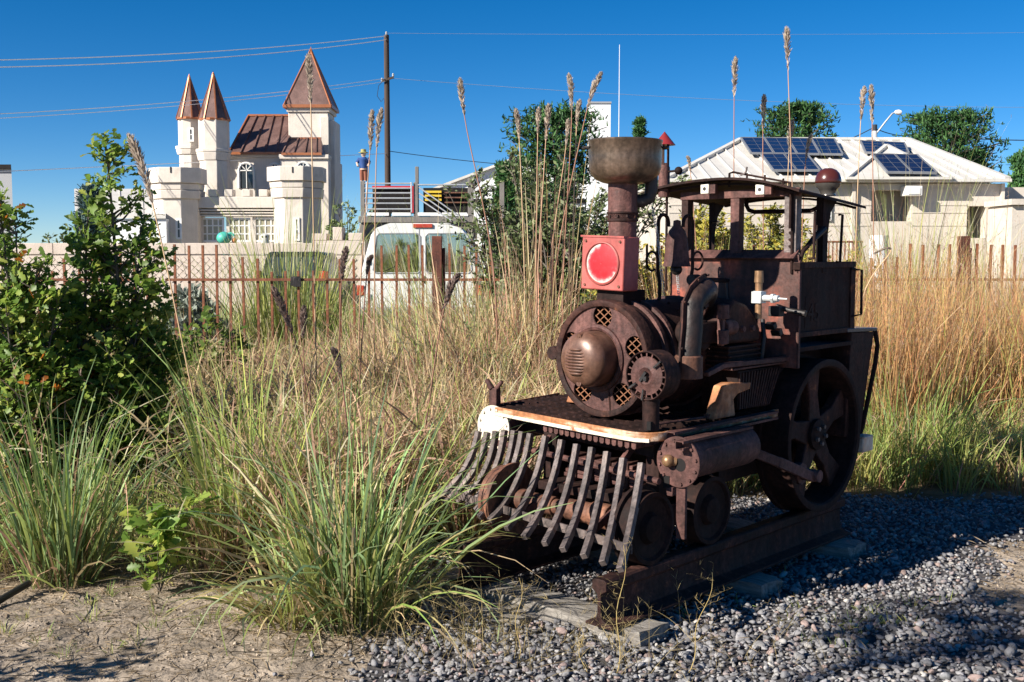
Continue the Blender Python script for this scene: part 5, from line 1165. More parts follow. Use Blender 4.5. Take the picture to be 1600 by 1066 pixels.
b = MB(); b.prism([(X(-160), 48, -.2), (X(18), 48, -.2), (X(12) * k_, 54, -.2), (X(-160) * k_, 54, -.2)], (0, 0, at(0, 264, 48).z + .2)); b.obj('wall', 'grey_wall', o, 0, 0)
b = MB(); b.prism([(X(-165), 47.8, at(0, 264, 48).z + .003), (X(21), 47.8, at(0, 264, 48).z + .003), (X(15) * k_, 54.2, at(0, 264, 48).z + .003), (X(-165) * k_, 54.2, at(0, 264, 48).z + .003)], (0, 0, .17)); b.obj('roof', 'black_panel', o, 0, 0)
o = thing('terracotta_shed', 'small terracotta roof seen between the stack and the cab', 'shed', (0, 0, 0)); X = lambda p: at(p, 330, 30).x; Z = lambda p: at(800, p, 30).z
b = MB(); b.hexa([(X(1018), 30, Z(338)), (X(1070), 30, Z(330)), (X(1070), 32, Z(312)), (X(1018), 32, Z(318)), (X(1018), 30, Z(335)), (X(1070), 30, Z(327)), (X(1070), 32, Z(309)), (X(1036), 32, Z(305))]); b.obj('roof', 'brick_orange', o); b = MB(); b.bx(X(1022), X(1066), 30.3, 32, -.2, Z(339)); b.obj('wall', 'stucco_house', o)

# ------------------------------------------------------------------ pale house with metal roof and solar panels
HY = 22.0
house = thing('stucco_house', 'pale stucco house with a white seamed metal roof carrying dark solar panels', 'house', (0, 0, 0))
def hx(px, Y=HY): return at(px, 300, Y).x
def hz(py, Y=HY): return at(800, py, Y).z
b = MB(); X0, X1, ZE = hx(1045), hx(1568), hz(287)
xa, xb_ = hx(1362), hx(1426); za, zb = hz(346), hz(297)
xc, xd = hx(1512), hx(1542); zc, zd = hz(372), hz(322)
b.bx(X0, xa, HY, HY + .3, -.2, ZE); b.bx(xb_, xc, HY, HY + .3, -.2, ZE); b.bx(xd, X1, HY, HY + .3, -.2, ZE)
b.bx(xa, xb_, HY, HY + .3, -.2, za); b.bx(xa, xb_, HY, HY + .3, zb, ZE); b.bx(xc, xd, HY, HY + .3, -.2, zc); b.bx(xc, xd, HY, HY + .3, zd, ZE)
b.obj('front_wall', 'stucco_house', house)
b = MB(); b.bx(X0, X1, HY + .75, HY + 7, -.2, ZE); b.bx(X0, X0 + .3, HY + .3, HY + .75, -.2, ZE); b.bx(X1 - .3, X1, HY + .3, HY + .75, -.2, ZE); b.obj('inner_wall', 'stucco_house', house)
for x0, x1 in ((1286, 1300),):
    f = MB(); Y = HY - .02; f.bx(hx(1280), hx(1299), Y - .03, Y, hz(345), hz(317)); w = f.obj('window', 'frame_white', house)
    for i in range(3):
        for j in range(4):
            b = MB(); xw = hx(1281.3) + (hx(1298) - hx(1281.3)) * i / 3; zw = hz(344) + (hz(318) - hz(344)) * j / 4; b.bx(xw + .01, xw + (hx(1298) - hx(1281.3)) / 3 - .01, Y - .036, Y - .031, zw + .01, zw + (hz(318) - hz(344)) / 4 - .01); b.obj('pane', 'win_dark', w)
b = MB(); b.bx(hx(1407), hx(1432), HY - .32, HY - .003, hz(307), hz(292)); b.bx(hx(1410), hx(1429), HY - .335, HY - .321, hz(305), hz(295)); b.obj('air_conditioner', 'frame_white', house, .02)
for py in (296, 320, 332, 352):
    b = MB(); b.bx(X0 + .01, xa - .003, HY - .012, HY - .001, hz(py) - .015, hz(py) + .012); b.bx(xb_ + .003, xc - .003, HY - .012, HY - .001, hz(py) - .015, hz(py) + .012); b.obj('score_line', 'grey_wall' if py == 0 else 'stucco_house', house)
b = MB(); b.bx(hx(1040), hx(1572), HY - .26, HY - .14, hz(286), hz(280.5)); b.obj('gutter', 'roof_white', house, .01)
for px in (1330, 1562): b = MB(); b.bx(hx(px), hx(px + 5), HY - .09, HY - .003, -.2, hz(287)); b.obj('downspout', 'stucco_house', house)
b = MB(); b.bx(hx(1540), hx(1640), HY - 1.2, HY - .15, -.2, hz(322, HY - 1)); b.bx(hx(1535), hx(1640), HY - 1.3, HY - .1, hz(321, HY - 1), hz(312, HY - 1)); b.obj('side_wing', 'stucco_house', house)
b = MB(); b.bx(hx(1570), hx(1660), HY + .6, HY + 3, -.2, hz(290)); b.obj('rear_wing', 'stucco_house', house)
# roof: eave line, ridge
EY = HY - .22; RY_ = HY + 4.2
eL, eR = Vector((hx(1040, EY), EY, hz(281, EY))), Vector((hx(1574, EY), EY, hz(281, EY)))
rL, rR = at(1158, 219, RY_), at(1418, 226, RY_); rR.z = rL.z
bL, bR = Vector((eL.x, HY + 8.8, eL.z)), Vector((eR.x, HY + 8.8, eR.z))
b = MB(); b.add([eL, eR, rR, rL, bL, bR], [(0, 1, 2, 3), (0, 3, 4), (1, 5, 2), (3, 2, 5, 4), (0, 4, 5, 1)]); hr = b.obj('metal_roof', 'roof_white', house, 0, 0)
nrm = (eR - eL).cross(rL - eL).normalized()
if nrm.z < 0: nrm = -nrm
for i in range(24):
    t = i / 23
    p = eL.lerp(eR, t); 
    up_ = Vector((0, RY_ - EY, rL.z - eL.z)); q = p + up_
    if p.x < rL.x: q = p + up_ * ((p.x - eL.x) / max(1e-3, rL.x - eL.x))
    if p.x > rR.x: q = p + up_ * ((eR.x - p.x) / max(1e-3, eR.x - rR.x))
    if (q - p).length > .1: b = MB(); b.bar(p + nrm * .018, q + nrm * .018, .025, .036, nrm); b.obj('standing_seam', 'roof_white', hr)
n2 = (rL - eL).cross(bL - eL).normalized(); n2 = n2 if n2.z > 0 else -n2
for i in range(1, 20):
    p = eL.lerp(bL, i / 20); t = min(1, 2 * min(i / 20, 1 - i / 20)); q = Vector((eL.x + (rL.x - eL.x) * t, p.y, eL.z + (rL.z - eL.z) * t)); b = MB(); b.bar(p + n2 * .018, q + n2 * .018, .025, .036, n2); b.obj('standing_seam', 'roof_white', hr)
for p, q in ((eL, rL), (rL, rR), (eR, rR)): b = MB(); b.bar(p + Vector((0, 0, .03)), q + Vector((0, 0, .03)), .12, .06); b.obj('roof_ridge', 'roof_white', hr)
# projecting front hip
FYh = EY - .12
A0, A1, AP = at(1322, 281, FYh), at(1486, 281, FYh), at(1385, 229, HY + 2.2); A1.z = A0.z
B0, B1 = Vector((A0.x + .25, HY + 2.2, A0.z)), Vector((A1.x, HY + 2.2, A0.z))
b = MB(); b.add([A0, A1, AP, B0, B1], [(0, 1, 2), (0, 2, 3), (1, 4, 2), (0, 3, 4, 1)]); fh = b.obj('front_hip_roof', 'roof_white', house, 0, 0)
for p, q in ((A0, AP), (A1, AP), (A0, A1)): b = MB(); b.bar(p + Vector((0, 0, .03)), q + Vector((0, 0, .03)), .09, .05); b.obj('hip_cap', 'roof_white', fh)
nf = (A1 - A0).cross(AP - A0).normalized(); nf = nf if nf.z > 0 else -nf
b = MB(); b.bx(hx(1325, FYh), hx(1484, FYh), FYh + .3, HY - .003, -.2, hz(283, FYh)); 
def solar(p0, n, corners, parent):
    """one panel from four picture corners lying on a roof slope"""
    P4 = [on_plane(x, y, p0 + n * .09, n) for x, y in corners]
    b = MB(); b.hexa(P4 + [p + n * .035 for p in P4]); o = b.obj('solar_panel', 'solar', parent, 0, 0)
    b = MB()
    for i in range(4): b.bar(P4[i] + n * .02, P4[(i + 1) % 4] + n * .02, .035, .045, n)
    for t in (.5,): b.bar(P4[0].lerp(P4[1], t) + n * .037, P4[3].lerp(P4[2], t) + n * .037, .004, .002, n)
    for t in (.25, .5, .75): b.bar(P4[0].lerp(P4[3], t) + n * .037, P4[1].lerp(P4[2], t) + n * .037, .004, .002, n)
    b.obj('panel_frame', 'panel_trim', o)
def row(p0, n, TL, TR, BR_, BL, k, parent):
    L = lambda a, c, t: (a[0] + (c[0] - a[0]) * t, a[1] + (c[1] - a[1]) * t)
    for i in range(k): solar(p0, n, [L(TL, TR, i / k + .004), L(TL, TR, (i + 1) / k - .004), L(BL, BR_, (i + 1) / k - .004), L(BL, BR_, i / k + .004)], parent)
row(eL, nrm, (1157, 217), (1304, 219), (1317, 243), (1173, 241), 4, hr)
row(eL, nrm, (1189, 243), (1261, 243), (1281, 268), (1208, 268), 2, hr)
row(eL, nrm, (1344, 222), (1413, 225), (1420, 241), (1352, 240), 2, hr)
row(A0, nf, (1362, 243), (1433, 244), (1464, 272), (1386, 271), 2, fh)
# light railing far behind the cab
t = thing('far_railing', 'thin pale railing in front of the house seen behind the cab', 'railing', (0, 17.5, 0)); X = lambda p: at(p, 380, 17.5).x
for i in range(13): b = MB(); b.cyl((X(1270 + i * 6.3), 0, -.1), (X(1270 + i * 6.3), 0, at(800, 378, 17.5).z), .012, .012, 6); b.obj('baluster', 'fence_rust', t)
b = MB(); b.cyl((X(1268), 0, at(800, 378, 17.5).z), (X(1348), 0, at(800, 378, 17.5).z), .018, .018, 6); b.obj('top_rail', 'fence_rust', t)
b = MB(); p = at(1372, 420, 17); b.cyl((0, 0, -.1), (0, 0, at(800, 368, 17).z), .14, .14, 20); o = b.obj('white_bollard', 'white_wall', loc=(p.x, 17, 0)); tag(o, 'round white bollard standing in the tall grass before the house', 'bollard')
# ------------------------------------------------------------------ plants
class Blades:
    """ribbons (grass blades, stalks, needles) gathered as arrays"""
    def __init__(s): s.V = []; s.F = []; s.C = []; s.n = 0
    def add(s, root, h, w, az, t0, bend, c0, c1, S=4, twist=None, tipw=.12):
        root = np.asarray(root, float); N = len(root)
        h, w, az, t0, bend = [np.broadcast_to(np.asarray(a, float), (N,)) for a in (h, w, az, t0, bend)]
        c0 = np.broadcast_to(c0, (N, 3)); c1 = np.broadcast_to(c1, (N, 3))
        sx = np.linspace(0, 1, S + 1); th = t0[:, None] + bend[:, None] * sx[None] ** 1.4
        st = (h / S)[:, None]; mid = (th[:, 1:] + th[:, :-1]) / 2
        r = np.concatenate([np.zeros((N, 1)), np.cumsum(np.sin(mid) * st, 1)], 1); z = np.concatenate([np.zeros((N, 1)), np.cumsum(np.cos(mid) * st, 1)], 1)
        ca, sa = np.cos(az)[:, None], np.sin(az)[:, None]
        Pm = root[:, None] + np.stack([r * ca, r * sa, z], -1)
        tw = (rng.uniform(-1.2, 1.2, N) if twist is None else np.broadcast_to(twist, (N,)))[:, None]
        side = np.stack([-sa * np.cos(tw) + ca * np.cos(th) * np.sin(tw), ca * np.cos(tw) + sa * np.cos(th) * np.sin(tw), -np.sin(th) * np.sin(tw)], -1)
        wid = w[:, None] * (.55 + .45 * np.minimum(1, sx * 4)) * (1 - (1 - tipw) * np.clip((sx - .45) / .55, 0, 1) ** 1.3)
        A = Pm - side * wid[..., None] / 2; B = Pm + side * wid[..., None] / 2
        V = np.stack([A, B], 2).reshape(-1, 3)
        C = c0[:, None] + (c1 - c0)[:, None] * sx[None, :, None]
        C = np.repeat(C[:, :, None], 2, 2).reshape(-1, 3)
        k = np.arange(S) * 2; q = np.stack([k, k + 1, k + 3, k + 2], -1)
        F = (q[None] + (np.arange(N) * 2 * (S + 1))[:, None, None]).reshape(-1, 4) + s.n
        s.V.append(V); s.F.append(F); s.C.append(C); s.n += len(V)
        return Pm
    def obj(s, name, mat, parent=None, loc=None):
        V = np.concatenate(s.V)
        if loc is not None: V = V - np.array(loc)
        return fast_mesh(name, V, np.concatenate(s.F), np.clip(np.concatenate(s.C), 0.004, 1), mat, parent, loc=loc)
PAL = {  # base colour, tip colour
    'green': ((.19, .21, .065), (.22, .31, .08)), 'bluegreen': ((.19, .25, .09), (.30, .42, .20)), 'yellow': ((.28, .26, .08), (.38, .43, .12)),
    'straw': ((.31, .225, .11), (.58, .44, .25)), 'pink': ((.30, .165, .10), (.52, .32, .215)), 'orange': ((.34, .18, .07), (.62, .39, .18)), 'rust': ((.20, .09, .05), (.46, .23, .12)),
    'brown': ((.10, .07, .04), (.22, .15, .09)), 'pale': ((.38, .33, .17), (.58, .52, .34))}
def tufts(B, cx, cy, n, rad, h, pal, lean=.35, bend=.7, w=.006, hv=.25, S=4, mix=None, panicle=0.0, z0=None):
    """bunch grasses: n blades round each centre"""
    cx, cy = np.asarray(cx, float), np.asarray(cy, float); T = len(cx)
    h = np.broadcast_to(h, (T,)); idx = np.repeat(np.arange(T), n); N = len(idx)
    az = rng.uniform(0, 2 * np.pi, N); rr = rad * np.sqrt(rng.random(N))
    x = cx[idx] + rr * np.cos(az); y = cy[idx] + rr * np.sin(az)
    hh = h[idx] * np.clip(rng.normal(1, hv, N), .35, 1.6)
    names = list(mix or {pal: 1}); pr = np.array([(mix or {pal: 1})[k] for k in names], float); pr /= pr.sum()
    tp = rng.choice(len(names), T, p=pr); bp = np.where(rng.random(N) < (.7 if T > 1 else .0), tp[idx], rng.choice(len(names), N, p=pr))
    c0 = np.array([PAL[k][0] for k in names])[bp]; c1 = np.array([PAL[k][1] for k in names])[bp]
    v = rng.uniform(.75, 1.55, N)[:, None] * (1 + rng.normal(0, .06, (N, 3)))
    zz = ground_h(x, y) - .01 if z0 is None else np.full(N, z0)
    lf = np.abs(rng.normal(0, lean, N)) * (.4 + .9 * rr / max(rad, 1e-6))
    az2 = az + rng.normal(0, .7, N)
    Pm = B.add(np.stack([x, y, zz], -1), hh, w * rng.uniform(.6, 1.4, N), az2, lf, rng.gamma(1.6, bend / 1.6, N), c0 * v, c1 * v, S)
    if panicle > 0:
        pk = np.where((rng.random(N) < panicle) & (hh > .45))[0]
        tip = Pm[pk, -1]; prev = Pm[pk, -2]; d = (tip - prev); L_ = np.linalg.norm(d, axis=1)
        for j in range(7):
            t = rng.uniform(0, 1, len(pk))[:, None]; p = prev + d * t
            cc = np.array([.36, .25, .19]) * rng.uniform(.7, 1.35, len(pk))[:, None]
            B.add(p, rng.uniform(.02, .06, len(pk)), .004, rng.uniform(0, 6.28, len(pk)), rng.uniform(.3, 1.1, len(pk)), .5, cc, cc * 1.15, 2)
def front_edge(x): return np.where(x < -1.05, 5.3, np.where(x < -.35, 4.85, 4.75)) + (vnoise(x, x * 0, 2.4, 21) - .5) * .5
# ---- the field to the left of and behind the track
x, y = scatter(-6.2, 1.6, 4.6, 11.6, .165, 1.2)
v_, u_ = to_track(x, y)
k = (y > front_edge(x)) & (gravel_mask(x, y) < .25) & (np.abs(x) < .5 * y + .4) & ((v_ < -.62) | (u_ > 2.9)) & ~((x > 1.0) & (v_ > -.62)) & ~((v_ > -1.12) & (u_ > -.5) & (u_ < .55))
x, y = x[k], y[k]
hgt = .54 + .24 * vnoise(x, y, .9, 31) + .04 * sstep(6, 9, y) - .10 * sstep(-.8, -1.6, x) * sstep(7.5, 9, y) - .26 * sstep(-1.15, -1.6, x) * sstep(7.6, 6.6, y) + .38 * np.exp(-((x + .15) ** 2) / .9) * sstep(7.2, 8.6, y)
pat = vnoise(x, y, .7, 33) * .75 + .18 + .22 * sstep(-1.6, -.2, x) * sstep(6, 7, y)
B = Blades()
for lo, hi, mix in ((-1, .38, {'green': 3, 'straw': 3, 'yellow': 2.5, 'pink': 1.6}), (.38, .6, {'straw': 5, 'pink': 3.6, 'green': 1.2, 'yellow': 1.6}), (.6, 2, {'straw': 5, 'green': 1.3, 'pink': 2.8, 'pale': 2.2, 'yellow': 1.4})):
    q = (pat > lo) & (pat <= hi)
    corner = (x < -1.45) & (y < 7.4)
    nearq = q & (y < 8) & ~corner; farq = q & (y >= 8)
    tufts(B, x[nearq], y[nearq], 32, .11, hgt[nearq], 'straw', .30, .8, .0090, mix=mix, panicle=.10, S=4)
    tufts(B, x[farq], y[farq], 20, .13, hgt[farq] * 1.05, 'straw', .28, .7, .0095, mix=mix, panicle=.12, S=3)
# bent and broken blades lying through the rest
N = 21000; x3 = rng.uniform(-5.2, 1.3, N); y3 = rng.uniform(4.9, 11, N); v_, u_ = to_track(x3, y3)
k = (y3 > front_edge(x3) - .15) & (gravel_mask(x3, y3) < .2) & (np.abs(x3) < .5 * y3 + .3) & (v_ < -.72) & ~((x3 < -1.45) & (y3 < 7.4) & (rng.random(N) < .8)); x3, y3 = x3[k], y3[k]; N = len(x3)
pi_ = rng.choice(4, N, p=[.42, .28, .18, .12]); cb = np.array([PAL[q][1] for q in ('straw', 'pink', 'pale', 'yellow')])[pi_] * rng.uniform(.7, 1.25, N)[:, None]
B.add(np.stack([x3, y3, GZ + rng.uniform(.12, .60, N)], -1), rng.uniform(.16, .46, N), rng.uniform(.006, .0125, N), rng.uniform(0, 6.28, N), rng.normal(.75, .35, N), rng.normal(.9, .6, N), cb * .8, cb * 1.1, 5)
q = (x < -1.45) & (y < 7.4); q[q] = rng.random(q.sum()) < .5
tufts(B, x[q], y[q], 20, .10, .36, 'green', .4, .8, .008, mix={'green': 4, 'bluegreen': 2, 'pink': 1, 'brown': 1.5, 'yellow': 1}, panicle=.08, S=5)
# short understorey
x2, y2 = scatter(-6.2, 1.6, 4.6, 11.6, .12, 1.2); v_, u_ = to_track(x2, y2)
k = (y2 > front_edge(x2) - .1) & (gravel_mask(x2, y2) < .3) & (np.abs(x2) < .5 * y2 + .4) & (v_ < -.55)
tufts(B, x2[k], y2[k], 7, .07, .28, 'straw', .6, 1.0, .006, mix={'green': 3, 'brown': 2, 'straw': 2, 'yellow': 1}, S=3)
tag(B.obj('grass', 'blade'), kind='stuff')
# ---- tall golden grass right of and behind the locomotive
B = Blades()
x, y = scatter(1.0, 6.2, 7.0, 11.6, .15, 1.2); v_, u_ = to_track(x, y)
k = (y > 7.3 + .0 * x + (vnoise(x, y, 1.5, 40) - .5) * .7) & (x < .52 * y + .4) & ((v_ > -.7) | (x > 1.3)) & ~((np.abs(v_) < .7) & (u_ < 2.9))
x, y = x[k], y[k]
tall = sstep(7.9, 8.6, y + (vnoise(x, y, 1.1, 41) - .5)) * (.75 + .25 * sstep(1.8, 2.6, x))
q = tall > .5
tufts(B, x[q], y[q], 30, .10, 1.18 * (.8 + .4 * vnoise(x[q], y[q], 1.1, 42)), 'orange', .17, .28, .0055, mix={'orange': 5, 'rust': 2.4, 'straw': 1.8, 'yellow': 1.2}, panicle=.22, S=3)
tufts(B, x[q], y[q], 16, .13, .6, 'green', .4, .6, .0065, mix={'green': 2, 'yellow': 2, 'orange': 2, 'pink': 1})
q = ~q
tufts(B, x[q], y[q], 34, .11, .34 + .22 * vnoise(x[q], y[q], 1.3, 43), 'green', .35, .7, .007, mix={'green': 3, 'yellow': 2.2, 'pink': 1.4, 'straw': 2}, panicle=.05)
tag(B.obj('grass', 'blade'), kind='stuff')
# ---- beyond the fence
B = Blades()
x, y = scatter(-9, 9.5, 12.0, 19, .34, 1.2); k = (np.abs(x) < .5 * y + .5) & ~((np.abs(x - vx0) < 1.15) & (y > 18.4)); x, y = x[k], y[k]
tufts(B, x, y, 22, .2, .62 + .30 * vnoise(x, y, .5, 51), 'yellow', .35, .7, .011, mix={'green': 2.6, 'yellow': 2.2, 'straw': 2, 'pale': 1.2}, panicle=.1, S=3)
x, y = scatter(-14, 14, 19, 38, .8, 1.2); k = (np.abs(x) < .5 * y) & (np.abs(y - 24.2) > .7) & ~((np.abs(x - vx0) < 1.3) & (y < 24)) & ~((x > 2.8) & (y > 20)); x, y = x[k], y[k]
tufts(B, x, y, 18, .4, .55, 'yellow', .4, .7, .02, mix={'green': 2, 'yellow': 2, 'straw': 3}, S=3)
tag(B.obj('grass', 'blade'), kind='stuff')
# ---- dry litter on the bare soil
B = Blades()
x, y = rng.uniform(-3.2, 3.6, 24000), rng.uniform(3.6, 6.8, 24000)
g = gravel_mask(x, y); k = (rng.random(24000) < np.where(g > .3, .05, .9)) & (np.abs(x) < .5 * y + .2); x, y = x[k], y[k]; N = len(x)
cc = np.array([.33, .25, .16]) * rng.uniform(.4, 1.4, N)[:, None]
B.add(np.stack([x, y, ground_h(x, y) + np.where(gravel_mask(x, y) > .3, .03, .004)], -1), rng.gamma(1.5, .03, N) + .012, .0038, rng.uniform(0, 6.28, N), rng.normal(1.45, .12, N), rng.normal(.1, .15, N), cc, cc, 3)
tag(B.obj('dry_litter', 'blade'), kind='stuff')
B = Blades()
gx = np.concatenate([rng.normal(1.6, .25, 16), rng.normal(2.1, .2, 14), rng.normal(-1.75, .5, 26), rng.normal(.95, .2, 8)]); gy = np.concatenate([rng.normal(4.55, .15, 16), rng.normal(4.0, .15, 14), rng.normal(4.75, .3, 26), rng.normal(4.9, .12, 8)])
tufts(B, gx, gy, 16, .035, .065, 'green', .7, .6, .0035, mix={'green': 3, 'yellow': 1}, S=3)
tag(B.obj('grass_sprigs', 'blade'), kind='stuff')

# ---- named grass clumps
def clump(X, Y, n, rad, h, mix, label, lean=.38, bend=.85, w=.0075, droop=0, panicle=.03):
    B = Blades(); tufts(B, [X], [Y], n, rad, h, 'green', lean, bend, w, .28, 6, mix, panicle)
    tufts(B, [X], [Y], n // 3, rad * 1.15, h * .42, 'straw', .9, .9, w * .8, mix={'straw': 3, 'brown': 2, 'green': 1}, S=4)
    if droop:
        N = droop; az = rng.uniform(0, 6.28, N); c = np.array([.40, .34, .14]) * rng.uniform(.6, 1.2, N)[:, None]
        B.add(np.stack([X + rad * .4 * np.cos(az), Y + rad * .4 * np.sin(az), np.full(N, GZ)], -1), rng.uniform(.7, 1.15, N) * h, w * 1.1, az, rng.uniform(.5, .9, N), rng.uniform(.7, 1.5, N), c * .8, c, 7)
    o = B.obj('grass_clump', 'blade', loc=(X, Y, GZ)); return tag(o, label, 'grass clump', 'clumps of bunch grass')
g = ground_at(556, 968, GZ); clump(g.x, g.y, 330, .22, .76, {'bluegreen': 5, 'green': 4, 'straw': 1.0, 'pale': .9, 'yellow': 1.5}, 'big green clump of arching grass at the front, left of the cowcatcher', .27, 1.05, .0105, droop=50)
clump(g.x - .28, g.y - .02, 90, .14, .42, {'yellow': 3, 'straw': 3, 'green': 1}, 'low yellow strap leaved clump at the foot of the big green clump', lean=.7, bend=1.2, w=.010, droop=16)
g = ground_at(95, 905, GZ); clump(g.x, g.y, 240, .17, .72, {'green': 4, 'bluegreen': 4, 'yellow': 1, 'pink': 1.2}, 'upright green clump at the left edge beside the bare soil', .24, .5, .0105, panicle=.12)
g = ground_at(395, 880, GZ); clump(g.x, g.y, 300, .22, .84, {'yellow': 5, 'green': 3, 'pale': 1.2}, 'tall yellow green clump between the oak seedling and the big green clump', .20, .5, .0105)
g = ground_at(1420, 742, GZ); clump(g.x, g.y, 420, .30, .62, {'green': 6, 'bluegreen': 2, 'yellow': 1.5}, 'lush green clump in the shade behind the rear coupler', .42, .6, .009)
g = ground_at(1575, 735, GZ); clump(g.x, g.y, 220, .22, .42, {'bluegreen': 3, 'green': 2, 'pink': 2}, 'short blue green clump at the right edge of the gravel', .5, .7, .008)
p = at(450, 470, 12.6); clump(p.x, p.y, 620, .42, 1.62, {'yellow': 4, 'green': 3, 'pale': 2}, 'tall upright yellow green clump behind the fence in front of the dark car', .16, .35, .010)
p = at(1420, 420, 12.3); clump(p.x, p.y, 420, .40, 2.0, {'pale': 4, 'yellow': 3}, 'tall wispy pale clump before the dark recess of the house', .20, .4, .007, panicle=.3)
p = at(1560, 420, 12.5); clump(p.x, p.y, 320, .40, 1.75, {'pale': 3, 'yellow': 3, 'straw': 1}, 'tall wispy pale clump at the right edge behind the fence', .22, .45, .007, panicle=.3)
p = at(330, 470, 12.9); clump(p.x, p.y, 300, .35, 1.15, {'bluegreen': 2, 'pale': 2, 'yellow': 2}, 'soft greyish clump behind the fence left of the dark car', .35, .8, .009)
p = at(700, 450, 12.8); clump(p.x, p.y, 320, .40, 1.55, {'pale': 3, 'yellow': 3}, 'pale wispy clump in front of the right half of the van', .22, .5, .008, panicle=.2)
p = at(560, 480, 12.4); clump(p.x, p.y, 260, .30, .95, {'green': 3, 'yellow': 2}, 'green clump at the lower left corner of the van', .35, .7, .009)

p = at(858, 470, 8.9); clump(p.x, p.y, 90, .28, 1.75, {'straw': 4, 'pink': 3, 'orange': 1}, 'sheaf of upright tan canes at the foot of the tall stalks beside the red lamp', .06, .12, .011, panicle=.0)
p = at(806, 470, 9.1); clump(p.x, p.y, 60, .22, 1.45, {'straw': 4, 'pink': 3, 'orange': 1}, 'shorter sheaf of tan canes below the leftmost stalks at the olive shrub', .07, .15, .011, panicle=.0)
# ---- tall plume grass stalks, each a thing: stem and feathery seed head
def stalk(tip, head, foot, Y, label, dark=False, width=1.0, r=.006):
    a, hd, f = at(*tip, Y), at(*head, Y), at(*foot, Y); f = Vector((f.x, f.y, max(GZ, f.z)))
    root = Vector((f.x + (f.x - a.x) * .1, Y + random.uniform(-.05, .05), GZ)) if f.z > .3 else f
    t = thing('plume_stalk', label, 'plume grass', root, 0, 'tall plume grass stalks')
    pts = [root, f, hd, a] if f.z > GZ + .05 else [f, f.lerp(hd, .5), hd, a]
    cv = []
    for i in range(21):
        s = i / 20 * 3; j = min(2, int(s)); q = s - j; p0, p1, p2, p3 = [pts[max(0, min(3, j + d))] for d in (-1, 0, 1, 2)]
        cv.append(.5 * ((2 * p1) + (p2 - p0) * q + (2 * p0 - 5 * p1 + 4 * p2 - p3) * q * q + (3 * p1 - p0 - 3 * p2 + p3) * q ** 3) - root)
    b = MB(); b.tube(cv, [r * (1.15 - .75 * i / 20) for i in range(21)], 5, caps=False)
    c = (.20, .115, .085) if dark else ((.40, .27, .18), (.46, .35, .22), (.30, .17, .12))[random.randrange(3)]
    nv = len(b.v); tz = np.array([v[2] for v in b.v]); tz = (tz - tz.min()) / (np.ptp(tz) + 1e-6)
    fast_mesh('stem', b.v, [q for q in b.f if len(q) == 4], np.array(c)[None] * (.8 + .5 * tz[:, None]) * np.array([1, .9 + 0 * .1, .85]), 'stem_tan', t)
    hp = np.array(cv[14:]); N = 280; s = rng.random(N) ** .85 * (len(hp) - 1); i = np.minimum(s.astype(int), len(hp) - 2); p = hp[i] + (hp[i + 1] - hp[i]) * (s - i)[:, None]
    d = hp[-1] - hp[0]; L_ = np.linalg.norm(d); taper = np.sin(np.clip(s / (len(hp) - 1) * .92 + .08, 0, 1) * np.pi) ** .6
    B = Blades(); base = np.array((.26, .19, .165) if dark else (.56, .47, .38)); cc = base * rng.uniform(.65, 1.3, N)[:, None]
    tl = math.atan2(math.hypot(d[0], d[1]), d[2]); az0 = math.atan2(d[1], d[0])
    a1 = rng.uniform(0, 6.28, N); off = np.stack([np.cos(a1), np.sin(a1), np.zeros(N)], -1) * (.026 * width * taper)[:, None]
    # spikelets follow the axis of the head with a small spread
    ax = np.stack([np.full(N, d[0] / L_), np.full(N, d[1] / L_), np.full(N, d[2] / L_)], -1) + off * 22; ax /= np.linalg.norm(ax, axis=1)[:, None]
    B.add(p + off * .3, L_ * rng.uniform(.08, .17, N) * (.5 + .5 * taper), .0105 * width, np.arctan2(ax[:, 1], ax[:, 0]), np.arccos(np.clip(ax[:, 2], -1, 1)), rng.normal(.1, .25, N), cc * .85, cc, 2, tipw=.2)
    B.obj('seed_head', 'fluff', t); return t
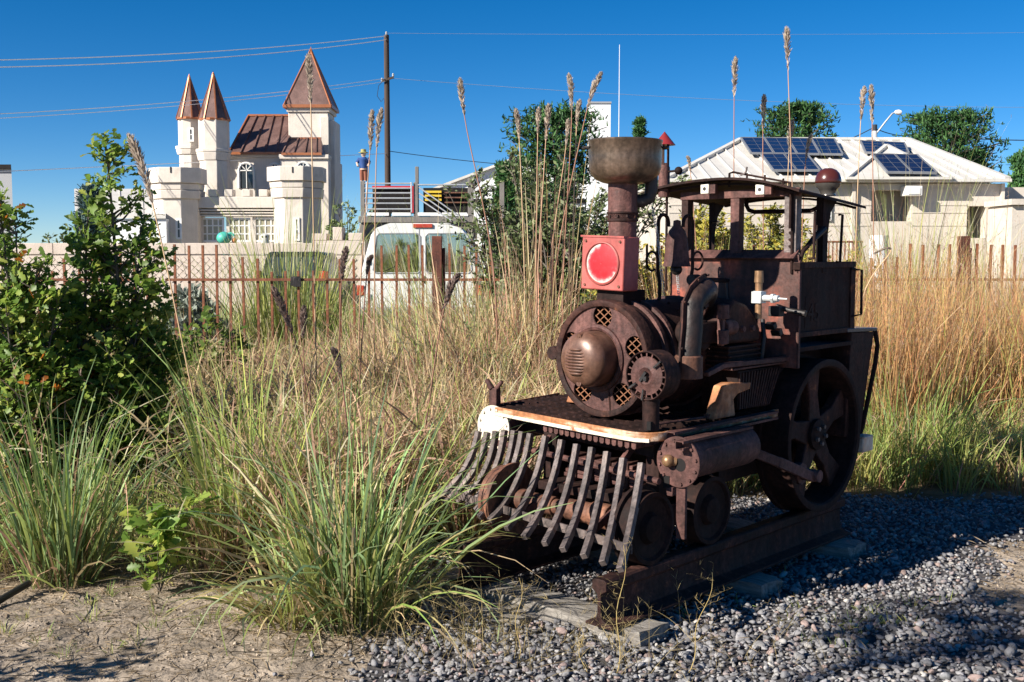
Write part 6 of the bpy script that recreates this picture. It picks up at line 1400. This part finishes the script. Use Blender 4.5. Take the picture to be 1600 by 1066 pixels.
ST = [((719, 125), (728, 195), (772, 430), 8.2, 'tall lone stalk leaning left above the van, tip clear of everything'),
      ((806, 172), (812, 230), (820, 455), 8.6, 'leftmost straight stalk in front of the olive shrub'),
      ((842, 170), (840, 225), (837, 460), 8.8, 'second stalk from the left in front of the olive shrub'),
      ((857, 165), (852, 235), (838, 480), 8.4, 'stalk leaning right in the middle of the olive shrub'),
      ((889, 118), (893, 190), (880, 440), 8.7, 'tallest stalk of the pair left of the pot, with a straight head'),
      ((939, 115), (914, 185), (866, 440), 8.7, 'tall stalk whose curved head bends right towards the white tower'),
      ((906, 158), (900, 215), (893, 470), 9.0, 'short headed stalk close beside the pot'),
      ((888, 188), (883, 240), (856, 450), 9.2, 'lower stalk behind the tallest pair beside the pot'),
      ((581, 175), (577, 250), (562, 480), 8.4, 'left stalk of the pair by the figurine'),
      ((596, 172), (588, 245), (585, 480), 8.3, 'right stalk of the pair by the figurine'),
      ((482, 88), (486, 180), (492, 470), 7.6, 'very tall stalk crossing the square castle tower'),
      ((1149, 92), (1147, 170), (1146, 470), 9.4, 'tall stalk standing left of the solar roof'),
      ((1194, 150), (1192, 215), (1193, 470), 9.6, 'stalk in front of the first solar panels'),
      ((1229, 46), (1232, 130), (1243, 470), 9.2, 'tallest stalk of all, reaching up before the left pine'),
      ((1238, 190), (1232, 255), (1226, 470), 9.8, 'short stalk with a pale head before the lower solar panels'),
      ((1268, 212), (1258, 262), (1250, 470), 9.9, 'short stalk leaning right before the solar panels'),
      ((1351, 138), (1344, 205), (1334, 480), 9.3, 'left stalk of the pair below the street lamp'),
      ((1361, 136), (1363, 210), (1366, 480), 9.3, 'right stalk of the pair below the street lamp'),
      ((1074, 245), (1080, 280), (1092, 470), 9.5, 'small stalk between the chimney cap and the cab roof'),
      ((1366, 396), (1392, 392), (1345, 480), 8.2, 'pale stalk bent over in the golden grass'),
      ((203, 215), (245, 345), (330, 760), 6.0, 'long stalk leaning left across the oak shrub'),
      ]
for s in ST: stalk(*s)
for s in (((427, 452), (462, 535), (500, 700), 6.4, 'dark headed stalk leaning left below the fence latch'),
          ((716, 430), (690, 500), (650, 780), 5.9, 'dark headed stalk leaning right before the thick fence post'),
          ((541, 388), (533, 450), (528, 640), 6.8, 'dark headed stalk just left of the van corner'),
          ((581, 400), (572, 440), (560, 640), 6.9, 'dark headed stalk in front of the van corner'),
          ((520, 545), (535, 600), (556, 820), 5.5, 'dark headed stalk standing in the middle of the meadow'),
          ((475, 480), (474, 540), (480, 700), 6.7, 'dark upright stalk near the latch box')):
    stalk(*s, dark=True, width=1.15)
# ---- thin golden weeds with open seed heads at the front
def weed(top, foot, label):
    f = ground_at(*foot, GZ); a = at(*top, f.y + .03); t = thing('seed_weed', label, 'weed', f, 0, 'thin golden weeds at the front')
    d = a - f; pts = [d * (i / 12) + Vector((.012 * math.sin(i * .8), 0, 0)) for i in range(13)]
    b = MB(); b.tube(pts, [.0021 - .0001 * i for i in range(13)], 5, caps=False)
    fast_mesh('stem', b.v, [q for q in b.f if len(q) == 4], np.array([[.46, .34, .13]]), 'stem_tan', t)
    B = Blades(); N = 16; i = rng.integers(4, 12, N); p = np.array(pts)[i]; az = rng.uniform(0, 6.28, N); c = np.array([.44, .33, .15]) * rng.uniform(.7, 1.2, N)[:, None]
    Pm = B.add(p, rng.uniform(.04, .12, N), .0011, az, rng.uniform(.6, 1.2, N), .3, c, c, 4)
    for j in range(6):
        q = Pm[np.arange(N), rng.integers(1, 5, N)]; B.add(q, rng.uniform(.010, .03, N), .0016, rng.uniform(0, 6.28, N), rng.uniform(.2, 1.6, N), .2, c, c * 1.15, 2)
    tag(B.obj('branches', 'fluff', t), kind='stuff')
weed((975, 852), (962, 1060), 'golden weed standing in front of the cut rail end')
weed((1114, 895), (1073, 1058), 'golden weed leaning right over the gravel beside the tie end')
weed((812, 903), (808, 1040), 'golden weed between the big clump and the front tie')
weed((905, 975), (914, 1066), 'short golden weed at the lower edge left of the cut rail')

B = Blades(); N = 190
wx_ = np.concatenate([rng.normal(-.10, .22, 110), rng.normal(.45, .25, 50), rng.uniform(-.4, 1.2, 30)]); wy_ = np.concatenate([rng.normal(4.22, .16, 110), rng.normal(4.02, .08, 50), rng.uniform(3.9, 4.4, 30)])
c = np.array([.46, .36, .17]) * rng.uniform(.6, 1.2, N)[:, None]
Pm = B.add(np.stack([wx_, wy_, np.full(N, GZ)], -1), rng.uniform(.10, .34, N), .0016, rng.uniform(0, 6.28, N), rng.normal(.45, .35, N), rng.normal(.5, .5, N), c, c, 6)
for j in range(9):
    q = Pm[np.arange(N), rng.integers(3, 7, N)]; B.add(q, rng.uniform(.015, .07, N), .0011, rng.uniform(0, 6.28, N), rng.uniform(.3, 1.4, N), .4, c, c * 1.15, 3)
tag(B.obj('wiry_weeds', 'fluff'), kind='stuff')

# ---- leaves, shrubs and trees
OAK = [(0, .015), (.10, .03), (.22, .17), (.31, .10), (.45, .30), (.54, .16), (.68, .34), (.77, .18), (.88, .20), (1.0, .02)]
def leaf_template(outl, fold=.25, curl=.15):
    V = []; F = []
    for x, w in outl:
        z = -curl * x * x
        V += [(x, -w, z + fold * w), (x, 0, z), (x, w, z + fold * w)]
    for i in range(len(outl) - 1):
        a = 3 * i; F += [(a, a + 1, a + 4, a + 3), (a + 1, a + 2, a + 5, a + 4)]
    return np.array(V), np.array(F)
LT_OAK = leaf_template([(0, .02), (.20, .15), (.33, .10), (.50, .31), (.62, .17), (.80, .30), (1.0, .05)])
LT_OAK_FINE = leaf_template(OAK)
def flat_leaf(w): return np.array([(0, -.02, 0), (.5, -w, .03), (1, 0, -.06), (.5, w, .03)]), np.array([(0, 1, 2, 3)])
LT_SIMPLE = flat_leaf(.24)
def frame_of(d, roll):
    """rows: leaf axis, width, normal, for directions d (n,3)"""
    d = d / np.linalg.norm(d, axis=1)[:, None]; up = np.array([0, 0, 1.0])
    y = np.cross(up[None], d); nn = np.linalg.norm(y, axis=1); y[nn < 1e-3] = [1, 0, 0]; y /= np.linalg.norm(y, axis=1)[:, None]
    z = np.cross(d, y); c, s = np.cos(roll)[:, None], np.sin(roll)[:, None]
    return d, y * c + z * s, z * c - y * s
def leaves(T, pos, d, size, roll, col):
    V, F = T; X, Y_, Z = frame_of(d, roll); n = len(pos)
    P_ = pos[:, None] + (V[None, :, 0, None] * X[:, None] + V[None, :, 1, None] * Y_[:, None] + V[None, :, 2, None] * Z[:, None]) * size[:, None, None]
    Fa = (F[None] + (np.arange(n) * len(V))[:, None, None]).reshape(-1, 4)
    return P_.reshape(-1, 3), Fa, np.repeat(col, len(V), 0)
def branchy(t, stems, prof, nside, twig, mat='bark', r0=.02):
    """stems: list of polylines (local). Returns leaf sites (pos, dir). Adds the wood to t as 'trunk'."""
    b = MB(); pos = []; dr = []
    for path in stems:
        m = len(path); P_ = [Vector(p) for p in path]; L_ = sum((P_[i + 1] - P_[i]).length for i in range(m - 1))
        rr = r0 * min(1.3, .4 + L_ * .4); b.tube(P_, [rr * (1 - .85 * i / (m - 1)) for i in range(m)], 6, caps=False)
        for k in range(int(nside * L_)):
            f = random.uniform(.12, 1); j = min(m - 2, int(f * (m - 1))); q = f * (m - 1) - j; p = P_[j].lerp(P_[j + 1], q); tg = (P_[j + 1] - P_[j]).normalized()
            az = random.uniform(0, 6.283); out = Vector((math.cos(az), math.sin(az), 0)); ln = prof(f) * random.uniform(.5, 1.1)
            d = (out + Vector((0, 0, random.uniform(.25, 1.0)))).normalized(); e = [p]; cur = p.copy(); dd = d.copy(); ns = 4
            for i in range(ns):
                dd = (dd + Vector((random.gauss(0, .18), random.gauss(0, .18), random.gauss(.04, .14)))).normalized(); cur = cur + dd * (ln / ns); e.append(cur.copy())
            b.tube(e, [max(.002, rr * .35 * (1 - .8 * i / ns)) for i in range(ns + 1)], 3, caps=False)
            nl = max(2, int(ln / twig))
            for i in range(nl):
                s = random.uniform(.15, 1) * ns; j = min(ns - 1, int(s)); pp = e[j].lerp(e[j + 1], s - j); d2 = (e[j + 1] - e[j]).normalized()
                a = Vector((random.gauss(0, 1), random.gauss(0, 1), random.gauss(.25, .7))).normalized()
                pos.append(pp); dr.append((d2 * .6 + a).normalized())
            for i in range(5): pos.append(e[-1]); dr.append((dd * .8 + Vector((random.gauss(0, .8), random.gauss(0, .8), random.gauss(0, .5)))).normalized())
        for i in range(8): pos.append(P_[-1]); dr.append(Vector((random.gauss(0, .8), random.gauss(0, .8), random.uniform(-.1, .9))).normalized())
    b.obj('trunk', mat, t, 0, 60)
    return np.array([tuple(p) for p in pos]), np.array([tuple(d) for d in dr])
OAKC = 1.22 * np.array([[.12, .20, .034], [.16, .245, .042], [.095, .165, .032], [.22, .29, .055], [.14, .22, .05], [.29, .32, .065]])
def foliage(t, pos, dr, size, T, cols, mat, single=0, jit=.02, spot=None):
    n = len(pos); n0 = n; sz = size * rng.uniform(.6, 1.25, n); c = cols[rng.integers(0, len(cols), n)] * rng.uniform(.75, 1.3, n)[:, None]
    if spot is not None: r = rng.random(n) < spot[0]; c[r] = np.array(spot[1]) * rng.uniform(.7, 1.2, r.sum())[:, None]
    pos = pos + rng.normal(0, jit, pos.shape); _, y0, z0 = frame_of(dr, np.zeros(n)); S_ = np.array(sun_dir) * .75 + np.array([0, 0, .45]); roll = np.arctan2(-(y0 @ S_), z0 @ S_) + rng.normal(0, .55, n)  # leaves turn to the light
    wp_ = pos + np.array(t.location); dist = np.linalg.norm(wp_ - np.array([0, 0, 1.5]), axis=1) - sz * 3
    o = np.argsort(dist); one, rest_ = o[:single], o[single:]
    V, F, C = leaves(T, pos[rest_], dr[rest_], sz[rest_], roll[rest_], c[rest_])
    cr = fast_mesh('crown', V, F, C, mat, t)
    meshes = []
    for q, i in enumerate(one):
        if q < 24:
            ob = fast_mesh('leaf', T[0], T[1], np.repeat(c[i][None], len(T[0]), 0), mat, t); meshes.append(ob.data)
        else: ob = bpy.data.objects.new('leaf', meshes[q % 24]); COL.objects.link(ob); ob.parent = t
        X_, Y_, Z_ = frame_of(dr[i][None], roll[i][None]); ob.matrix_local = Matrix.Translation(Vector(pos[i])) @ Matrix((X_[0], Y_[0], Z_[0])).transposed().to_4x4() @ Matrix.Scale(sz[i], 4)
    return cr
def stempath(h, lean, n=9, wob=.03):
    p = Vector((0, 0, 0)); out = [p.copy()]; d = Vector((lean[0], lean[1], 1)).normalized()
    for i in range(n): d = (d + Vector((random.gauss(0, wob), random.gauss(0, wob), .02))).normalized(); p = p + d * (h / n); out.append(p.copy())
    return out
# the big oak shrub
p = at(182, 640, 7.0); t = thing('oak_shrub', 'tallest young oak shrub with lobed leaves, its narrow top rising beside the castle', 'shrub', (p.x, p.y, GZ), 0, 'young oak shrubs')
st = [stempath(2.3, (.01, 0)), stempath(1.75, (.10, .03)), stempath(1.55, (-.13, -.03)), stempath(1.35, (.20, .06)), stempath(1.2, (-.22, .05)), stempath(1.1, (.08, -.15)), stempath(1.0, (-.30, -.1)), stempath(1.0, (.33, 0)), stempath(.8, (.15, -.3)), stempath(.8, (-.15, -.35))]
pos, dr = branchy(t, st, lambda f: .46 * (1.06 - f) ** .65 + .04, 30, .017)
foliage(t, pos, dr, .066, LT_OAK, OAKC, 'leaf', 150, spot=(.012, (.35, .11, .02)))
p = at(28, 640, 6.7); t = thing('oak_shrub', 'broad oak shrub with lobed leaves filling the left edge of the picture', 'shrub', (p.x, p.y, GZ), 0, 'young oak shrubs')
st = [stempath(1.90, (.02, 0)), stempath(1.75, (.10, .02)), stempath(1.65, (-.12, 0)), stempath(1.5, (.17, .06)), stempath(1.4, (-.25, .04)), stempath(1.3, (.02, -.16)), stempath(1.35, (.22, -.06)), stempath(1.0, (.4, -.1)), stempath(.9, (.15, -.35)), stempath(.9, (-.3, -.3))]
pos, dr = branchy(t, st, lambda f: .36 * (1.1 - f) ** .7 + .05, 25, .018)
foliage(t, pos, dr, .066, LT_OAK, OAKC, 'leaf', 150, spot=(.015, (.38, .12, .02)))
p = at(112, 640, 6.9); t = thing('oak_shrub', 'thinner oak shrub with large drooping leaves between the two bigger oaks', 'shrub', (p.x, p.y, GZ), 0, 'young oak shrubs')
st = [stempath(1.88, (.03, 0)), stempath(1.3, (-.1, .05)), stempath(1.2, (.14, -.03))]
pos, dr = branchy(t, st, lambda f: .26 * (1.1 - f) ** .7 + .06, 15, .03)
foliage(t, pos, dr, .092, LT_OAK, OAKC * .9, 'leaf', 0)
p = at(318, 560, 9.2); t = thing('oak_shrub', 'shade darkened low oak shrub in front of the fence, right of the tallest oak', 'shrub', (p.x, p.y, GZ), 0, 'young oak shrubs')
st = [stempath(1.0, (.05, 0)), stempath(.9, (.2, 0)), stempath(.9, (-.22, 0)), stempath(.8, (.3, .1)), stempath(.7, (-.1, -.2))]
pos, dr = branchy(t, st, lambda f: .30 * (1.1 - f) ** .6 + .05, 16, .03)
foliage(t, pos, dr, .085, LT_OAK, OAKC * .75, 'leaf', 0)  # leaf colours darkened to stand for the shade on this shrub
# the seedling: every leaf is its own part
g = ground_at(250, 925, GZ); t = thing('oak_seedling', 'small oak seedling with big lobed leaves on the bare soil', 'seedling', (g.x, g.y, GZ))
st = [stempath(.36, (-.15, -.1), 5), stempath(.40, (.25, 0), 5), stempath(.30, (.05, -.3), 5), stempath(.42, (.40, .15), 5), stempath(.22, (-.5, -.2), 5)]
pos, dr = branchy(t, st, lambda f: .10, 14, .03, r0=.006)
k = rng.permutation(len(pos))[:150]; foliage(t, pos[k], dr[k], .092, LT_OAK_FINE, OAKC * 1.1, 'leaf', len(k) - 1)
# the olive shrub behind the stack
p = at(860, 500, 11.0)
def bush(name, label, Y, px, h, spread, nst, ln, leafsize, cols, mat='small_leaf', lt=LT_SIMPLE, nside=16, twig=.02, cat='shrub', group=None, r0=.02, top=.6, wob=.05, spot=None):
    p = at(px, 450, Y); t = thing(name, label, cat, (p.x, Y, GZ), 0, group); st = []
    for i in range(nst):
        a = 6.283 * i / nst + random.uniform(-.3, .3); l = spread / h * random.uniform(.1, 1); st.append(stempath(h * random.uniform(top, 1) * (1.0 - .25 * l), (l * math.cos(a), l * math.sin(a)), 8, wob))
    pos, dr = branchy(t, st, lambda f: ln * (1.15 - f) ** .6, nside, twig, r0=r0); foliage(t, pos, dr, leafsize, lt, cols, mat, spot=spot); return t
OLV = np.array([[.085, .125, .04], [.115, .155, .055], [.065, .095, .032], [.19, .215, .11], [.14, .175, .07]])
bush('olive_shrub', 'big dense olive green shrub rising behind the smoke stack', 11.2, 884, 2.95, 1.45, 20, .62, .062, OLV, nside=24, twig=.016, wob=.09)
bush('olive_shrub', 'lower loose olive green shrub left of the big one, before the white barn', 11.6, 838, 2.7, .6, 9, .5, .056, OLV, nside=16, twig=.022, wob=.08)
YEL = np.array([[.34, .30, .045], [.26, .25, .05], [.42, .34, .05], [.18, .20, .05]])
bush('rabbitbrush', 'yellow flowering shrub between the stack and the bell', 10.6, 1012, 2.0, 1.32, 18, .40, .062, YEL, nside=32, twig=.011, group='yellow flowering shrubs', top=.75)
bush('rabbitbrush', 'yellow flowering shrub seen through the left cab window', 11.0, 1125, 2.12, 0.924, 18, .36, .062, YEL, nside=32, twig=.011, group='yellow flowering shrubs', top=.75)
bush('rabbitbrush', 'yellow flowering shrub seen through the right cab window', 12.9, 1202, 2.15, 0.924, 18, .36, .062, YEL * .95, nside=32, twig=.011, group='yellow flowering shrubs', top=.8)
bush('rabbitbrush', 'low yellow flowering shrub behind the side of the cab', 13.2, 1300, 1.75, 1.1, 18, .36, .062, YEL, nside=32, twig=.011, group='yellow flowering shrubs', top=.75)
bush('round_bush', 'rounded green bush between the castle and the platform', 30, 545, 3.2, .9, 10, .8, .13, OLV * 1.15, nside=7, twig=.045, r0=.03)
bush('round_bush', 'green bush beside the bluish spruce behind the low wall', 31, 105, 2.3, .8, 8, .7, .13, OLV * 1.1, nside=7, twig=.045, r0=.03)
bush('leafy_bush', 'leafy weed mound left of the smokebox among the dry grass', 8.4, 760, 1.05, .55, 9, .30, .045, OLV * 1.25, nside=13, twig=.03, top=.7, r0=.008)
bush('leafy_bush', 'leafy weed mound below the red signal lamp', 8.9, 870, 1.10, .5, 9, .30, .045, np.concatenate([OLV * 1.2, YEL * .8]), nside=13, twig=.03, top=.7, r0=.008)
bush('leafy_bush', 'leafy green weed mound in the golden grass at the right edge', 8.9, 1590, .95, .4, 8, .28, .05, OLV * 1.2, nside=12, twig=.03, top=.7, r0=.008)
# pines and spruce
def pine(name, label, Y, px, ytop, width, cols, cat='tree', group='dark pines', nlev=16, shape='round', needle=.16):
    p = at(px, 300, Y); H = at(px, ytop, Y).z; t = thing(name, label, cat, (p.x, Y, -.1), 0, group); b = MB(); b.cyl((0, 0, 0), (0, 0, H * .96), .16, .03, 8)
    W = width * Y / FPX; B = Blades(); z_lo = .18 * H
    for i in range(nlev):
        f = i / (nlev - 1); z = z_lo + (H - z_lo) * f
        rad = W * (math.sin(math.pi * min(1, .15 + .85 * (1 - f) ** .8)) ** .7 * .5 + .06 if shape == 'round' else (1 - f) * .5 + .04)
        for k in range(15):
            az = random.uniform(0, 6.283); ln = rad * random.uniform(.55, 1.15); e = Vector((math.cos(az) * ln, math.sin(az) * ln, z + ln * random.uniform(.1, .5)))
            e.z = min(e.z, H); b.tube([(0, 0, z), (e.x * .5, e.y * .5, z + (e.z - z) * .35), e], [.03, .02, .01], 4, caps=False)
            N = 26; s = rng.uniform(.3, 1.05, N)[:, None]; c = np.array(e)[None] * s + np.array([0, 0, z])[None] * (1 - s) + rng.normal(0, .07 + .035 * rad, (N, 3))
            for j in range(3):
                cc = cols[rng.integers(0, len(cols), N)] * rng.uniform(.7, 1.35, N)[:, None]
                B.add(c, needle * rng.uniform(.7, 1.4, N), .095, rng.uniform(0, 6.28, N), rng.uniform(0, 1.5, N), .2, cc, cc * 1.1, 1, tipw=.3)
    b.obj('trunk', 'bark', t); B.obj('crown', 'needle', t); return t
PINE = 1.45 * np.array([[.022, .060, .020], [.034, .085, .024], [.016, .042, .016], [.05, .11, .030]])
pine('pine_tree', 'rounded dark pine above the left end of the solar roof', 44, 1238, 168, 112, PINE)
pine('pine_tree', 'broad dark pine rising above the right end of the roof', 42, 1472, 181, 150, PINE)
pine('pine_tree', 'small low pine top just right of the broad pine', 50, 1522, 240, 40, PINE)
pine('pine_tree', 'pine at the right edge behind the house', 40, 1606, 243, 50, PINE * 1.4)
pine('pine_tree', 'narrow pine top behind the olive shrub', 38, 868, 178, 150, PINE, nlev=14)
pine('pine_tree', 'small pine tip seen just above the pot rim', 46, 999, 190, 52, PINE * 1.2, shape='cone')
pine('pine_tree', 'small pine at the gable of the white barn', 30, 790, 262, 70, PINE * 1.2, shape='cone', nlev=12)
pine('blue_spruce', 'small bluish spruce behind the low wall on the left', 30, 140, 300, 62, np.array([[.10, .16, .15], [.13, .20, .19], [.08, .13, .12]]), group='spruces', shape='cone', nlev=14, needle=.2)
pine('blue_spruce', 'pale greyish conifer bush at the foot of the fence behind the dark low oak', 12.6, 296, 470, 120, np.array([[.22, .25, .21], [.28, .31, .26]]), cat='shrub', group='spruces', shape='cone', nlev=8, needle=.10)
# a tree to the left of the camera throws the dappled shade on the near gravel
t = thing('shade_tree', 'slender tree standing left of the viewpoint, its crown shading the near gravel', 'tree', (-4.75, .05, GZ)); st = [[Vector((0, 0, 0)), Vector((.03, 0, 1.5)), Vector((-.02, .05, 3.0)), Vector((.05, .02, 4.9))]]
st[0] = [Vector((0, 0, 0)), Vector((.03, 0, 2)), Vector((-.02, .05, 4.1))]
b = MB(); b.tube(st[0], [.05, .04, .03], 8); b.obj('stem', 'bark', t)
st = [[Vector((-.02, .05, 4.1)), Vector((.2 * math.cos(i * 1.3), .2 * math.sin(i * 1.3), 4.35)), Vector((.42 * math.cos(i * 1.3), .42 * math.sin(i * 1.3), 4.55 + .06 * i))] for i in range(5)]
pos, dr = branchy(t, st, lambda f: .30, 9, .045, r0=.03); foliage(t, pos, dr, .10, LT_OAK, OAKC, 'leaf')
bush('olive_shrub', 'low shrub outside the left edge whose shadow falls on the bare soil', 3.25, -735, 1.05, .5, 9, .3, .06, OLV, nside=12, twig=.035, r0=.01)
# drip hose at the left edge
a, c = ground_at(-30, 962, GZ), ground_at(46, 928, GZ); b = MB(); b.tube([(a.x, a.y, GZ + .01), ((a.x + c.x) / 2, (a.y + c.y) / 2 - .01, GZ + .035), (c.x, c.y, GZ + .05)], .016, 10)
tag(b.obj('drip_hose', 'black_hose'), 'short black hose end poking out of the soil at the left edge', 'hose')
